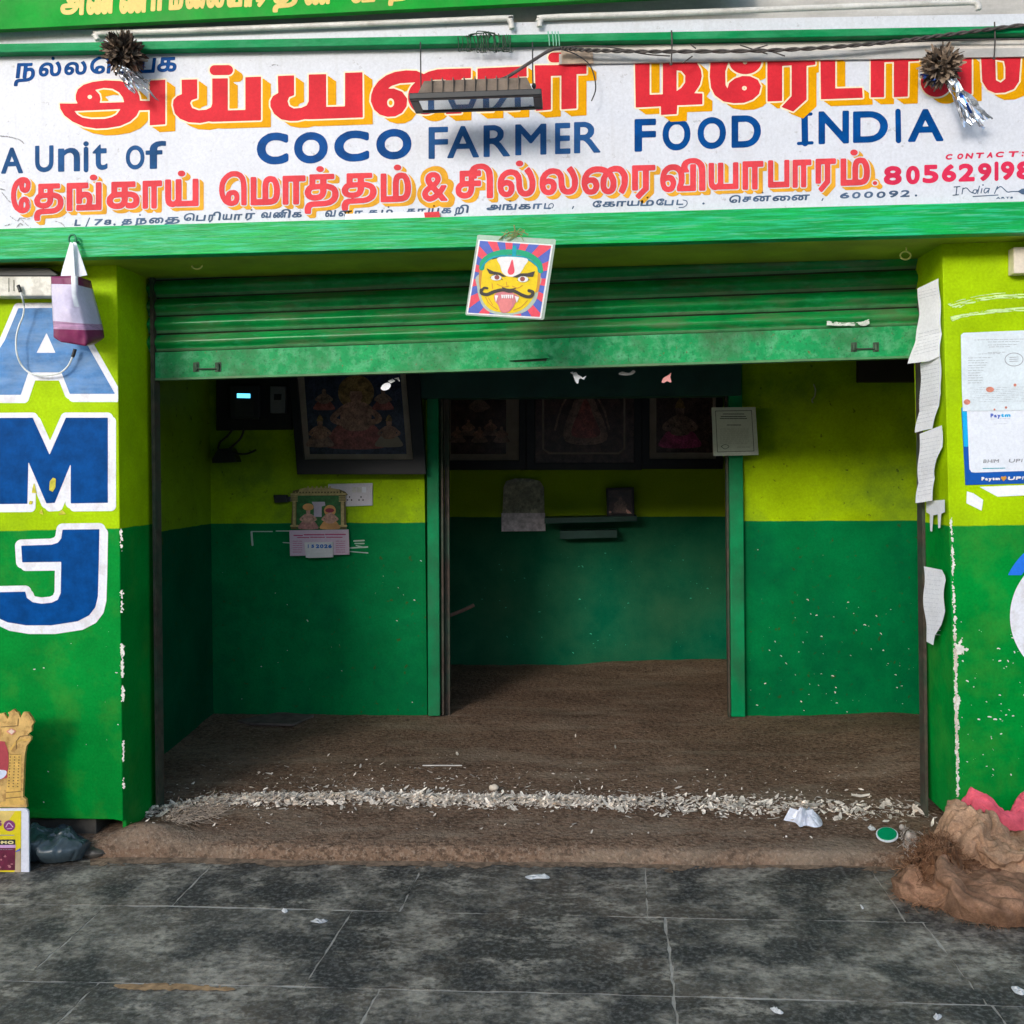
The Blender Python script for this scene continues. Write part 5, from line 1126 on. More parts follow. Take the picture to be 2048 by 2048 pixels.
def m_drop(fd): fd.poly(Z9([(960, 730), (990, 860), (1000, 950), (960, 1000), (900, 995), (880, 940), (915, 850)]), .3, True)
def m_dark(fd):
    fd.poly(Z9([(490, 890), (620, 950), (740, 970), (850, 1040), (780, 1040), (700, 1000), (540, 985)]), .3); fd.poly(Z9([(1375, 945), (1340, 1040), (1150, 1040), (1050, 1055), (970, 1050), (1110, 985), (1250, 980)]), .3)
    fd.stroke(Z9([(390, 1290), (400, 1350), (500, 1370), (620, 1320), (780, 1285), (900, 1310), (1000, 1310), (1120, 1370), (1230, 1410), (1310, 1400), (1340, 1330), (1270, 1300)]), 6.5)
    fd.stroke(Z9([(400, 1300), (440, 1250), (500, 1255)]), 4.5); fd.stroke(Z9([(780, 1245), (900, 1275), (1020, 1260)]), 2)
    fd.stroke(Z9([(560, 1060), (660, 1000), (780, 1100)]), 1.6); fd.stroke(Z9([(1060, 1110), (1170, 1030), (1270, 1100)]), 1.6)
def m_eyew(fd): fd.ell(*Z9([(665, 1062)])[0], 10.5, 5.5); fd.ell(*Z9([(1160, 1090)])[0], 10.5, 6)
def m_iris(fd): fd.ell(*Z9([(680, 1055)])[0], 5, 4.6); fd.ell(*Z9([(1150, 1085)])[0], 5, 4.8)
def m_amber(fd):
    for p in ([(680, 1180), (800, 1230), (900, 1215)], [(960, 1215), (1060, 1250), (1150, 1200)], [(590, 1170), (600, 1260)], [(470, 1420), (540, 1540), (690, 1650)], [(520, 1430), (600, 1560)], [(1240, 1480), (1120, 1600), (980, 1660)], [(850, 1140), (860, 1200)]): fd.stroke(Z9(p), 1.5)
def m_mouth(fd): fd.poly(Z9([(640, 1370), (760, 1325), (900, 1320), (1000, 1360), (1085, 1420), (1020, 1520), (950, 1640), (860, 1700), (760, 1690), (700, 1560), (640, 1480)]), .3, True)
def m_tongue(fd): fd.poly(Z9([(730, 1480), (840, 1450), (950, 1480), (930, 1620), (860, 1690), (770, 1680), (725, 1580)]), .3, True)
def m_teeth(fd):
    for x in range(760, 960, 38): fd.poly(Z9([(x, 1375), (x + 30, 1378), (x + 24, 1440), (x + 8, 1440)]), .2)
    fd.poly(Z9([(640, 1385), (700, 1390), (660, 1510)]), .2); fd.poly(Z9([(1010, 1400), (1085, 1420), (1045, 1520)]), .2)
cm = lambda n, c, **k: mat('print_' + n, c, .35, var=.06, **k)
P_white, P_blue, P_red, P_yel, P_grn, P_teal, P_dark, P_brown, P_amber, P_mouth, P_tongue = (cm('white', (.80, .78, .78)), cm('blue', (.09, .14, .50)), cm('red', (.78, .08, .12)), cm('yellow', (.82, .58, .01)),
    cm('green', (.01, .36, .18)), cm('teal', (.0, .33, .42)), cm('dark', (.06, .05, .045)), cm('maroon', (.30, .08, .07)), cm('amber', (.62, .28, .04)), cm('mouth', (.62, .20, .22)), cm('tongue', (.72, .22, .22)))
P_pale = cm('pale', (.42, .48, .40))
paint('print', [P_white, P_blue, P_red, P_pale, P_amber, P_yel, P_grn, P_dark, P_teal, P_white, P_red, P_amber, P_mouth, P_tongue, P_dark, P_white, P_brown, P_white], MK, 0,
      [m_white, m_bg, m_rays, m_pale, m_ears, m_face, m_green, m_hair, m_teal, m_tilak, m_drop, m_amber, m_mouth, m_tongue, m_dark, m_eyew, m_iris, m_teeth], (925, 465, 1118, 645), .7, step=.0003, plane=lambda a, b, s: tilt(a, b, .002 + s))
mb = MB()
r = np.random.default_rng(4)
for i in range(14):
    x, y = 1025 + r.uniform(-12, 12), 466 + r.uniform(-4, 8)
    mb.tube(*pxtube([(x, y), (x + r.uniform(-14, 14), y + r.uniform(-10, 6)), (x + r.uniform(-26, 26), y + r.uniform(-4, 12))], -.228, .0012, 5))
mb.tube(*pxtube([(1028, 450), (1030, 462), (1029, 474)], -.2, .0022)); mb.tube(*pxtube([(998, 480), (1012, 468), (1028, 464), (1045, 470)], -.232, .0025))
mb.build('hanging_string', mat('sisal_string', (.20, .22, .08), .9, var=.4, scale=60), MK)

# ------------------------------------------------------------------ cloth bag on its hook
BAG = thing('carry_bag', 'lilac and maroon carry bag with white handles hanging from the left of the beam', 'bag', tuple(U(145, 486, -.2)))
M_bagm = mat('bag_maroon', (.19, .022, .085), .4, var=.2, scale=12); M_bagl = mat('bag_lilac', (.60, .54, .70), .45, var=.10, scale=9); M_bagw = mat('bag_white', (.74, .76, .82), .5, var=.05)
M_bagp = mat('bag_pink_band', (.46, .26, .42), .45, var=.3, scale=30, stretch=(.2, 1, 6))
nu, nv = 25, 40
rows = [(0, (102, 553), (151, 551), (182, 562)), (.22, (103, 585), (152, 590), (190, 596)), (.6, (105, 630), (164, 638), (202, 640)), (.82, (107, 658), (170, 660), (207, 660)), (.93, (107, 675), (172, 678), (209, 676)), (1, (122, 684), (171, 692), (189, 689))]
G = np.zeros((nv, nu, 3)); tt = [q_[0] for q_ in rows]
for i in range(nv):
    v = i / (nv - 1)
    pt = [np.array([np.interp(v, tt, [q_[k][c] for q_ in rows]) for c in (0, 1)]) for k in (1, 2, 3)]
    for j in range(nu):
        u = j / (nu - 1)
        if u <= .66: s = u / .66; p = pt[0] * (1 - s) + pt[1] * s; Y = -.27 + .02 * s - .03 * math.sin(math.pi * v) * math.sin(math.pi * s) + .05 * (1 - s) * .6
        else: s = (u - .66) / .34; p = pt[1] * (1 - s) + pt[2] * s; Y = -.25 + .14 * s - .01 * math.sin(math.pi * s)
        Y += .016 * (fbm(u * 5 + 3, v * 4, 8) - .47)
        G[i, j] = U(p[0], p[1], Y)
mb = MB(); mb.grid(G)
for i in range(nv - 1):
    v = i / (nv - 1)
    mi = 0 if (v < .10 or v > .80) else (3 if v > .68 else 1)
    for j in range(nu - 1):
        mm = mi
        if v < .10 and 13 <= j <= 16: mm = 2
        if .1 <= v < .40 and 13 <= j <= 15 and mi == 1: mm = 2  # white stripe down the front: gloss on the bag, put into the colour
        mb.m[i * (nu - 1) + j] = mm
o = mb.build('body', [M_bagm, M_bagl, M_bagw, M_bagp], BAG, smooth=True)
md = o.modifiers.new('thick', 'SOLIDIFY'); md.thickness = .003; md.offset = 1
# back panel so the bag has volume
mb = MB(); Gb = np.zeros((nv, 2, 3))
for i in range(nv):
    v = i / (nv - 1)
    for c_, k in ((0, 1), (1, 3)):
        p = [np.interp(v, tt, [q_[k][c] for q_ in rows]) for c in (0, 1)]
        Gb[i, c_] = U(p[0] + (4 if k == 1 else -3), p[1] - 3 * v, -.10)
mb.grid(Gb); mb.build('back_panel', M_bagl, BAG)
for pts in ([(140, 484), (146, 486), (150, 552), (121, 553), (124, 540)], [(146, 484), (152, 485), (174, 550), (155, 554), (151, 552)]):
    mb = MB(); mb.pxpoly(pts, -.215 - .02 * (pts[0][0] < 143), .004); mb.build('handle', M_bagw, BAG)
def baglines(fd):
    fd.stroke([(165, 588), (163, 600), (167, 612), (170, 618)], 1.6); fd.stroke([(166, 585), (175, 584), (180, 588), (186, 593)], 1.8); fd.stroke([(171, 632), (180, 631), (188, 624), (195, 620)], 1.8)
mb = MB(); P = smooth_path([(139, 484), (138, 476), (142, 470), (149, 471), (152, 478), (151, 487)], 6)
mb.tube(U(P[:, 0], P[:, 1], -.205), .004, 8); mb.tube(U([150, 158], [484, 485], -.195), .005, 6)
mb.build('beam_hook', mat('painted_hook', (.01, .16, .07), .5, var=.3), None, loc=tuple(U(145, 480, -.2)), smooth=True, label='green painted hook on the left end of the beam holding the bag', cat='hook')
for cx, cy, lab in ((394, 530, 'yellow ring hook under the lintel at the left'), (1811, 508, 'yellow ring hook under the lintel at the right')):
    mb = MB(); a_ = np.linspace(-.4, math.pi + 1.2, 16) if cx < 1000 else np.linspace(-1.4, 1.6 * math.pi, 20)
    mb.tube(U(cx + 10.5 * np.cos(a_), cy + 8 * np.sin(a_) + (0 if cx < 1000 else 3), .05), .0034, 8)
    if cx > 1000: mb.tube(U([cx + 1, cx + 2], [cy - 18, cy - 4], .05), .003, 6)
    else: mb.tube(U([cx + 10, cx + 9], [cy - 4, cy - 16], .05), .003, 6)
    mb.build('ring_hook', mat('hook_yellow', (.80, .80, .25), .5, var=.2), None, loc=tuple(U(cx, cy, .05)), smooth=True, label=lab, cat='hook', group='yellow ring hooks under the lintel')

# ------------------------------------------------------------------ batten light and its cord on the left pillar
BT = thing('batten_light', 'white batten lamp fitting with a dark top on the left pillar', 'lamp', tuple(U(50, 570, 0)))
mb = MB(); mb.pxpoly([(-330, 552), (104, 549), (104, 592), (-330, 594)], -.075, .074); mb.build('housing', mat('batten_white', (.74, .72, .66), .45, var=.08, dirt=(.25, .22, .18), dirt_amt=.45, dirt_scale=12, dirt_sharp=.06), BT, bevel=.006)
mb = MB(); mb.pxpoly([(-330, 533), (96, 535), (116, 549), (112, 552), (-330, 552)], -.082, .08); mb.build('top_cover', M_black, BT, bevel=.003)
mb = MB(); mb.pxbox(17, 556, 18, 584, -.0765, .003); mb.pxbox(27, 560, 28.4, 582, -.0765, .003); mb.build('joint', M_groove, BT)
CB = thing('white_cord', 'white looped cord with black plugs hanging over the painted letter A', 'cord', tuple(U(41, 575, -.09)))
P = [(41, 583), (45, 597), (48, 612), (46, 632), (37, 655), (32, 680), (34, 708), (43, 730), (57, 744), (75, 750), (100, 750), (121, 745), (136, 732), (145, 714)]
mb = MB(); mb.tube(*pxtube(P, [-.09, -.085] + [-.05] * 5 + [-.03] * 7, .0036, 8)); mb.build('cable', mat('cord_white', (.74, .76, .74), .5, var=.05), CB, smooth=True)
mb = MB(); mb.tube(*pxtube([(36, 571), (38, 575), (41, 584)], -.09, .0075, 8)); mb.build('plug', M_black, CB, smooth=True)
mb = MB(); mb.tube(*pxtube([(150, 698), (148, 706), (145, 714)], -.032, .0075, 8)); mb.build('plug', M_black, CB, smooth=True)
mb = MB(); mb.pxpoly([(2028, 494), (2090, 492), (2090, 545), (2028, 547)], -.055, .054); mb.build('switch_box', mat('box_cream', (.74, .64, .52), .5, var=.06), None, loc=tuple(U(2050, 547, 0)), bevel=.004, label='cream switch box high on the right pillar at the photo edge', cat='switch box')

# ------------------------------------------------------------------ papers on the right pillar
M_inkpale = mat('ink_pale', (.60, .61, .67), .8, var=.1)
def sheet(name, quad, label, plane, lines=None, curl=.0, group=None, cat='paper', mats=None, n=14, extra=None):
    Q = np.array(quad, float); m = len(Q)
    T = thing(name, label, cat, tuple(plane(*Q.mean(0), 0)), group)
    fd = Field(Q[:, 0].min() - 3, Q[:, 1].min() - 3, Q[:, 0].max() + 3, Q[:, 1].max() + 3, .8); fd.poly(Q, .3)
    mb = MB(); fd.march(mb, 0, plane=lambda a, b: plane(a, b, 0)); mb.build('sheet', mats or M_paper, T)
    if lines: paint('print', [M_ink if cat == 'notice' else M_inkpale], T, 0, [lines], (Q[:, 0].min(), Q[:, 1].min(), Q[:, 0].max(), Q[:, 1].max()), .7, plane=lambda a, b, s: plane(a, b, .0012))
    return T
def rev_plane(open_):       # a sheet pinned along the front corner, its inner side standing off the reveal by open_ metres
    n = np.array([.30, open_, 0.0]); n /= np.linalg.norm(n)
    def pl(a, b, s):
        V = UP(a, b, (XR - .006, 0.0, 0), n); w = .012 * np.sin((np.asarray(b) - 500) * .02) + .006 * np.sin(np.asarray(b) * .07 + np.asarray(a) * .03)
        V = V.copy(); V[..., 0] -= s + abs(w) * .6
        return V
    return pl
rl = np.random.default_rng(12)
def text_lines(x0, x1, ys, slope=0.0, w=.9, wob=0):
    def fn(fd):
        for y in ys:
            a = x0(y) if callable(x0) else x0; b = x1(y) if callable(x1) else x1
            x = a
            while x < b:
                l = rl.uniform(3, 10); fd.stroke([(x, y + (x - a) * slope), (min(x + l, b), y + (min(x + l, b) - a) * slope)], w, smooth=False); x += l + 1.6
    return fn
GP = 'paper sheets pasted inside the right pillar'
sheet('loose_sheet', [(1841, 577), (1882, 557), (1884, 712), (1862, 722), (1821, 727), (1830, 690), (1839, 630)], 'longest white sheet, topmost on the inner side of the right pillar', rev_plane(.12), text_lines(lambda y: 1843 - max(0, y - 640) * .15, 1880, list(range(585, 600, 6)) + list(range(668, 712, 7)), -.25), group=GP)
sheet('loose_sheet', [(1845, 727), (1884, 713), (1885, 787), (1877, 815), (1868, 857), (1852, 860), (1834, 865), (1842, 800)], 'ruled white sheet just below the topmost one inside the right pillar', rev_plane(.05), text_lines(lambda y: 1846 - (y - 730) * .07, lambda y: 1881 - max(0, y - 790) * .2, range(735, 855, 8), -.22), group=GP)
sheet('loose_sheet', [(1843, 868), (1886, 851), (1888, 894), (1878, 918), (1870, 945), (1866, 1001), (1834, 1006), (1840, 930)], 'curling white sheet third from the top inside the right pillar', rev_plane(.06), text_lines(lambda y: 1845 - (y - 870) * .06, lambda y: 1883 - max(0, y - 900) * .2, range(880, 995, 8), -.2), group=GP)
sheet('loose_sheet', [(1849, 1133), (1885, 1140), (1893, 1160), (1892, 1222), (1884, 1250), (1872, 1270), (1868, 1290), (1855, 1283), (1852, 1200)], 'torn white sheet with pink marks, lowest inside the right pillar', rev_plane(.03), text_lines(1854, 1884, range(1150, 1270, 9), .1, .7), group=GP)
paint('torn_paper', [M_paper], B, 0, [tape_drips], (1840, 995, 1900, 1070), .8, plane=lambda a, b, s: UP(a, b, (XR - .010 - s, 0, 0), (1, 0, 0)))
fp = lambda a, b, s: U(a, b, -.003 - s)
fp2 = lambda a, b, s: U(a, b, -.0075 - s)
def notice(fd):
    for y, a, b in ((680, 1948, 2120), (684, 1976, 2040), (690, 1976, 2036), (694, 1978, 2020), (705, 1976, 2012), (708, 1956, 2000)): text_lines(a, b, [y], -.02, .8)(fd)
    for y in range(716, 770, 5): text_lines(1936, 1936 + rl.uniform(24, 50), [y], -.02, .8)(fd)
    for y in range(776, 808, 4): text_lines(1940, 2120, [y], -.02, .6)(fd)
    P = smooth_path([(2028 + 18 * math.cos(t), 719 + 13 * math.sin(t)) for t in np.linspace(0, 2 * math.pi, 13)[:-1]], 4, True); fd.stroke(np.vstack([P, P[:1]]), 1.3, smooth=False)
    for o in (-4, 0, 4): fd.stroke([(2019, 719 + o), (2037, 718 + o)], 1, smooth=False)
NT = sheet('notice_sheet', [(1922, 670), (1927, 666), (2200, 655), (2200, 818), (1926, 822), (1924, 780)], 'white printed notice with a round stamp on the right pillar', fp2, notice, cat='notice', mats=mat('notice_paper', (.68, .74, .78), .6, var=.06))
def daub(fd):
    fd.ell(1980, 779, 8, 5.5); fd.ell(1934, 804, 6.5, 5.5); fd.ell(2030, 770, 3, 3); fd.ell(2012, 815, 2.5, 2.5); fd.ell(1989, 819, 2, 2)
paint('daub', [mat('clay_daub', (.62, .22, .15), .8, var=.25, scale=40)], NT, 0, [daub], (1920, 760, 2045, 825), .7, plane=lambda a, b, s: fp2(a, b, .002))
PC = thing('payment_placard', 'blue edged white payment placard below the printed notice on the right pillar', 'placard', tuple(U(2000, 960, 0)))
mb = MB(); mb.pxpoly([(1923, 815), (2220, 808), (2220, 962), (1931, 970)], -.0040, .003); mb.build('board', mat('placard_blue', (.0, .085, .40), .4, var=.05), PC)
def pc_cyan(fd): fd.poly([(1924, 816), (1934, 816), (1937, 893), (1928, 893)], .3)
def pc_white(fd): fd.poly([(1934, 812), (2210, 804), (2210, 936), (1950, 945), (1943, 944), (1939, 938)], .3)
paint('panel', [mat('placard_cyan', (.0, .40, .75), .4, var=.03), mat('placard_white', (.76, .78, .84), .35, var=.03)], PC, -.0045, [pc_cyan, pc_white], (1920, 800, 2215, 950), 1.0, step=.0004)
def pc_t1(fd): fd.text('Pay', 1981, 827, 2001, 835, .7, skew=-.02)
def pc_t2(fd): fd.text('tm', 2002, 826, 2021, 834, .8, skew=-.02)
def pc_t3(fd):
    fd.text('BHIM', 1966, 919, 1997, 926, .3, slant=.2, skew=-.02); fd.text('UPI', 2017, 918, 2044, 925, .3, slant=.2, skew=-.02)
    text_lines(1981, 2022, [838], -.02, .6)(fd); text_lines(1988, 2016, [848], -.02, .6)(fd)
def pc_t4(fd): text_lines(1966, 2010, [937], -.02, 1.6)(fd)
def pc_t5(fd): fd.text('Paytm', 1963, 954, 2000, 961, .9, skew=-.02); fd.text('UPI', 2015, 953, 2046, 960, .7, slant=.25, skew=-.02)
def pc_heart(fd): fd.poly([(2007, 962), (2002, 956), (2003, 953), (2007, 954), (2011, 952), (2013, 956)], .4)
paint('lettering', [P_blue, mat('print_cyan', (.0, .38, .72), .4), M_ink, P_teal, P_white, P_amber], PC, -.0062, [pc_t1, pc_t2, pc_t3, pc_t4, pc_t5, pc_heart], (1955, 820, 2060, 968), .6, step=.0001)
sheet('paper_scrap', [(1934, 983), (1947, 987), (1966, 1000), (1963, 1021), (1933, 1006)], 'small torn white scrap left below the payment placard', fp, cat='paper', group='torn paper scraps on the right pillar')
sheet('paper_scrap', [(1960, 974), (2060, 970), (2060, 990), (1995, 993), (1982, 986)], 'torn white strip stuck right under the payment placard', fp, cat='paper', group='torn paper scraps on the right pillar')
# ------------------------------------------------------------------ inside the shop
M_frameblk = mat('black_picture_frame', (.012, .011, .014), .4, var=.2)
M_mount = mat('picture_mount', (.30, .24, .19), .6, var=.15, scale=12)
M_picblue = mat('picture_blue', (.035, .040, .075), .25, var=.45, scale=12, fine=.5); M_picred = mat('picture_rose', (.30, .085, .075), .25, var=.45, scale=25, fine=.5); M_picgold = mat('picture_gold', (.26, .15, .06), .25, var=.45, scale=30, fine=.5)
M_picskin = mat('picture_skin', (.34, .17, .12), .25, var=.45, scale=20, fine=.5); M_picdark = mat('picture_dark', (.085, .046, .042), .25, var=.45, scale=20, fine=.5); M_picpink = mat('picture_pink', (.42, .06, .17), .25, var=.45, scale=14, fine=.5)
M_picgrey = mat('picture_grey', (.24, .14, .11), .25, var=.45, scale=20, fine=.5)
def figure(cx, cy, s, parts):          # a plain seated figure: robe, torso, head, halo
    def halo(fd): fd.ell(cx, cy - .95 * s, .62 * s, .60 * s)
    def robe(fd):
        fd.poly([(cx - .95 * s, cy + .95 * s), (cx - .85 * s, cy + .45 * s), (cx - .45 * s, cy + .1 * s), (cx + .45 * s, cy + .1 * s), (cx + .85 * s, cy + .45 * s), (cx + .95 * s, cy + .95 * s)], .3, True)
    def body(fd):
        fd.poly([(cx - .42 * s, cy + .3 * s), (cx - .5 * s, cy - .4 * s), (cx - .2 * s, cy - .62 * s), (cx + .2 * s, cy - .62 * s), (cx + .5 * s, cy - .4 * s), (cx + .42 * s, cy + .3 * s)], .3, True)
        fd.ell(cx, cy - .85 * s, .22 * s, .28 * s); fd.stroke([(cx - .45 * s, cy - .4 * s), (cx - .8 * s, cy - .05 * s), (cx - .5 * s, cy + .1 * s)], .2 * s); fd.stroke([(cx + .45 * s, cy - .4 * s), (cx + .8 * s, cy - .05 * s), (cx + .5 * s, cy + .1 * s)], .2 * s)
    def crown(fd): fd.poly([(cx - .25 * s, cy - 1.0 * s), (cx - .16 * s, cy - 1.3 * s), (cx, cy - 1.5 * s), (cx + .16 * s, cy - 1.3 * s), (cx + .25 * s, cy - 1.0 * s)], .3)
    return [(dict(halo=halo, robe=robe, body=body, crown=crown)[k], m) for k, m in parts]
def framed(name, label, outer, inner, Y, layers, group=None, mount=M_mount, mw=0, d=.04):
    T = thing(name, label, 'picture', tuple(U(*np.mean(outer, 0), Y)), group)
    mb = MB(); O = np.array(outer, float); I = np.array(inner, float)
    V0 = U(O[:, 0], O[:, 1], Y); V1 = U(I[:, 0], I[:, 1], Y); n = len(O)
    V = np.vstack([V0, V1, V0 + [0, d, 0], V1 + [0, d * .4, 0]])
    Fc = []
    for i in range(n):
        j = (i + 1) % n
        Fc += [(i, n + i, n + j, j), (2 * n + i, i, j, 2 * n + j), (n + i, 3 * n + i, 3 * n + j, n + j)]
    mb.add(V, Fc); mb.build('frame', M_frameblk, T, bevel=.003)
    mb = MB(); mb.pxpoly(inner, Y + d * .4, .004); mb.build('mount', mount, T)
    bx = (I[:, 0].min(), I[:, 1].min(), I[:, 0].max(), I[:, 1].max())
    if layers: paint('print', [m for _, m in layers], T, Y + d * .4 - .0008, [f for f, _ in layers], bx, 1.0)
    return T
def rect(pts): return lambda fd: fd.poly(pts, .3)
big_in = [(588, 690), (806, 690), (826, 919), (608, 919)]
L = [(rect([(604, 690), (796, 690), (813, 908), (620, 908)]), M_picblue)] + figure(712, 840, 58, (('halo', M_picgold), ('robe', M_picred), ('body', M_picskin), ('crown', M_picgold))) + \
    figure(640, 868, 26, (('robe', M_picgrey), ('body', M_picskin), ('crown', M_picgold))) + figure(778, 868, 26, (('robe', M_mount), ('body', M_picskin), ('crown', M_picgold))) + \
    figure(648, 800, 20, (('robe', M_picred), ('body', M_picgrey))) + figure(766, 800, 20, (('robe', M_picred), ('body', M_picgrey)))
framed('framed_picture', 'large tilted black framed picture of a seated figure left of the doorway', [(572, 680), (834, 680), (852, 949), (594, 949)], big_in, 1.64, L, mount=M_mount, d=.05)
GF = 'framed pictures in a row on the back wall'
framed('framed_picture', 'black framed picture of a crowd of figures, left in the back wall row', [(868, 640), (1052, 640), (1052, 940), (868, 940)], [(885, 660), (1038, 660), (1038, 921), (885, 921)], 3.12,
       [(rect([(902, 670), (1012, 670), (1012, 908), (902, 908)]), M_picdark)] + [x for k in range(5) for x in figure(915 + k * 22, 870 - (k % 2) * 14, 15, (('robe', M_picgrey), ('body', M_picskin)))] +
       figure(958, 815, 24, (('robe', M_picdark), ('body', M_picgrey))), GF)
framed('framed_picture', 'widest black framed picture with a rounded inner line, middle of the back wall row', [(1052, 640), (1284, 640), (1284, 940), (1052, 940)], [(1070, 660), (1268, 660), (1268, 926), (1070, 926)], 3.12,
       [(lambda fd: fd.poly([(1085, 650), (1250, 650), (1250, 898), (1238, 908), (1098, 908), (1085, 898)], .5), M_mount), (lambda fd: fd.poly([(1088, 650), (1247, 650), (1247, 897), (1236, 905), (1100, 905), (1088, 897)], 0), M_picdark),
        (lambda fd: fd.stroke([(1110, 860), (1125, 810), (1150, 775), (1165, 740)], 4), M_picgrey), (lambda fd: fd.stroke([(1218, 858), (1208, 820), (1190, 785), (1175, 740)], 4), M_picgrey),
        (lambda fd: fd.poly([(1130, 880), (1150, 800), (1170, 770), (1192, 810), (1212, 880)], 1, True), M_picgrey), (lambda fd: fd.poly([(1145, 870), (1160, 820), (1172, 800), (1185, 830), (1198, 870)], 1, True), M_picred)], GF, mount=M_picdark)
framed('framed_picture', 'black framed picture with a pink robed figure, right in the back wall row', [(1284, 640), (1446, 640), (1446, 938), (1284, 938)], [(1299, 660), (1432, 660), (1432, 918), (1299, 918)], 3.12,
       [(rect([(1313, 660), (1425, 660), (1425, 905), (1313, 905)]), M_picdark)] + figure(1360, 856, 40, (('robe', M_picpink), ('body', M_picgrey), ('crown', M_picgold))), GF)
# certificate
CE = thing('certificate_sheet', 'grey bordered certificate sheet hanging on the right doorway post', 'certificate', tuple(U(1470, 863, 1.64)))
mb = MB(); mb.pxpoly([(1423, 815), (1511, 814), (1517, 910), (1427, 912)], 1.64, .003); mb.build('sheet', mat('certificate_paper', (.50, .56, .50), .6, var=.06), CE)
def cert(fd):
    Pq = [(1431, 822), (1503, 821), (1508, 902), (1435, 904)]
    fd.stroke(Pq + Pq[:1], 1.2, smooth=False)
    for y, a, b in ((828, 1446, 1488), (833, 1442, 1492), (837, 1440, 1494), (850, 1454, 1482)): text_lines(a, b, [y], 0, 1.6)(fd)
    for y in range(858, 890, 4): text_lines(1440, 1498, [y], 0, .7)(fd)
    fd.stroke([(1442, 893), (1450, 889), (1458, 893), (1450, 898), (1442, 893)], 1); text_lines(1474, 1500, [894], 0, .8)(fd)
paint('print', [mat('certificate_ink', (.05, .08, .06), .7)], CE, 1.6385, [cert], (1425, 815, 1515, 912), .8)

# electric meter board
ME = thing('meter_board', 'black meter board with a small lit blue display high on the left inside wall', 'meter', tuple(U(508, 800, 1.7)))
mb = MB(); mb.pxpoly([(432, 690), (581, 690), (583, 859), (432, 861)], 1.71, .04); mb.build('board', mat('meter_board_black', (.014, .013, .014), .6, var=.2), ME, bevel=.004)
mb = MB(); mb.pxpoly([(458, 770), (519, 770), (519, 838), (460, 838)], 1.66, .05); mtr = mb.build('meter_case', mat('meter_case', (.028, .028, .033), .45, var=.1), ME, bevel=.006)
mb = MB(); mb.pxpoly([(474, 787), (500, 787.5), (500, 796), (474, 795.5)], 1.657, .003); mb.build('display', mat('display_glow', (.10, .62, .95), .4, var=0, emit=1.0), mtr)
mb = MB(); mb.pxpoly([(470, 800), (506, 800), (506, 832), (470, 832)], 1.657, .003); mb.build('cover', mat('meter_cover', (.045, .045, .05), .3), mtr)
mb = MB(); mb.pxpoly([(540, 772), (571, 773), (570, 826), (540, 826)], 1.67, .04); sw = mb.build('isolator_box', mat('isolator_grey', (.17, .165, .17), .5, var=.1), ME, bevel=.004)
mb = MB(); mb.pxpoly([(548, 788), (563, 788), (562, 800), (548, 800)], 1.666, .004); mb.build('switch', M_frameblk, sw)
mb = MB()
mb.tube(*pxtube([(465, 858), (455, 872), (440, 885), (436, 898)], 1.70, .006)); mb.tube(*pxtube([(488, 858), (482, 875), (468, 890), (448, 905)], 1.69, .006)); mb.build('cable', M_wire, ME, smooth=True)
BR = MB(); BR.pxpoly([(424, 918), (436, 898), (462, 896), (470, 912), (474, 924), (424, 926)], 1.66, .08); BR.tube(*pxtube([(462, 905), (490, 908), (512, 900)], 1.66, .006))
BR.build('cable_bracket', M_black, None, loc=tuple(U(448, 925, 1.7)), label='small black cable bracket on the wall below the meter board', cat='bracket')
mb = MB(); mb.pxpoly([(1717, 700), (1834, 700), (1834, 764), (1717, 764)], 1.70, .05); mb.build('wall_box', mat('wall_box_dark', (.035, .022, .018), .6, var=.2), None, loc=tuple(U(1775, 764, 1.72)), bevel=.004, label='dark brown box high on the right inside wall under the shutter', cat='box')
mb = MB(); mb.tube(*pxtube([(1627, 768), (1631, 780), (1629, 793), (1624, 800), (1626, 806)], 1.735, .0045)); mb.build('hanging_thread', mat('thread_pale', (.40, .42, .22), .7), None, loc=tuple(U(1627, 768, 1.735)), smooth=True, label='short pale thread dangling on the right inside wall', cat='thread')
# bits of torn white paper under the shutter
def scrapthing(pts_list, label, m, Y=.36, name='hanging_scrap', grp='torn scraps hanging behind the shutter'):
    fd = Field(min(p[0] for P in pts_list for p in P) - 3, min(p[1] for P in pts_list for p in P) - 3, max(p[0] for P in pts_list for p in P) + 3, max(p[1] for P in pts_list for p in P) + 3, .6)
    for P in pts_list: fd.poly(P, .5, len(P) > 4)
    mb = MB(); fd.march(mb, Y); fd.march(mb, Y + .004)
    mb.build(name, m, None, loc=tuple(U(*pts_list[0][0], Y)), label=label, cat='scrap', group=grp)
scrapthing([[(762, 776), (768, 768), (778, 766), (781, 772), (775, 779), (766, 780)], [(776, 762), (785, 758), (790, 762), (782, 766)], [(789, 757), (797, 755), (799, 763), (794, 758)]], 'white scrap clump hanging by the large framed picture', M_paper)
scrapthing([[(1146, 748), (1152, 745), (1156, 750), (1164, 755), (1158, 758), (1156, 766), (1152, 764)], [(1163, 757), (1172, 752), (1168, 759)], [(1141, 745), (1146, 744), (1145, 748)]], 'small white scrap hanging behind the shutter near its middle', M_paper)
scrapthing([[(1238, 748), (1244, 744), (1258, 746), (1266, 741), (1270, 744), (1262, 749), (1248, 750)]], 'thin flat white scrap right of the middle behind the shutter', mat('scrap_grey', (.42, .42, .42), .8))
scrapthing([[(1324, 764), (1328, 756), (1338, 750), (1342, 746), (1340, 754), (1342, 764), (1334, 762), (1328, 765)]], 'pink petal shaped scrap hanging behind the shutter', mat('scrap_pink', (.70, .30, .28), .7))

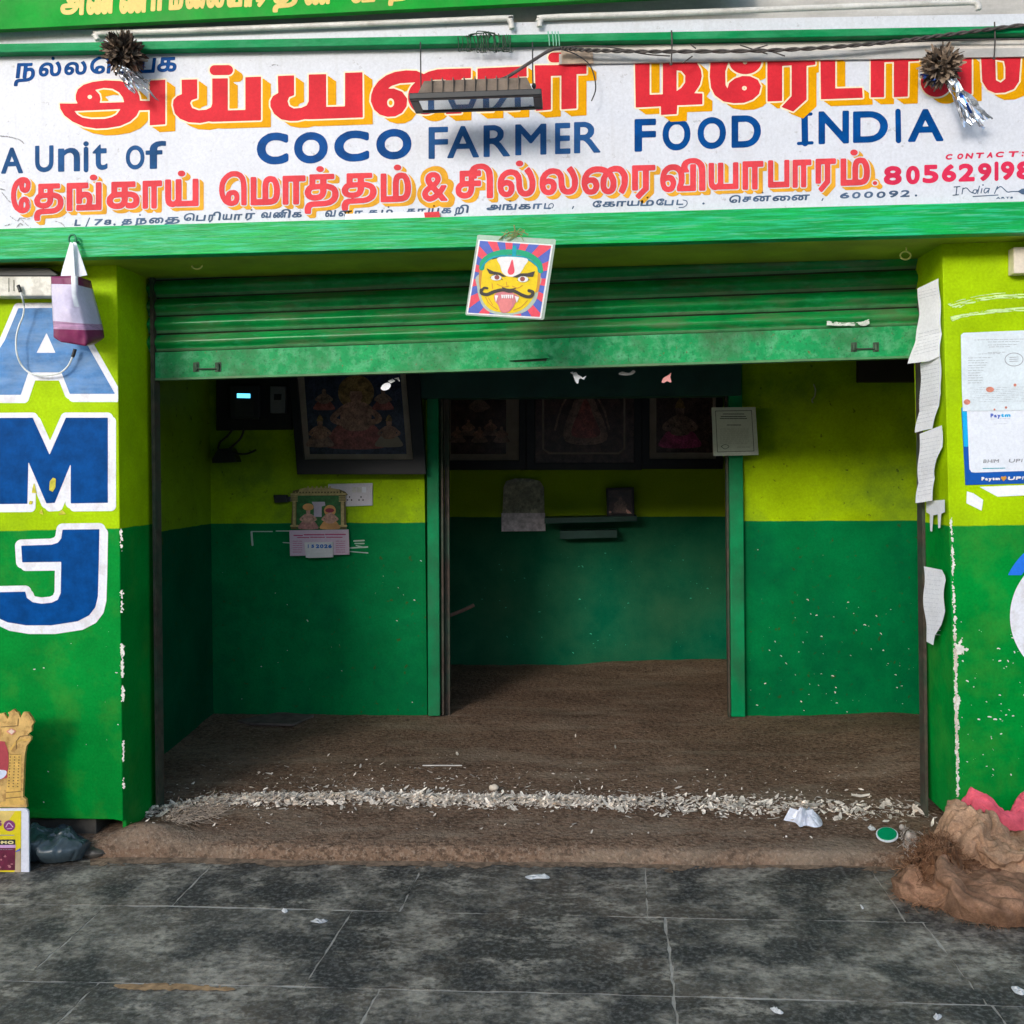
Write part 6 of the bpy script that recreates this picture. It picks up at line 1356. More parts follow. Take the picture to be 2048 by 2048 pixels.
# switch plate, plug, calendar
SW = thing('switch_plate', 'white switch and socket plate beside the calendar', 'switch plate', tuple(U(700, 990, 1.745)))
mb = MB(); mb.pxpoly([(656, 968), (745, 966), (745, 1011), (690, 1013), (656, 1012)], 1.735, .014); pl_ = mb.build('plate', mat('switch_white', (.62, .58, .62), .4, var=.05), SW, bevel=.003)
for x in (704, 714, 724):
    mb = MB(); mb.pxpoly([(x, 974), (x + 8, 974), (x + 8, 985), (x, 985)], 1.731, .006); mb.build('rocker_switch', M_whitetube if x < 724 else M_whitewash, SW, bevel=.001)
for x in (699, 722):
    mb = MB()
    for dx, dy in ((0, -5), (-4, 1), (4, 1)): mb.pxpoly([(x + dx - 1.2, 999 + dy - 1.5), (x + dx + 1.2, 999 + dy - 1.5), (x + dx + 1.2, 999 + dy + 1.5), (x + dx - 1.2, 999 + dy + 1.5)], 1.7335, .001)
    mb.build('socket', M_black, SW)
mb = MB(); mb.pxpoly([(546, 990), (572, 990), (574, 1005), (549, 1006)], 1.71, .04); mb.pxpoly([(566, 994), (582, 993), (582, 1003), (566, 1004)], 1.72, .02)
mb.build('black_plug', M_black, None, loc=tuple(U(560, 1000, 1.74)), bevel=.004, label='small black plug on the lime wall left of the calendar', cat='plug')
Z96 = lambda pts: [(x / 9.66 + 560, y / 9.66 + 940) for x, y in pts]
CA = thing('wall_calendar', 'temple shaped picture calendar with a dated pad on the left inside wall', 'calendar', tuple(U(638, 1060, 1.73)))
mb = MB(); mb.pxpoly(Z96([(200, 480), (240, 440), (250, 400), (380, 370), (470, 345), (960, 345), (1150, 375), (1260, 420), (1310, 480), (1260, 500), (1280, 1140), (210, 1140), (240, 640)]), 1.722, .004)
mb.build('picture_card', mat('card_olive', (.11, .085, .022), .4, var=.2), CA)
def c_green(fd): fd.poly(Z96([(330, 500), (1160, 500), (1170, 1130), (320, 1130)]))
def c_gold(fd):
    fd.poly(Z96([(380, 372), (470, 350), (960, 350), (1140, 380), (1150, 410), (370, 415)])); fd.poly(Z96([(210, 455), (1280, 450), (1290, 480), (210, 490)]))
    for x in (275, 1210):
        fd.poly(Z96([(x - 25, 620), (x + 20, 620), (x + 22, 1060), (x - 25, 1060)]))
        for y in (520, 560, 600): fd.stroke(Z96([(x - 65, y), (x + 60, y)]), 2.2, False)
        fd.stroke(Z96([(x - 60, 1080), (x + 70, 1080)]), 4, False)
    for x in range(300, 1230, 60): fd.ell(*Z96([(x, 432)])[0], 1.6, 1.4)
    for x in range(540, 980, 85): fd.ell(*Z96([(x, 328)])[0], 2, 1.6)
def c_pillar(fd): fd.poly(Z96([(620, 620), (860, 620), (870, 680), (800, 700), (800, 900), (660, 900), (660, 700)]))
calf = [(c_green, mat('calendar_green', (.02, .13, .03), .4, var=.4, scale=40)), (c_gold, mat('calendar_gold', (.42, .33, .13), .4, var=.25, scale=50)), (c_pillar, mat('calendar_lilac', (.48, .42, .50), .4))]
fa = figure(*Z96([(545, 960)])[0], 19, (('robe', mat('cal_rose', (.42, .20, .17), .4, var=.4, scale=60)), ('body', mat('cal_skin', (.48, .27, .20), .4, var=.35, scale=60))))
fb = figure(*Z96([(965, 960)])[0], 19, (('halo', mat('cal_orange', (.60, .30, .10), .4, var=.25)), ('robe', MATS['cal_orange']), ('body', MATS['cal_skin'])))
calf += fa + [(lambda fd: fd.ell(*Z96([(545, 715)])[0], 11, 7), MATS['cal_orange'])] + fb + [(lambda fd: fd.ell(*Z96([(960, 780)])[0], 9, 4.5), mat('cal_maroon', (.28, .03, .05), .4))]
paint('print', [m for _, m in calf], CA, 1.7208, [f for f, _ in calf], (575, 970, 700, 1062), .7, step=.0003)
mb = MB(); mb.pxpoly(Z96([(180, 1165), (1325, 1150), (1340, 1635), (195, 1660)]), 1.718, .004); mb.build('card', mat('card_mauve', (.56, .44, .52), .5, var=.06), CA)
def card_t(fd):
    for x0_, x1_, y, w in ((270, 430, 1265, 2.6), (470, 850, 1250, 2.6), (880, 1260, 1245, 2.6), (340, 560, 1305, 2), (590, 860, 1300, 2), (900, 1200, 1300, 2)): text_lines(Z96([(x0_, 0)])[0][0], Z96([(x1_, 0)])[0][0], [Z96([(0, y)])[0][1]], 0, w)(fd)
    for y in range(1375, 1620, 42): text_lines(586, 604, [940 + y / 9.66], 0, 1)(fd); text_lines(672, 690, [940 + y / 9.66], 0, 1)(fd)
paint('print', [mat('card_ink', (.42, .07, .16), .6)], CA, 1.7172, [card_t], (578, 1058, 700, 1112), .6)
mb = MB(); mb.pxpoly(Z96([(470, 1400), (1015, 1395), (1020, 1685), (560, 1700), (500, 1690)]), 1.700, .016); pad = mb.build('date_pad', mat('pad_white', (.62, .62, .60), .6, var=.06), CA)
def pad_t(fd):
    fd.stroke(Z96([(545, 1443), (545, 1500)]), 1.8, False); fd.glyph('5', *Z96([(605, 1440)])[0], *Z96([(660, 1505)])[0], .6)
    for ch, x in zip('2026', (690, 770, 850, 930)): fd.glyph(ch, *Z96([(x, 1435)])[0], *Z96([(x + 72, 1510)])[0], .7)
paint('date', [mat('date_blue', (.02, .13, .42), .5)], pad, 1.699, [pad_t], (605, 1080, 672, 1105), .5)

# back store: shelf, calendar, little picture, stick
mb = MB(); mb.pxpoly([(1089, 1036), (1274, 1032), (1274, 1042), (1089, 1047)], 2.98, .22); shf = mb.build('wall_shelf', M_darkgreen, None, loc=tuple(U(1180, 1045, 3.1)), label='small dark green shelf on the back wall of the store', cat='shelf')
mb = MB(); mb.pxpoly([(1120, 1062), (1234, 1060), (1234, 1075), (1120, 1078)], 3.05, .15); mb.build('bracket', M_darkgreen, shf)
framed('shelf_picture', 'small dark framed picture standing on the green shelf', [(1212, 976), (1268, 974), (1269, 1032), (1214, 1034)], [(1217, 981), (1264, 979), (1264, 1027), (1218, 1029)], 3.06, [(rect([(1217, 981), (1264, 979), (1264, 1027), (1218, 1029)]), M_picdark)] + figure(1241, 1010, 15, (('robe', M_picgrey), ('body', M_picgrey))) + [(lambda fd: fd.poly([(1252, 1020), (1257, 1021), (1264, 1029), (1258, 1031)], .4, True), mat('pic_flower', (.80, .45, .36), .6)), (lambda fd: fd.ell(1220, 1024, 3, 2), MATS['pic_flower'])], d=.02)
BC2 = thing('hanging_calendar', 'grey calendar with a fringed top hanging left of the green shelf', 'calendar', tuple(U(1047, 1060, 3.17)))
mb = MB(); mb.pxpoly([(1007, 975), (1012, 962), (1030, 957), (1060, 957), (1080, 962), (1088, 975), (1089, 1026), (1005, 1027)], 3.165, .004); mb.build('picture_card', mat('calendar_grey', (.50, .50, .38), .6, var=.35, scale=45, dirt=(.10, .09, .07), dirt_amt=.6, dirt_scale=22), BC2)
mb = MB(); mb.pxpoly([(1003, 1026), (1090, 1026), (1091, 1062), (1003, 1063)], 3.158, .004); mb.build('card', mat('calendar_silver', (.74, .68, .72), .4, var=.3, scale=30), BC2)
mb = MB(); mb.tube(*pxtube([(899, 1231), (925, 1221), (948, 1210)], 2.2, .011, 8, 4)); mb.build('stick', mat('bare_wood', (.19, .12, .09), .8, var=.2), None, loc=tuple(U(925, 1221, 2.2)), label='short brown stick poking out beside the left doorway rail', cat='stick')

# ------------------------------------------------------------------ on the floor
M_husk = mat('husk_flake', (.76, .67, .57), .85, var=.25, scale=40, island=.45)
mb = MB(); r = np.random.default_rng(21)
def dens(px):
    return np.interp(px, [310, 400, 500, 1050, 1250, 1420, 1560, 1700, 1845], [.7, .8, .9, 1, .75, .5, .34, .26, .22])
cnt = 0
while cnt < 7000:
    px = r.uniform(322, 1842)
    if r.uniform() > dens(px) * (.5 + .8 * vnoise(px * .035, 5.5, 8)): continue
    w = U(px, 1600, YS)
    x = w[0] * 1.03
    yc = float(np.interp(px, [310, 360, 420, 520, 700, 1300, 1845], [.24, .28, .36, .41, .43, .40, .32])) + .02 * (vnoise(px * .02, 3, 4) - .5)
    spread = r.uniform()
    sg = (.034 + .012 * vnoise(px * .03, 9, 2)) if px < 1300 else .06
    y = yc + r.normal() * sg if spread < .86 else yc + abs(r.normal()) * .28 - .04
    if spread > .985: y = yc - r.uniform(.05, .33)
    if y < .0 or y > 2.2: continue
    s = .0018 + .0062 * r.uniform() ** 1.6; s *= 1.7 if r.uniform() < .07 else 1; l = s * r.uniform(.7, 3.4)
    if spread >= .86: s *= .6; l *= .7
    a = r.uniform(0, 6.28); d = np.array([math.cos(a), math.sin(a), r.uniform(-.25, .5)]); n_ = np.array([-math.sin(a), math.cos(a), r.uniform(-.45, .45)])
    pile = (.020 * math.exp(-((y - yc) / .04) ** 2) if px < 1300 else .008) * r.uniform(0, 1)
    c = np.array([x, y, floor_z(x, y) + .004 + pile])
    up = np.array([0, 0, 1.0]); cu = r.uniform(-.5, 1.0) * s
    mb.add([c - d * l - n_ * s * .5 + up * cu, c - d * l + n_ * s * .4 + up * cu * .6, c + n_ * s + up * .002, c - n_ * s, c + d * l + n_ * s * .5 + up * abs(cu), c + d * l - n_ * s * .3 + up * abs(cu) * 1.3], [(0, 1, 2, 3), (3, 2, 4, 5)])
    cnt += 1
for k_ in range(420):
    px = r.uniform(322, 1842)
    if r.uniform() > .25 + .75 * dens(px): continue
    x = U(px, 1600, YS)[0] * 1.03; y = float(np.interp(px, [310, 360, 420, 520, 700, 1300, 1845], [.24, .28, .36, .41, .43, .40, .32])) + r.normal() * .05
    if y < 0: continue
    a = r.uniform(0, 6.28); L_ = r.uniform(.012, .038); cv = r.normal() * 1.4; P = [np.array([x, y, floor_z(x, y) + .006 + r.uniform(0, .014)])]
    for q_ in range(5): P.append(P[-1] + np.array([math.cos(a), math.sin(a), r.normal() * .35]) * L_ / 5); a += cv / 5
    w_ = r.uniform(.0012, .0042); n_ = np.array([-math.sin(a), math.cos(a), r.uniform(-.6, .6)]) * w_
    mb.grid(np.array([[p - n_ * math.sin(.5 + 2.2 * i_ / 5), p + n_ * math.sin(.5 + 2.2 * i_ / 5)] for i_, p in enumerate(P)]))
mb.build('husk_flakes', M_husk, None, kind='stuff', label='band of pale dry husk flakes swept along the doorway', cat='husk flakes')
# fibrous wad at the left jamb
mb = MB()
for i in range(620):
    px, py = r.uniform(322, 440), r.uniform(1600, 1652)
    if py > 1655 - (px - 322) * .28 + 6 or py < 1632 - (px - 322) * .35: continue
    c = UG(px, py, .085)
    P = [c]
    d = np.array([math.cos(r.uniform(-.6, .9)), r.normal() * .6, r.normal() * .25])
    for k in range(6): d = d + r.normal(size=3) * np.array([.4, .4, .3]); P.append(P[-1] + d * .007)
    P = np.array(P); P[:, 2] = np.maximum(P[:, 2], .07)
    mb.tube(P, np.linspace(1, .3, len(P)) * r.uniform(.0006, .0024), 4)
mb.build('fibre_wad', mat('fibre_tan', (.40, .32, .25), .9, var=.3, scale=40), None, loc=tuple(UG(370, 1635, .08)), label='tan wad of dry fibre at the foot of the left jamb', cat='fibre')
def litter(name, pts, label, m, z, lift=.006, cat='litter', grp=None, crumple=.006, seed=1):
    rr_ = np.random.default_rng(seed); P = smooth_path(pts, 3, True); c = np.mean(pts, 0)
    rings = [1.0, .7, .4]; V = []
    for s in rings:
        for p in P:
            q_ = c + (p - c) * s; w = UG(q_[0], q_[1], z)
            V.append(w + np.array([0, 0, .002 + lift * (1 - s) + abs(rr_.normal()) * crumple * (s < 1)]))
    n = len(P); V.append(UG(c[0], c[1], z) + np.array([0, 0, lift + crumple]))
    Fc = [(k * n + i, k * n + (i + 1) % n, (k + 1) * n + (i + 1) % n, (k + 1) * n + i) for k in range(2) for i in range(n)] + [(2 * n + i, 2 * n + (i + 1) % n, 3 * n) for i in range(n)]
    mb = MB(); mb.add(V, Fc)
    return mb.build(name, m, None, loc=tuple(UG(c[0], c[1], z)), label=label, cat=cat, group=grp)
litter('plastic_wrapper', [(1567, 1641), (1590, 1636), (1604, 1625), (1620, 1630), (1632, 1627), (1643, 1640), (1644, 1652), (1630, 1656), (1612, 1652), (1600, 1655), (1590, 1646)], 'crumpled bluish white plastic wrapper on the dusty step', mat('wrapper_white', (.70, .72, .80), .3, var=.12, scale=40, sheen=.2), .075, .02, crumple=.022)
LD = thing('round_lid', 'round green plastic lid with a white rim tilted on the step near the sacks', 'lid', tuple(UG(1775, 1672, .07)))
c = UG(1774, 1668, .085); nrm = np.array([-.16, -.32, .93]); nrm /= np.linalg.norm(nrm); a1 = np.cross(nrm, [0, 0, 1.0]); a1 /= np.linalg.norm(a1); a2 = np.cross(nrm, a1)
def disc(mb, c, r_, h, n=28):
    ring = [c + r_ * (math.cos(t) * a1 + math.sin(t) * a2) for t in np.linspace(0, 2 * math.pi, n + 1)[:-1]]
    mb.prism(ring, -nrm * h)
mb = MB(); disc(mb, c + nrm * .0035, .036, .006); mb.build('top', mat('lid_green', (.0, .26, .10), .35, var=.08), LD, bevel=.001)
mb = MB(); disc(mb, c, .041, .007); mb.build('rim', mat('lid_rim', (.70, .76, .80), .35, var=.05), LD, bevel=.001)
mb = MB()
for i in range(170):
    p = UG(r.normal(1816, 9), r.normal(1682, 9), .075); d = np.array([.4 + r.normal() * .3, -.5 + r.normal() * .4, .35 + r.normal() * .3]); P = [p]
    for k in range(4): d = d + r.normal(size=3) * .35; P.append(P[-1] + d * .005)
    mb.tube(P, np.linspace(1, .3, 5) * r.uniform(.0008, .003), 5)
mb.ellipsoid(UG(1822, 1674, .082), (.022, .020, .022), 10, 7, fn=lambda q_: 1 + .25 * math.sin(9 * q_[0] + 5 * q_[2])); mb.ellipsoid(UG(1804, 1655, .09), (.012, .012, .013), 8, 6)
mb.build('husk_tuft', mat('tuft_grey', (.42, .36, .31), .9, var=.35, scale=60), None, loc=tuple(UG(1815, 1680, .07)), smooth=True, label='pale shredded husk tuft lying beside the green lid', cat='husk')
mb = MB(); mb.prism(UG([475, 560, 628, 585, 500], [1444, 1428, 1434, 1452, 1450], .131), (0, 0, .012)); mb.build('flat_card', mat('card_brown', (.13, .10, .085), .9, var=.3, scale=15), None, loc=tuple(UG(550, 1440, .13)), label='flat dark cardboard piece on the floor below the left partition', cat='cardboard')
mb = MB(); mb.tube(UG([845, 924], [1531, 1531], .107), .003, 6); mb.build('straw', mat('straw_white', (.62, .60, .55), .5), None, loc=tuple(UG(885, 1531, .105)), label='thin white straw lying straight on the dusty floor', cat='straw')
mb = MB(); mb.ellipsoid(UG(988, 1575, .10), (.022, .016, .014), 12, 8, fn=lambda q_: 1 + .12 * math.sin(6 * q_[0] + 4 * q_[1])); mb.build('shell_piece', mat('shell_pale', (.62, .52, .42), .8, var=.2), None, loc=tuple(UG(988, 1578, .09)), smooth=True, label='rounded pale coconut shell piece alone behind the flake band', cat='shell')
mb = MB(); mb.tube(UG([1450, 1490, 1570, 1640, 1700], [1614, 1618, 1619, 1613, 1617], .085), .0028, 6); mb.build('twig', mat('twig_brown', (.20, .14, .10), .9), None, loc=tuple(UG(1570, 1618, .08)), label='thin brown twig along the right part of the flake band', cat='twig')
for pts, lab, z in (([(563, 1822), (572, 1819), (576, 1824), (569, 1827)], 'white litter bit on the joint between two middle paving slabs', 0), ([(1050, 1754), (1070, 1750), (1095, 1752), (1098, 1758), (1075, 1758), (1060, 1760)], 'ragged white litter bit on the slab just before the step', 0),
                    ([(1540, 2017), (1553, 2018), (1567, 2026), (1562, 2030), (1548, 2026)], 'white litter sliver near the bottom edge of the paving', 0), ([(2022, 1975), (2034, 1974), (2052, 1984), (2046, 1992), (2030, 1987)], 'flat white litter piece at the right edge of the paving', 0),
                    ([(1866, 2034), (1880, 2030), (1884, 2035), (1874, 2042)], 'small crumpled litter bit at the bottom right of the paving', 0), ([(1720, 1810), (1728, 1818), (1724, 1819)], 'tiny white litter fleck left of the burlap sacks', 0),
                    ([(1735, 1655), (1745, 1653), (1752, 1660), (1742, 1662)], 'white litter chip on the step left of the green lid', .07), ([(620, 1843), (650, 1840), (655, 1844), (640, 1848)], 'faint grey litter smear on the middle left slab', 0)):
    litter('litter_bit', pts, lab, mat('litter_white', (.62, .61, .60), .7, var=.15) if 'smear' not in lab else MATS['scrap_grey'], z, .004, grp='white litter bits on the paving', crumple=.003)

# ------------------------------------------------------------------ burlap heap at the right pillar
M_burlap = mat('burlap', (.46, .28, .175), .95, spec=.05, fine=.2, var=.28, scale=11, dirt=[dict(c=(.15, .085, .05), amt=.55, scale=5, sharp=.14, mid=.57), dict(c=(.20, .12, .075), amt=.5, scale=160, sharp=.12, mid=.55)], bump=.0022, bscale=190)
M_burlap2 = mat('burlap_dark', (.36, .20, .125), .95, spec=.05, fine=.2, var=.3, scale=11, dirt=[dict(c=(.085, .045, .028), amt=.75, scale=6, sharp=.12, mid=.53), dict(c=(.15, .085, .05), amt=.5, scale=150, sharp=.12, mid=.55)], bump=.0022, bscale=180)
M_coir = mat('coir_fibre', (.135, .062, .032), .95, spec=.1, var=.4, scale=30, dirt=(.30, .17, .10), dirt_amt=.5, dirt_scale=18)
def inside_dist(poly, X, Y): return sd_contours([np.array(poly)], X, Y)
def drape(V, Fc, rim, slack, stiff, seed):
    """let a slack sheet buckle into folds over the mound it covers: pinned along its rim, the mound below as collider"""
    rs = np.random.default_rng(seed)
    def tmp(name, verts):
        me = bpy.data.meshes.new(name); me.from_pydata([tuple(q_) for q_ in verts], [], Fc); me.update()
        return link(bpy.data.objects.new(name, me))
    under_ = V.copy(); under_[:, 2] = np.maximum(under_[:, 2] * .75 - .012, -.02)
    col = tmp('mound', under_); col.modifiers.new('c', 'COLLISION'); col.collision.thickness_outer = .004; col.collision.cloth_friction = 20
    Vs = V.copy(); Vs[:, 2] += rs.uniform(0, .004, len(V)) + .012 * vnoise(V[:, 0] * 16, V[:, 1] * 16, seed)
    cl = tmp('sheet', Vs)
    vg = cl.vertex_groups.new(name='rim'); vg.add([int(q_) for q_ in rim], 1.0, 'REPLACE')
    md = cl.modifiers.new('cloth', 'CLOTH'); st_ = md.settings
    st_.quality = 6; st_.mass = .25; st_.tension_stiffness = st_.compression_stiffness = 20; st_.shear_stiffness = 8; st_.bending_stiffness = stiff; st_.air_damping = 4
    st_.vertex_group_mass = 'rim'; st_.pin_stiffness = 1; st_.shrink_min = -slack
    cs = md.collision_settings; cs.distance_min = .004; cs.use_self_collision = True; cs.self_distance_min = .004; cs.collision_quality = 3
    for fr_ in range(1, 36): sc.frame_set(fr_)
    ev = cl.evaluated_get(bpy.context.evaluated_depsgraph_get())
    out = np.array([tuple(q_.co) for q_ in ev.data.vertices])
    sc.frame_set(1)
    for o in (cl, col):
        me = o.data; bpy.data.objects.remove(o); bpy.data.meshes.remove(me)
    out[:, 2] = np.maximum(out[:, 2], .002)
    return out
def sack(name, label, outline, H, rim, seed, m, base=0.0, folds=(), tilt_back=0.0, n=(88, 60), cat='sack', slack=.5, stiff=.30, rounded=True):
    O = smooth_path(outline, 10, True) if rounded else np.array(outline, float)
    seg = np.linalg.norm(np.roll(O, -1, 0) - O, axis=1); cum = np.concatenate([[0], np.cumsum(seg)]); Oc = np.vstack([O, O[:1]])
    at = lambda d_: np.stack([np.interp(np.mod(d_, cum[-1]), cum, Oc[:, k_]) for k_ in (0, 1)], -1)
    x0, y0 = O.min(0); x1, y1 = O.max(0)
    cid = [int(np.argmin(((O - np.array(c_)) ** 2).sum(1))) for c_ in ((x0, y0), (x1, y0), (x1, y1), (x0, y1))]
    cc = [cum[i_] for i_ in cid]
    def side(a_, b_, m_):                          # walk the outline from corner a to corner b, the short way
        d_ = (b_ - a_) % cum[-1]
        if d_ > cum[-1] / 2: d_ -= cum[-1]
        return at(a_ + d_ * np.linspace(0, 1, m_))
    Bm, Rm, Tm, Lm = side(cc[0], cc[1], n[0]), side(cc[1], cc[2], n[1]), side(cc[3], cc[2], n[0]), side(cc[0], cc[3], n[1])
    u_ = np.linspace(0, 1, n[0])[None, :, None]; v_ = np.linspace(0, 1, n[1])[:, None, None]
    XY = (1 - v_) * Bm[None] + v_ * Tm[None] + (1 - u_) * Lm[:, None] + u_ * Rm[:, None] - ((1 - u_) * (1 - v_) * Bm[0] + u_ * (1 - v_) * Bm[-1] + (1 - u_) * v_ * Tm[0] + u_ * v_ * Tm[-1])
    X, Y = XY[..., 0], XY[..., 1]
    d = np.maximum(inside_dist(O, X, Y), 0)
    t = np.clip(d / rim, 0, 1); prof_ = np.sqrt(np.clip(1 - (1 - t) ** 2.2, 0, 1))
    Zh = H * prof_ * (.55 + .95 * fbm(X * 5, Y * 5, seed + 9, 2)) + tilt_back * np.clip((Y - y0) / (y1 - y0), 0, 1) * prof_
    bz = base(X, Y) if callable(base) else base
    G = np.dstack([X, Y, np.maximum(Zh, .002) + bz]); h, w_ = X.shape
    Fc = [(i * w_ + j, i * w_ + j + 1, (i + 1) * w_ + j + 1, (i + 1) * w_ + j) for i in range(h - 1) for j in range(w_ - 1)]
    mb = MB(); V = G.reshape(-1, 3)
    rimv = [i * w_ + j for i in range(h) for j in range(w_) if i in (0, h - 1) or j in (0, w_ - 1)]
    Vb = np.array(V)
    V2 = drape(Vb, Fc, rimv, slack, stiff, seed)
    mb.add(V2, Fc)
    W3 = V2.reshape(h, w_, 3)
    o = mb.build(name, m, None, loc=(float(X.mean()), float(Y.mean()), 0), smooth=True, label=label, cat=cat)
    sd = o.modifiers.new('smooth', 'SUBSURF'); sd.levels = 1; sd.render_levels = 1
    return o, W3
g2 = lambda pts, z=0.0: [tuple(UG(x, y, z)[:2]) for x, y in pts]
out1 = g2([(1790, 1785), (1800, 1803), (1835, 1815), (1880, 1824), (1918, 1845), (1975, 1856), (2060, 1862), (2160, 1868)]) + [(2.1, -.50), (2.1, -.06), (1.32, -.06), (1.22, -.20)]
s1_, W1 = sack('burlap_sack', 'lower burlap sack spread over the paving with deep folds', out1, .115, .15, 4, M_burlap2, 0.0)
def height_on(W, X, Y):                             # height of a laid sheet at a place (0 off the sheet)
    P = W.reshape(-1, 3); q_ = np.stack([np.ravel(X), np.ravel(Y)], 1); out = np.zeros(len(q_))
    for k_ in range(0, len(q_), 400):
        d2 = ((q_[k_:k_ + 400, None] - P[None, :, :2]) ** 2).sum(2); m_ = d2.argmin(1)
        out[k_:k_ + 400] = np.where(d2.min(1) < .0006, P[m_, 2], 0)
    return out.reshape(np.shape(X))
def under(X, Y): return height_on(W1, X, Y) * .85
out2 = [(1.335, -.10), (1.33, -.19), (1.39, -.275), (1.56, -.33), (1.70, -.36), (1.9, -.40), (2.2, -.42), (2.2, -.012), (1.40, -.012)]
s2_, W2 = sack('burlap_sack', 'upper burlap sack heaped against the right pillar under the pink cloth', out2, .085, .10, 17, M_burlap, under, tilt_back=.075)
out3 = [(1.47, -.045), (1.55, -.085), (1.7, -.10), (2.2, -.105), (2.2, -.010), (1.49, -.010)]
def under2(X, Y): return height_on(W2, X, Y) * .9 + .012
sack('pink_cloth', 'faded pink cloth lying on top of the burlap sacks', out3, .075, .05, 23, mat('cloth_pink', (.66, .11, .15), .9, spec=.05, var=.25, scale=14, bump=.001, bscale=200), under2, n=(60, 26), cat='cloth', slack=.14, stiff=.15)
# coir fibres
CO = thing('coir_clump', 'shaggy brown clump of coconut coir fibre on the lower burlap sack', 'coir', tuple(UG(1880, 1740, 0)))
mb = MB(); r = np.random.default_rng(8)
for i in range(1500):
    px = r.normal(1872, 42); py = r.normal(1728, 24)
    if not (1798 < px < 1975 and 1672 < py < 1790): continue
    c = UG(px, py, .06); c = c + np.array([0, 0, 0])
    z = float(under(np.array([[c[0]]]), np.array([[c[1]]]))[0, 0]) / .85
    c[2] = z + abs(r.normal()) * .016 + .004
    a = r.uniform(0, 6.28); d = np.array([math.cos(a), math.sin(a) * .7, r.normal() * .4]); P = [c]
    for k in range(6):
        d = d + r.normal(size=3) * .5; d /= np.linalg.norm(d); P.append(P[-1] + d * .009)
    P = np.array(P); P[:, 2] = np.maximum(P[:, 2], .004)
    mb.tube(P, r.uniform(.0005, .0012), 3, int(r.uniform() < .35), cap=False)
mb.build('fibres', [M_coir, mat('coir_light', (.32, .17, .095), .95, var=.3, scale=30)], CO)
mb = MB(); O = np.array([UG(x, y, .05)[:2] for x, y in [(1808, 1738), (1830, 1700), (1870, 1682), (1920, 1690), (1955, 1720), (1960, 1760), (1920, 1780), (1860, 1775), (1815, 1765)]])
X, Y = np.meshgrid(np.linspace(*(O[:, 0].min(), O[:, 0].max()), 70), np.linspace(O[:, 1].min(), O[:, 1].max(), 50))
d = inside_dist(O, X + .03 * (fbm(X * 12, Y * 12, 2) - .5), Y + .03 * (fbm(X * 12, Y * 12, 5) - .5)); t = np.clip(d / .06, 0, 1)
Zc = under(X, Y) / .85 - .004 + .035 * np.sqrt(t) * (.4 + 1.1 * fbm(X * 14, Y * 14, 6))
keep = d > -.002; idx = -np.ones(X.shape, int); idx[keep] = np.arange(keep.sum()); Gp = np.dstack([X, Y, Zc])[keep]
mb.add(Gp, [(idx[i, j], idx[i, j + 1], idx[i + 1, j + 1], idx[i + 1, j]) for i in range(49) for j in range(69) if min(idx[i, j], idx[i, j + 1], idx[i + 1, j + 1], idx[i + 1, j]) >= 0])
mb.build('matted_core', M_coir, CO, smooth=True)
mb = MB()
for i in range(260):                                  # frayed threads at the hem of the lower sack
    k = r.integers(0, 6); p = np.array(out1[k]) * (1 - r.uniform()) + np.array(out1[k + 1]) * r.uniform() if False else None
    t = r.uniform(); p = np.array(out1[k]) * (1 - t) + np.array(out1[k + 1]) * t
    a = r.uniform(-2.6, -1.2); P = [np.array([p[0], p[1] + .01, .012])]; d = np.array([math.cos(a), math.sin(a), .1])
    for q_ in range(4): d = d + r.normal(size=3) * .4; P.append(P[-1] + d * r.uniform(.003, .008))
    P = np.array(P); P[:, 2] = np.maximum(P[:, 2], .002); mb.tube(P, .0006, 3, cap=False)
mb.build('frayed_hem', MATS['coir_light'], s1_)

# ------------------------------------------------------------------ left corner: temple board, placard, plastic bag
Z5 = lambda pts: [(x / 5.083, y / 5.083 + 1400) for x, y in pts]
YT = -.19
TB = thing('temple_board', 'gold temple shaped picture board standing on the placard at the left edge', 'picture board', tuple(U(-20, 1617, YT)))
half = [(0, 140), (40, 132), (62, 175), (80, 195), (92, 150), (80, 128), (110, 112), (140, 92), (168, 125), (185, 128), (205, 182), (240, 122), (285, 128), (325, 185), (345, 228), (322, 262), (318, 320), (278, 350), (318, 380), (312, 410), (268, 470), (250, 560), (232, 985), (265, 1012), (272, 1080)]
full = [(-460 - x, y) for x, y in half[::-1]]
outl = Z5(half) + Z5([(272, 1090), (-732, 1090)]) + Z5(full)
mb = MB(); mb.pxpoly(outl, YT, .012); brd = mb.build('board', mat('board_gold', (.60, .37, .12), .45, var=.22, scale=22, dirt=(.30, .14, .035), dirt_amt=.6, dirt_scale=34, dirt_sharp=.05), TB)
def t_col(fd):
    for s in (0, 1):
        f = (lambda P: [(-460 - x, y) for x, y in P]) if s else (lambda P: P)
        fd.poly(Z5(f([(90, 550), (215, 550), (205, 1020), (60, 1035)]))); fd.poly(Z5(f([(10, 1040), (245, 1020), (250, 1060), (5, 1075)])))
        fd.stroke(Z5(f([(110, 500), (180, 420), (300, 400)])), 4)
def t_dots(fd):
    for y in range(580, 900, 30):
        for x in (105, 150, 195): fd.ell(*Z5([(x - (y - 560) * .05, y)])[0], 1.5, 1.2)
    fd.stroke(Z5([(95, 552), (215, 552)]), 1, False); fd.stroke(Z5([(60, 940), (210, 930)]), 1.3, False); fd.stroke(Z5([(60, 1000), (215, 985)]), 1.3, False); fd.stroke(Z5([(5, 275), (180, 262), (185, 190)]), 1.2, False)
    fd.stroke(Z5([(165, 500), (165, 420), (205, 370), (290, 360)]), 1.2, False)
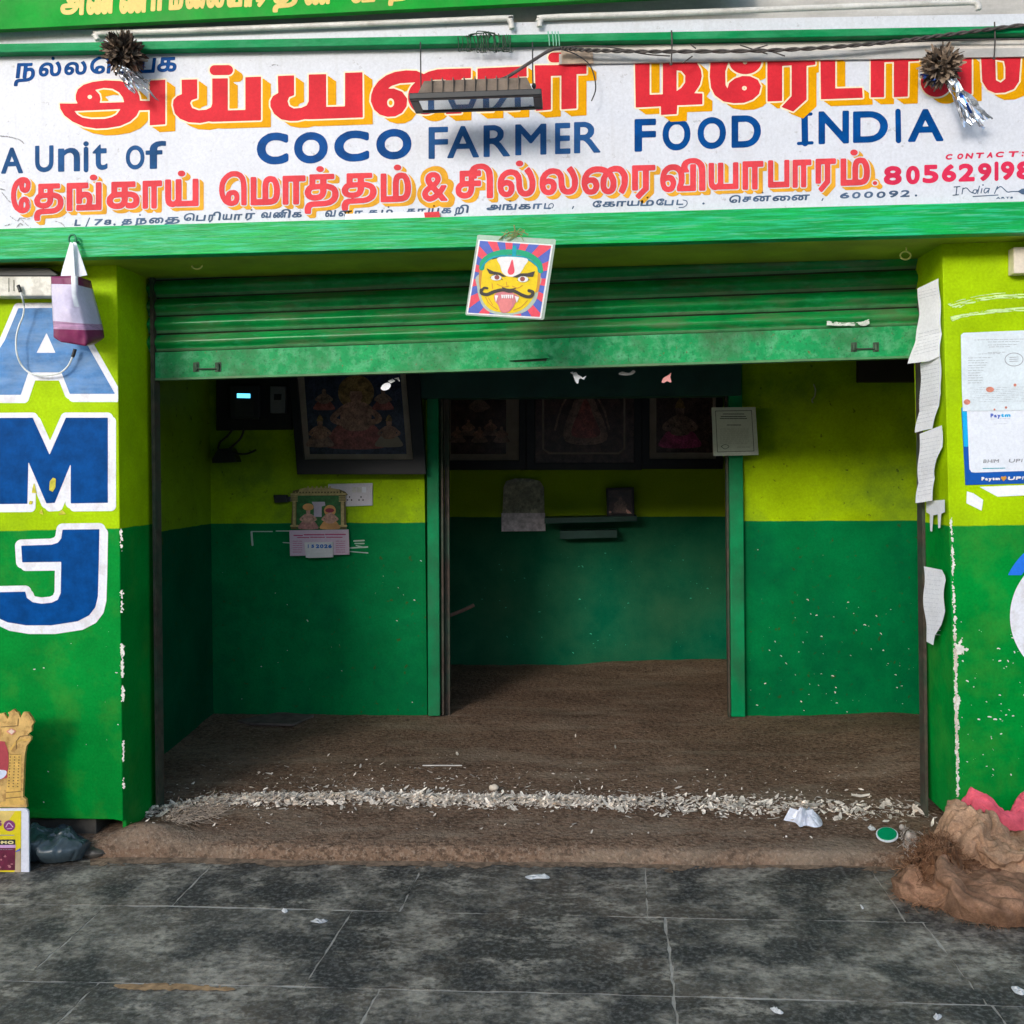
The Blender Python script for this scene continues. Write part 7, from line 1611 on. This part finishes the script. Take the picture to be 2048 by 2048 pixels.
def t_maroon(fd): fd.poly(Z5([(-470, 420), (0, 420), (50, 450), (80, 530), (85, 650), (70, 740), (20, 800), (-470, 800)]), .5, True)
def t_pale(fd): fd.poly(Z5([(-30, 720), (50, 718), (65, 745), (30, 790), (-30, 800)]), .5, True)
def t_gem(fd): fd.poly(Z5([(65, 320), (115, 290), (160, 318), (118, 355)]), .5)
def t_gem2(fd): fd.poly(Z5([(85, 320), (115, 300), (145, 318), (118, 345)]), .5)
paint('print', [mat('board_amber', (.66, .40, .10), .4, var=.2, scale=30), mat('board_brown', (.10, .055, .02), .6), mat('board_maroon', (.42, .055, .07), .4, var=.2), mat('board_bluewhite', (.62, .66, .80), .4), mat('board_coral', (.72, .28, .20), .4), mat('board_cream', (.80, .62, .48), .4)],
      brd, YT - .001, [t_col, t_dots, t_maroon, t_pale, t_gem, t_gem2], (-150, 1410, 75, 1620), .8, step=.0005)
mb = MB(); mb.pxpoly([(-150, 1500), (-100, 1500), (-100, 1752), (-150, 1752)], YT + .012, .02); mb.pxpoly([(20, 1560), (30, 1560), (30, 1752), (20, 1752)], YT + .012, .02); mb.build('back_strut', M_rust, TB)
PCD = thing('price_placard', 'yellow printed placard with a rounded white border leaning at the left edge of the paving', 'placard', tuple(UG(0, 1752, 0)))
YC = -.205
mb = MB(); P = [(-190, 1620), (48, 1617)] + [(48 + 9 * math.sin(t), 1626 - 9 * math.cos(t)) for t in np.linspace(0, math.pi / 2, 6)] + [(58 - 9 + 9 * math.cos(t), 1744 + 9 * math.sin(t)) for t in np.linspace(0, math.pi / 2, 6)] + [(-190, 1755)]
mb.pxpoly(P, YC, .008); cdp = mb.build('board', mat('placard_frame_white', (.72, .72, .80), .4, var=.04), PCD)
def y_(fd): fd.poly(Z5([(-900, 1140), (212, 1130), (208, 1755), (-900, 1760)]))
def y2(fd): fd.poly(Z5([(-900, 1130), (150, 1135), (60, 1260), (-900, 1300)]), .3)
def tan_(fd): fd.poly(Z5([(165, 1540), (208, 1520), (208, 1755), (150, 1757), (150, 1700)]), .3)
def sq(fd): fd.poly(Z5([(-600, 1500), (155, 1500), (150, 1728), (-600, 1735)]))
def lil(fd): fd.poly(Z5([(-600, 1476), (155, 1470), (155, 1500), (-600, 1502)]))
def blk(fd): fd.poly(Z5([(-600, 1425), (152, 1420), (152, 1470), (-600, 1476)]))
def lett(fd):
    fd.text('PROMO', *Z5([(-160, 1432)])[0], *Z5([(140, 1464)])[0], .7, skew=0)
def purp(fd):
    fd.ell(*Z5([(95, 1278)])[0], 11.5, 11); fd.text('25', *Z5([(-150, 1225)])[0], *Z5([(18, 1285)])[0], 1.2, skew=0)
def purp2(fd): fd.stroke(Z5([(60, 1290), (90, 1250), (130, 1290)]), 2); fd.stroke(Z5([(70, 1310), (120, 1305)]), 1.4, False)
def greyl(fd): text_lines(-60, 28, [1400 + 1375 / 5.083], 0, 1.6)(fd); text_lines(-60, 26, [1400 + 1520 / 5.083], 0, .9)(fd)
def bl(fd): fd.poly(Z5([(160, 1535), (205, 1508), (205, 1530), (160, 1545)]), .2)
def spots(fd):
    for i in range(16): fd.ell(*Z5([(r.uniform(-100, 140), r.uniform(1520, 1720))])[0], r.uniform(1, 3), r.uniform(1, 2.4))
paint('print', [mat('placard_yellow', (.72, .58, .01), .4, var=.08), mat('placard_straw', (.72, .52, .16), .4), mat('placard_tan', (.48, .36, .22), .5), mat('placard_maroon', (.13, .012, .04), .4, var=.3, scale=30), mat('placard_lilac', (.62, .36, .62), .4),
      M_black, mat('placard_letter', (.76, .66, .30), .4), mat('placard_purple', (.22, .035, .17), .4), mat('placard_pale', (.62, .42, .55), .4), M_ink, P_blue, mat('placard_rose', (.42, .16, .18), .4)], cdp, YC - .001, [y_, y2, tan_, sq, lil, blk, lett, purp, purp2, greyl, bl, spots], (-150, 1618, 60, 1756), .7, step=.0002)
# plastic bag slumped against the plinth
def crinkle(q_):
    return 1 + .30 * (float(fbm(q_[0] * 3.2 + 5, q_[2] * 4 + q_[1] * 2.7, 3)) - .45) + .10 * (1 - min(1, abs(float(fbm(q_[0] * 5 + q_[1] * 3, q_[2] * 6 + 9, 12)) - .47) / .07))
out_b = g2([(-60, 1727), (20, 1729), (90, 1731), (135, 1730), (158, 1725), (166, 1716), (150, 1706), (110, 1702), (40, 1700), (-60, 1700)])
sack('plastic_bag', 'slumped slate grey plastic bag behind the placard at the foot of the left pillar', out_b, .19, .06, 29, mat('bag_slate', (.050, .072, .085), .30, spec=.5, var=.2, scale=14, bump=.002, bscale=30), 0.0, n=(80, 36), cat='bag', slack=.38, stiff=.02)
mb = MB(); cb2 = UG(183, 1716, 0); mb.ellipsoid(cb2 + np.array([0, .01, .018]), (.055, .03, .022), 30, 18, fn=crinkle); mb.v = [(x, y, max(z, .002)) for x, y, z in mb.v]
mb.build('plastic_scrap', mat('scrap_film', (.085, .075, .065), .35, var=.3, scale=20), None, loc=tuple(cb2), smooth=True, label='crumpled dark film scrap right of the grey plastic bag', cat='litter')
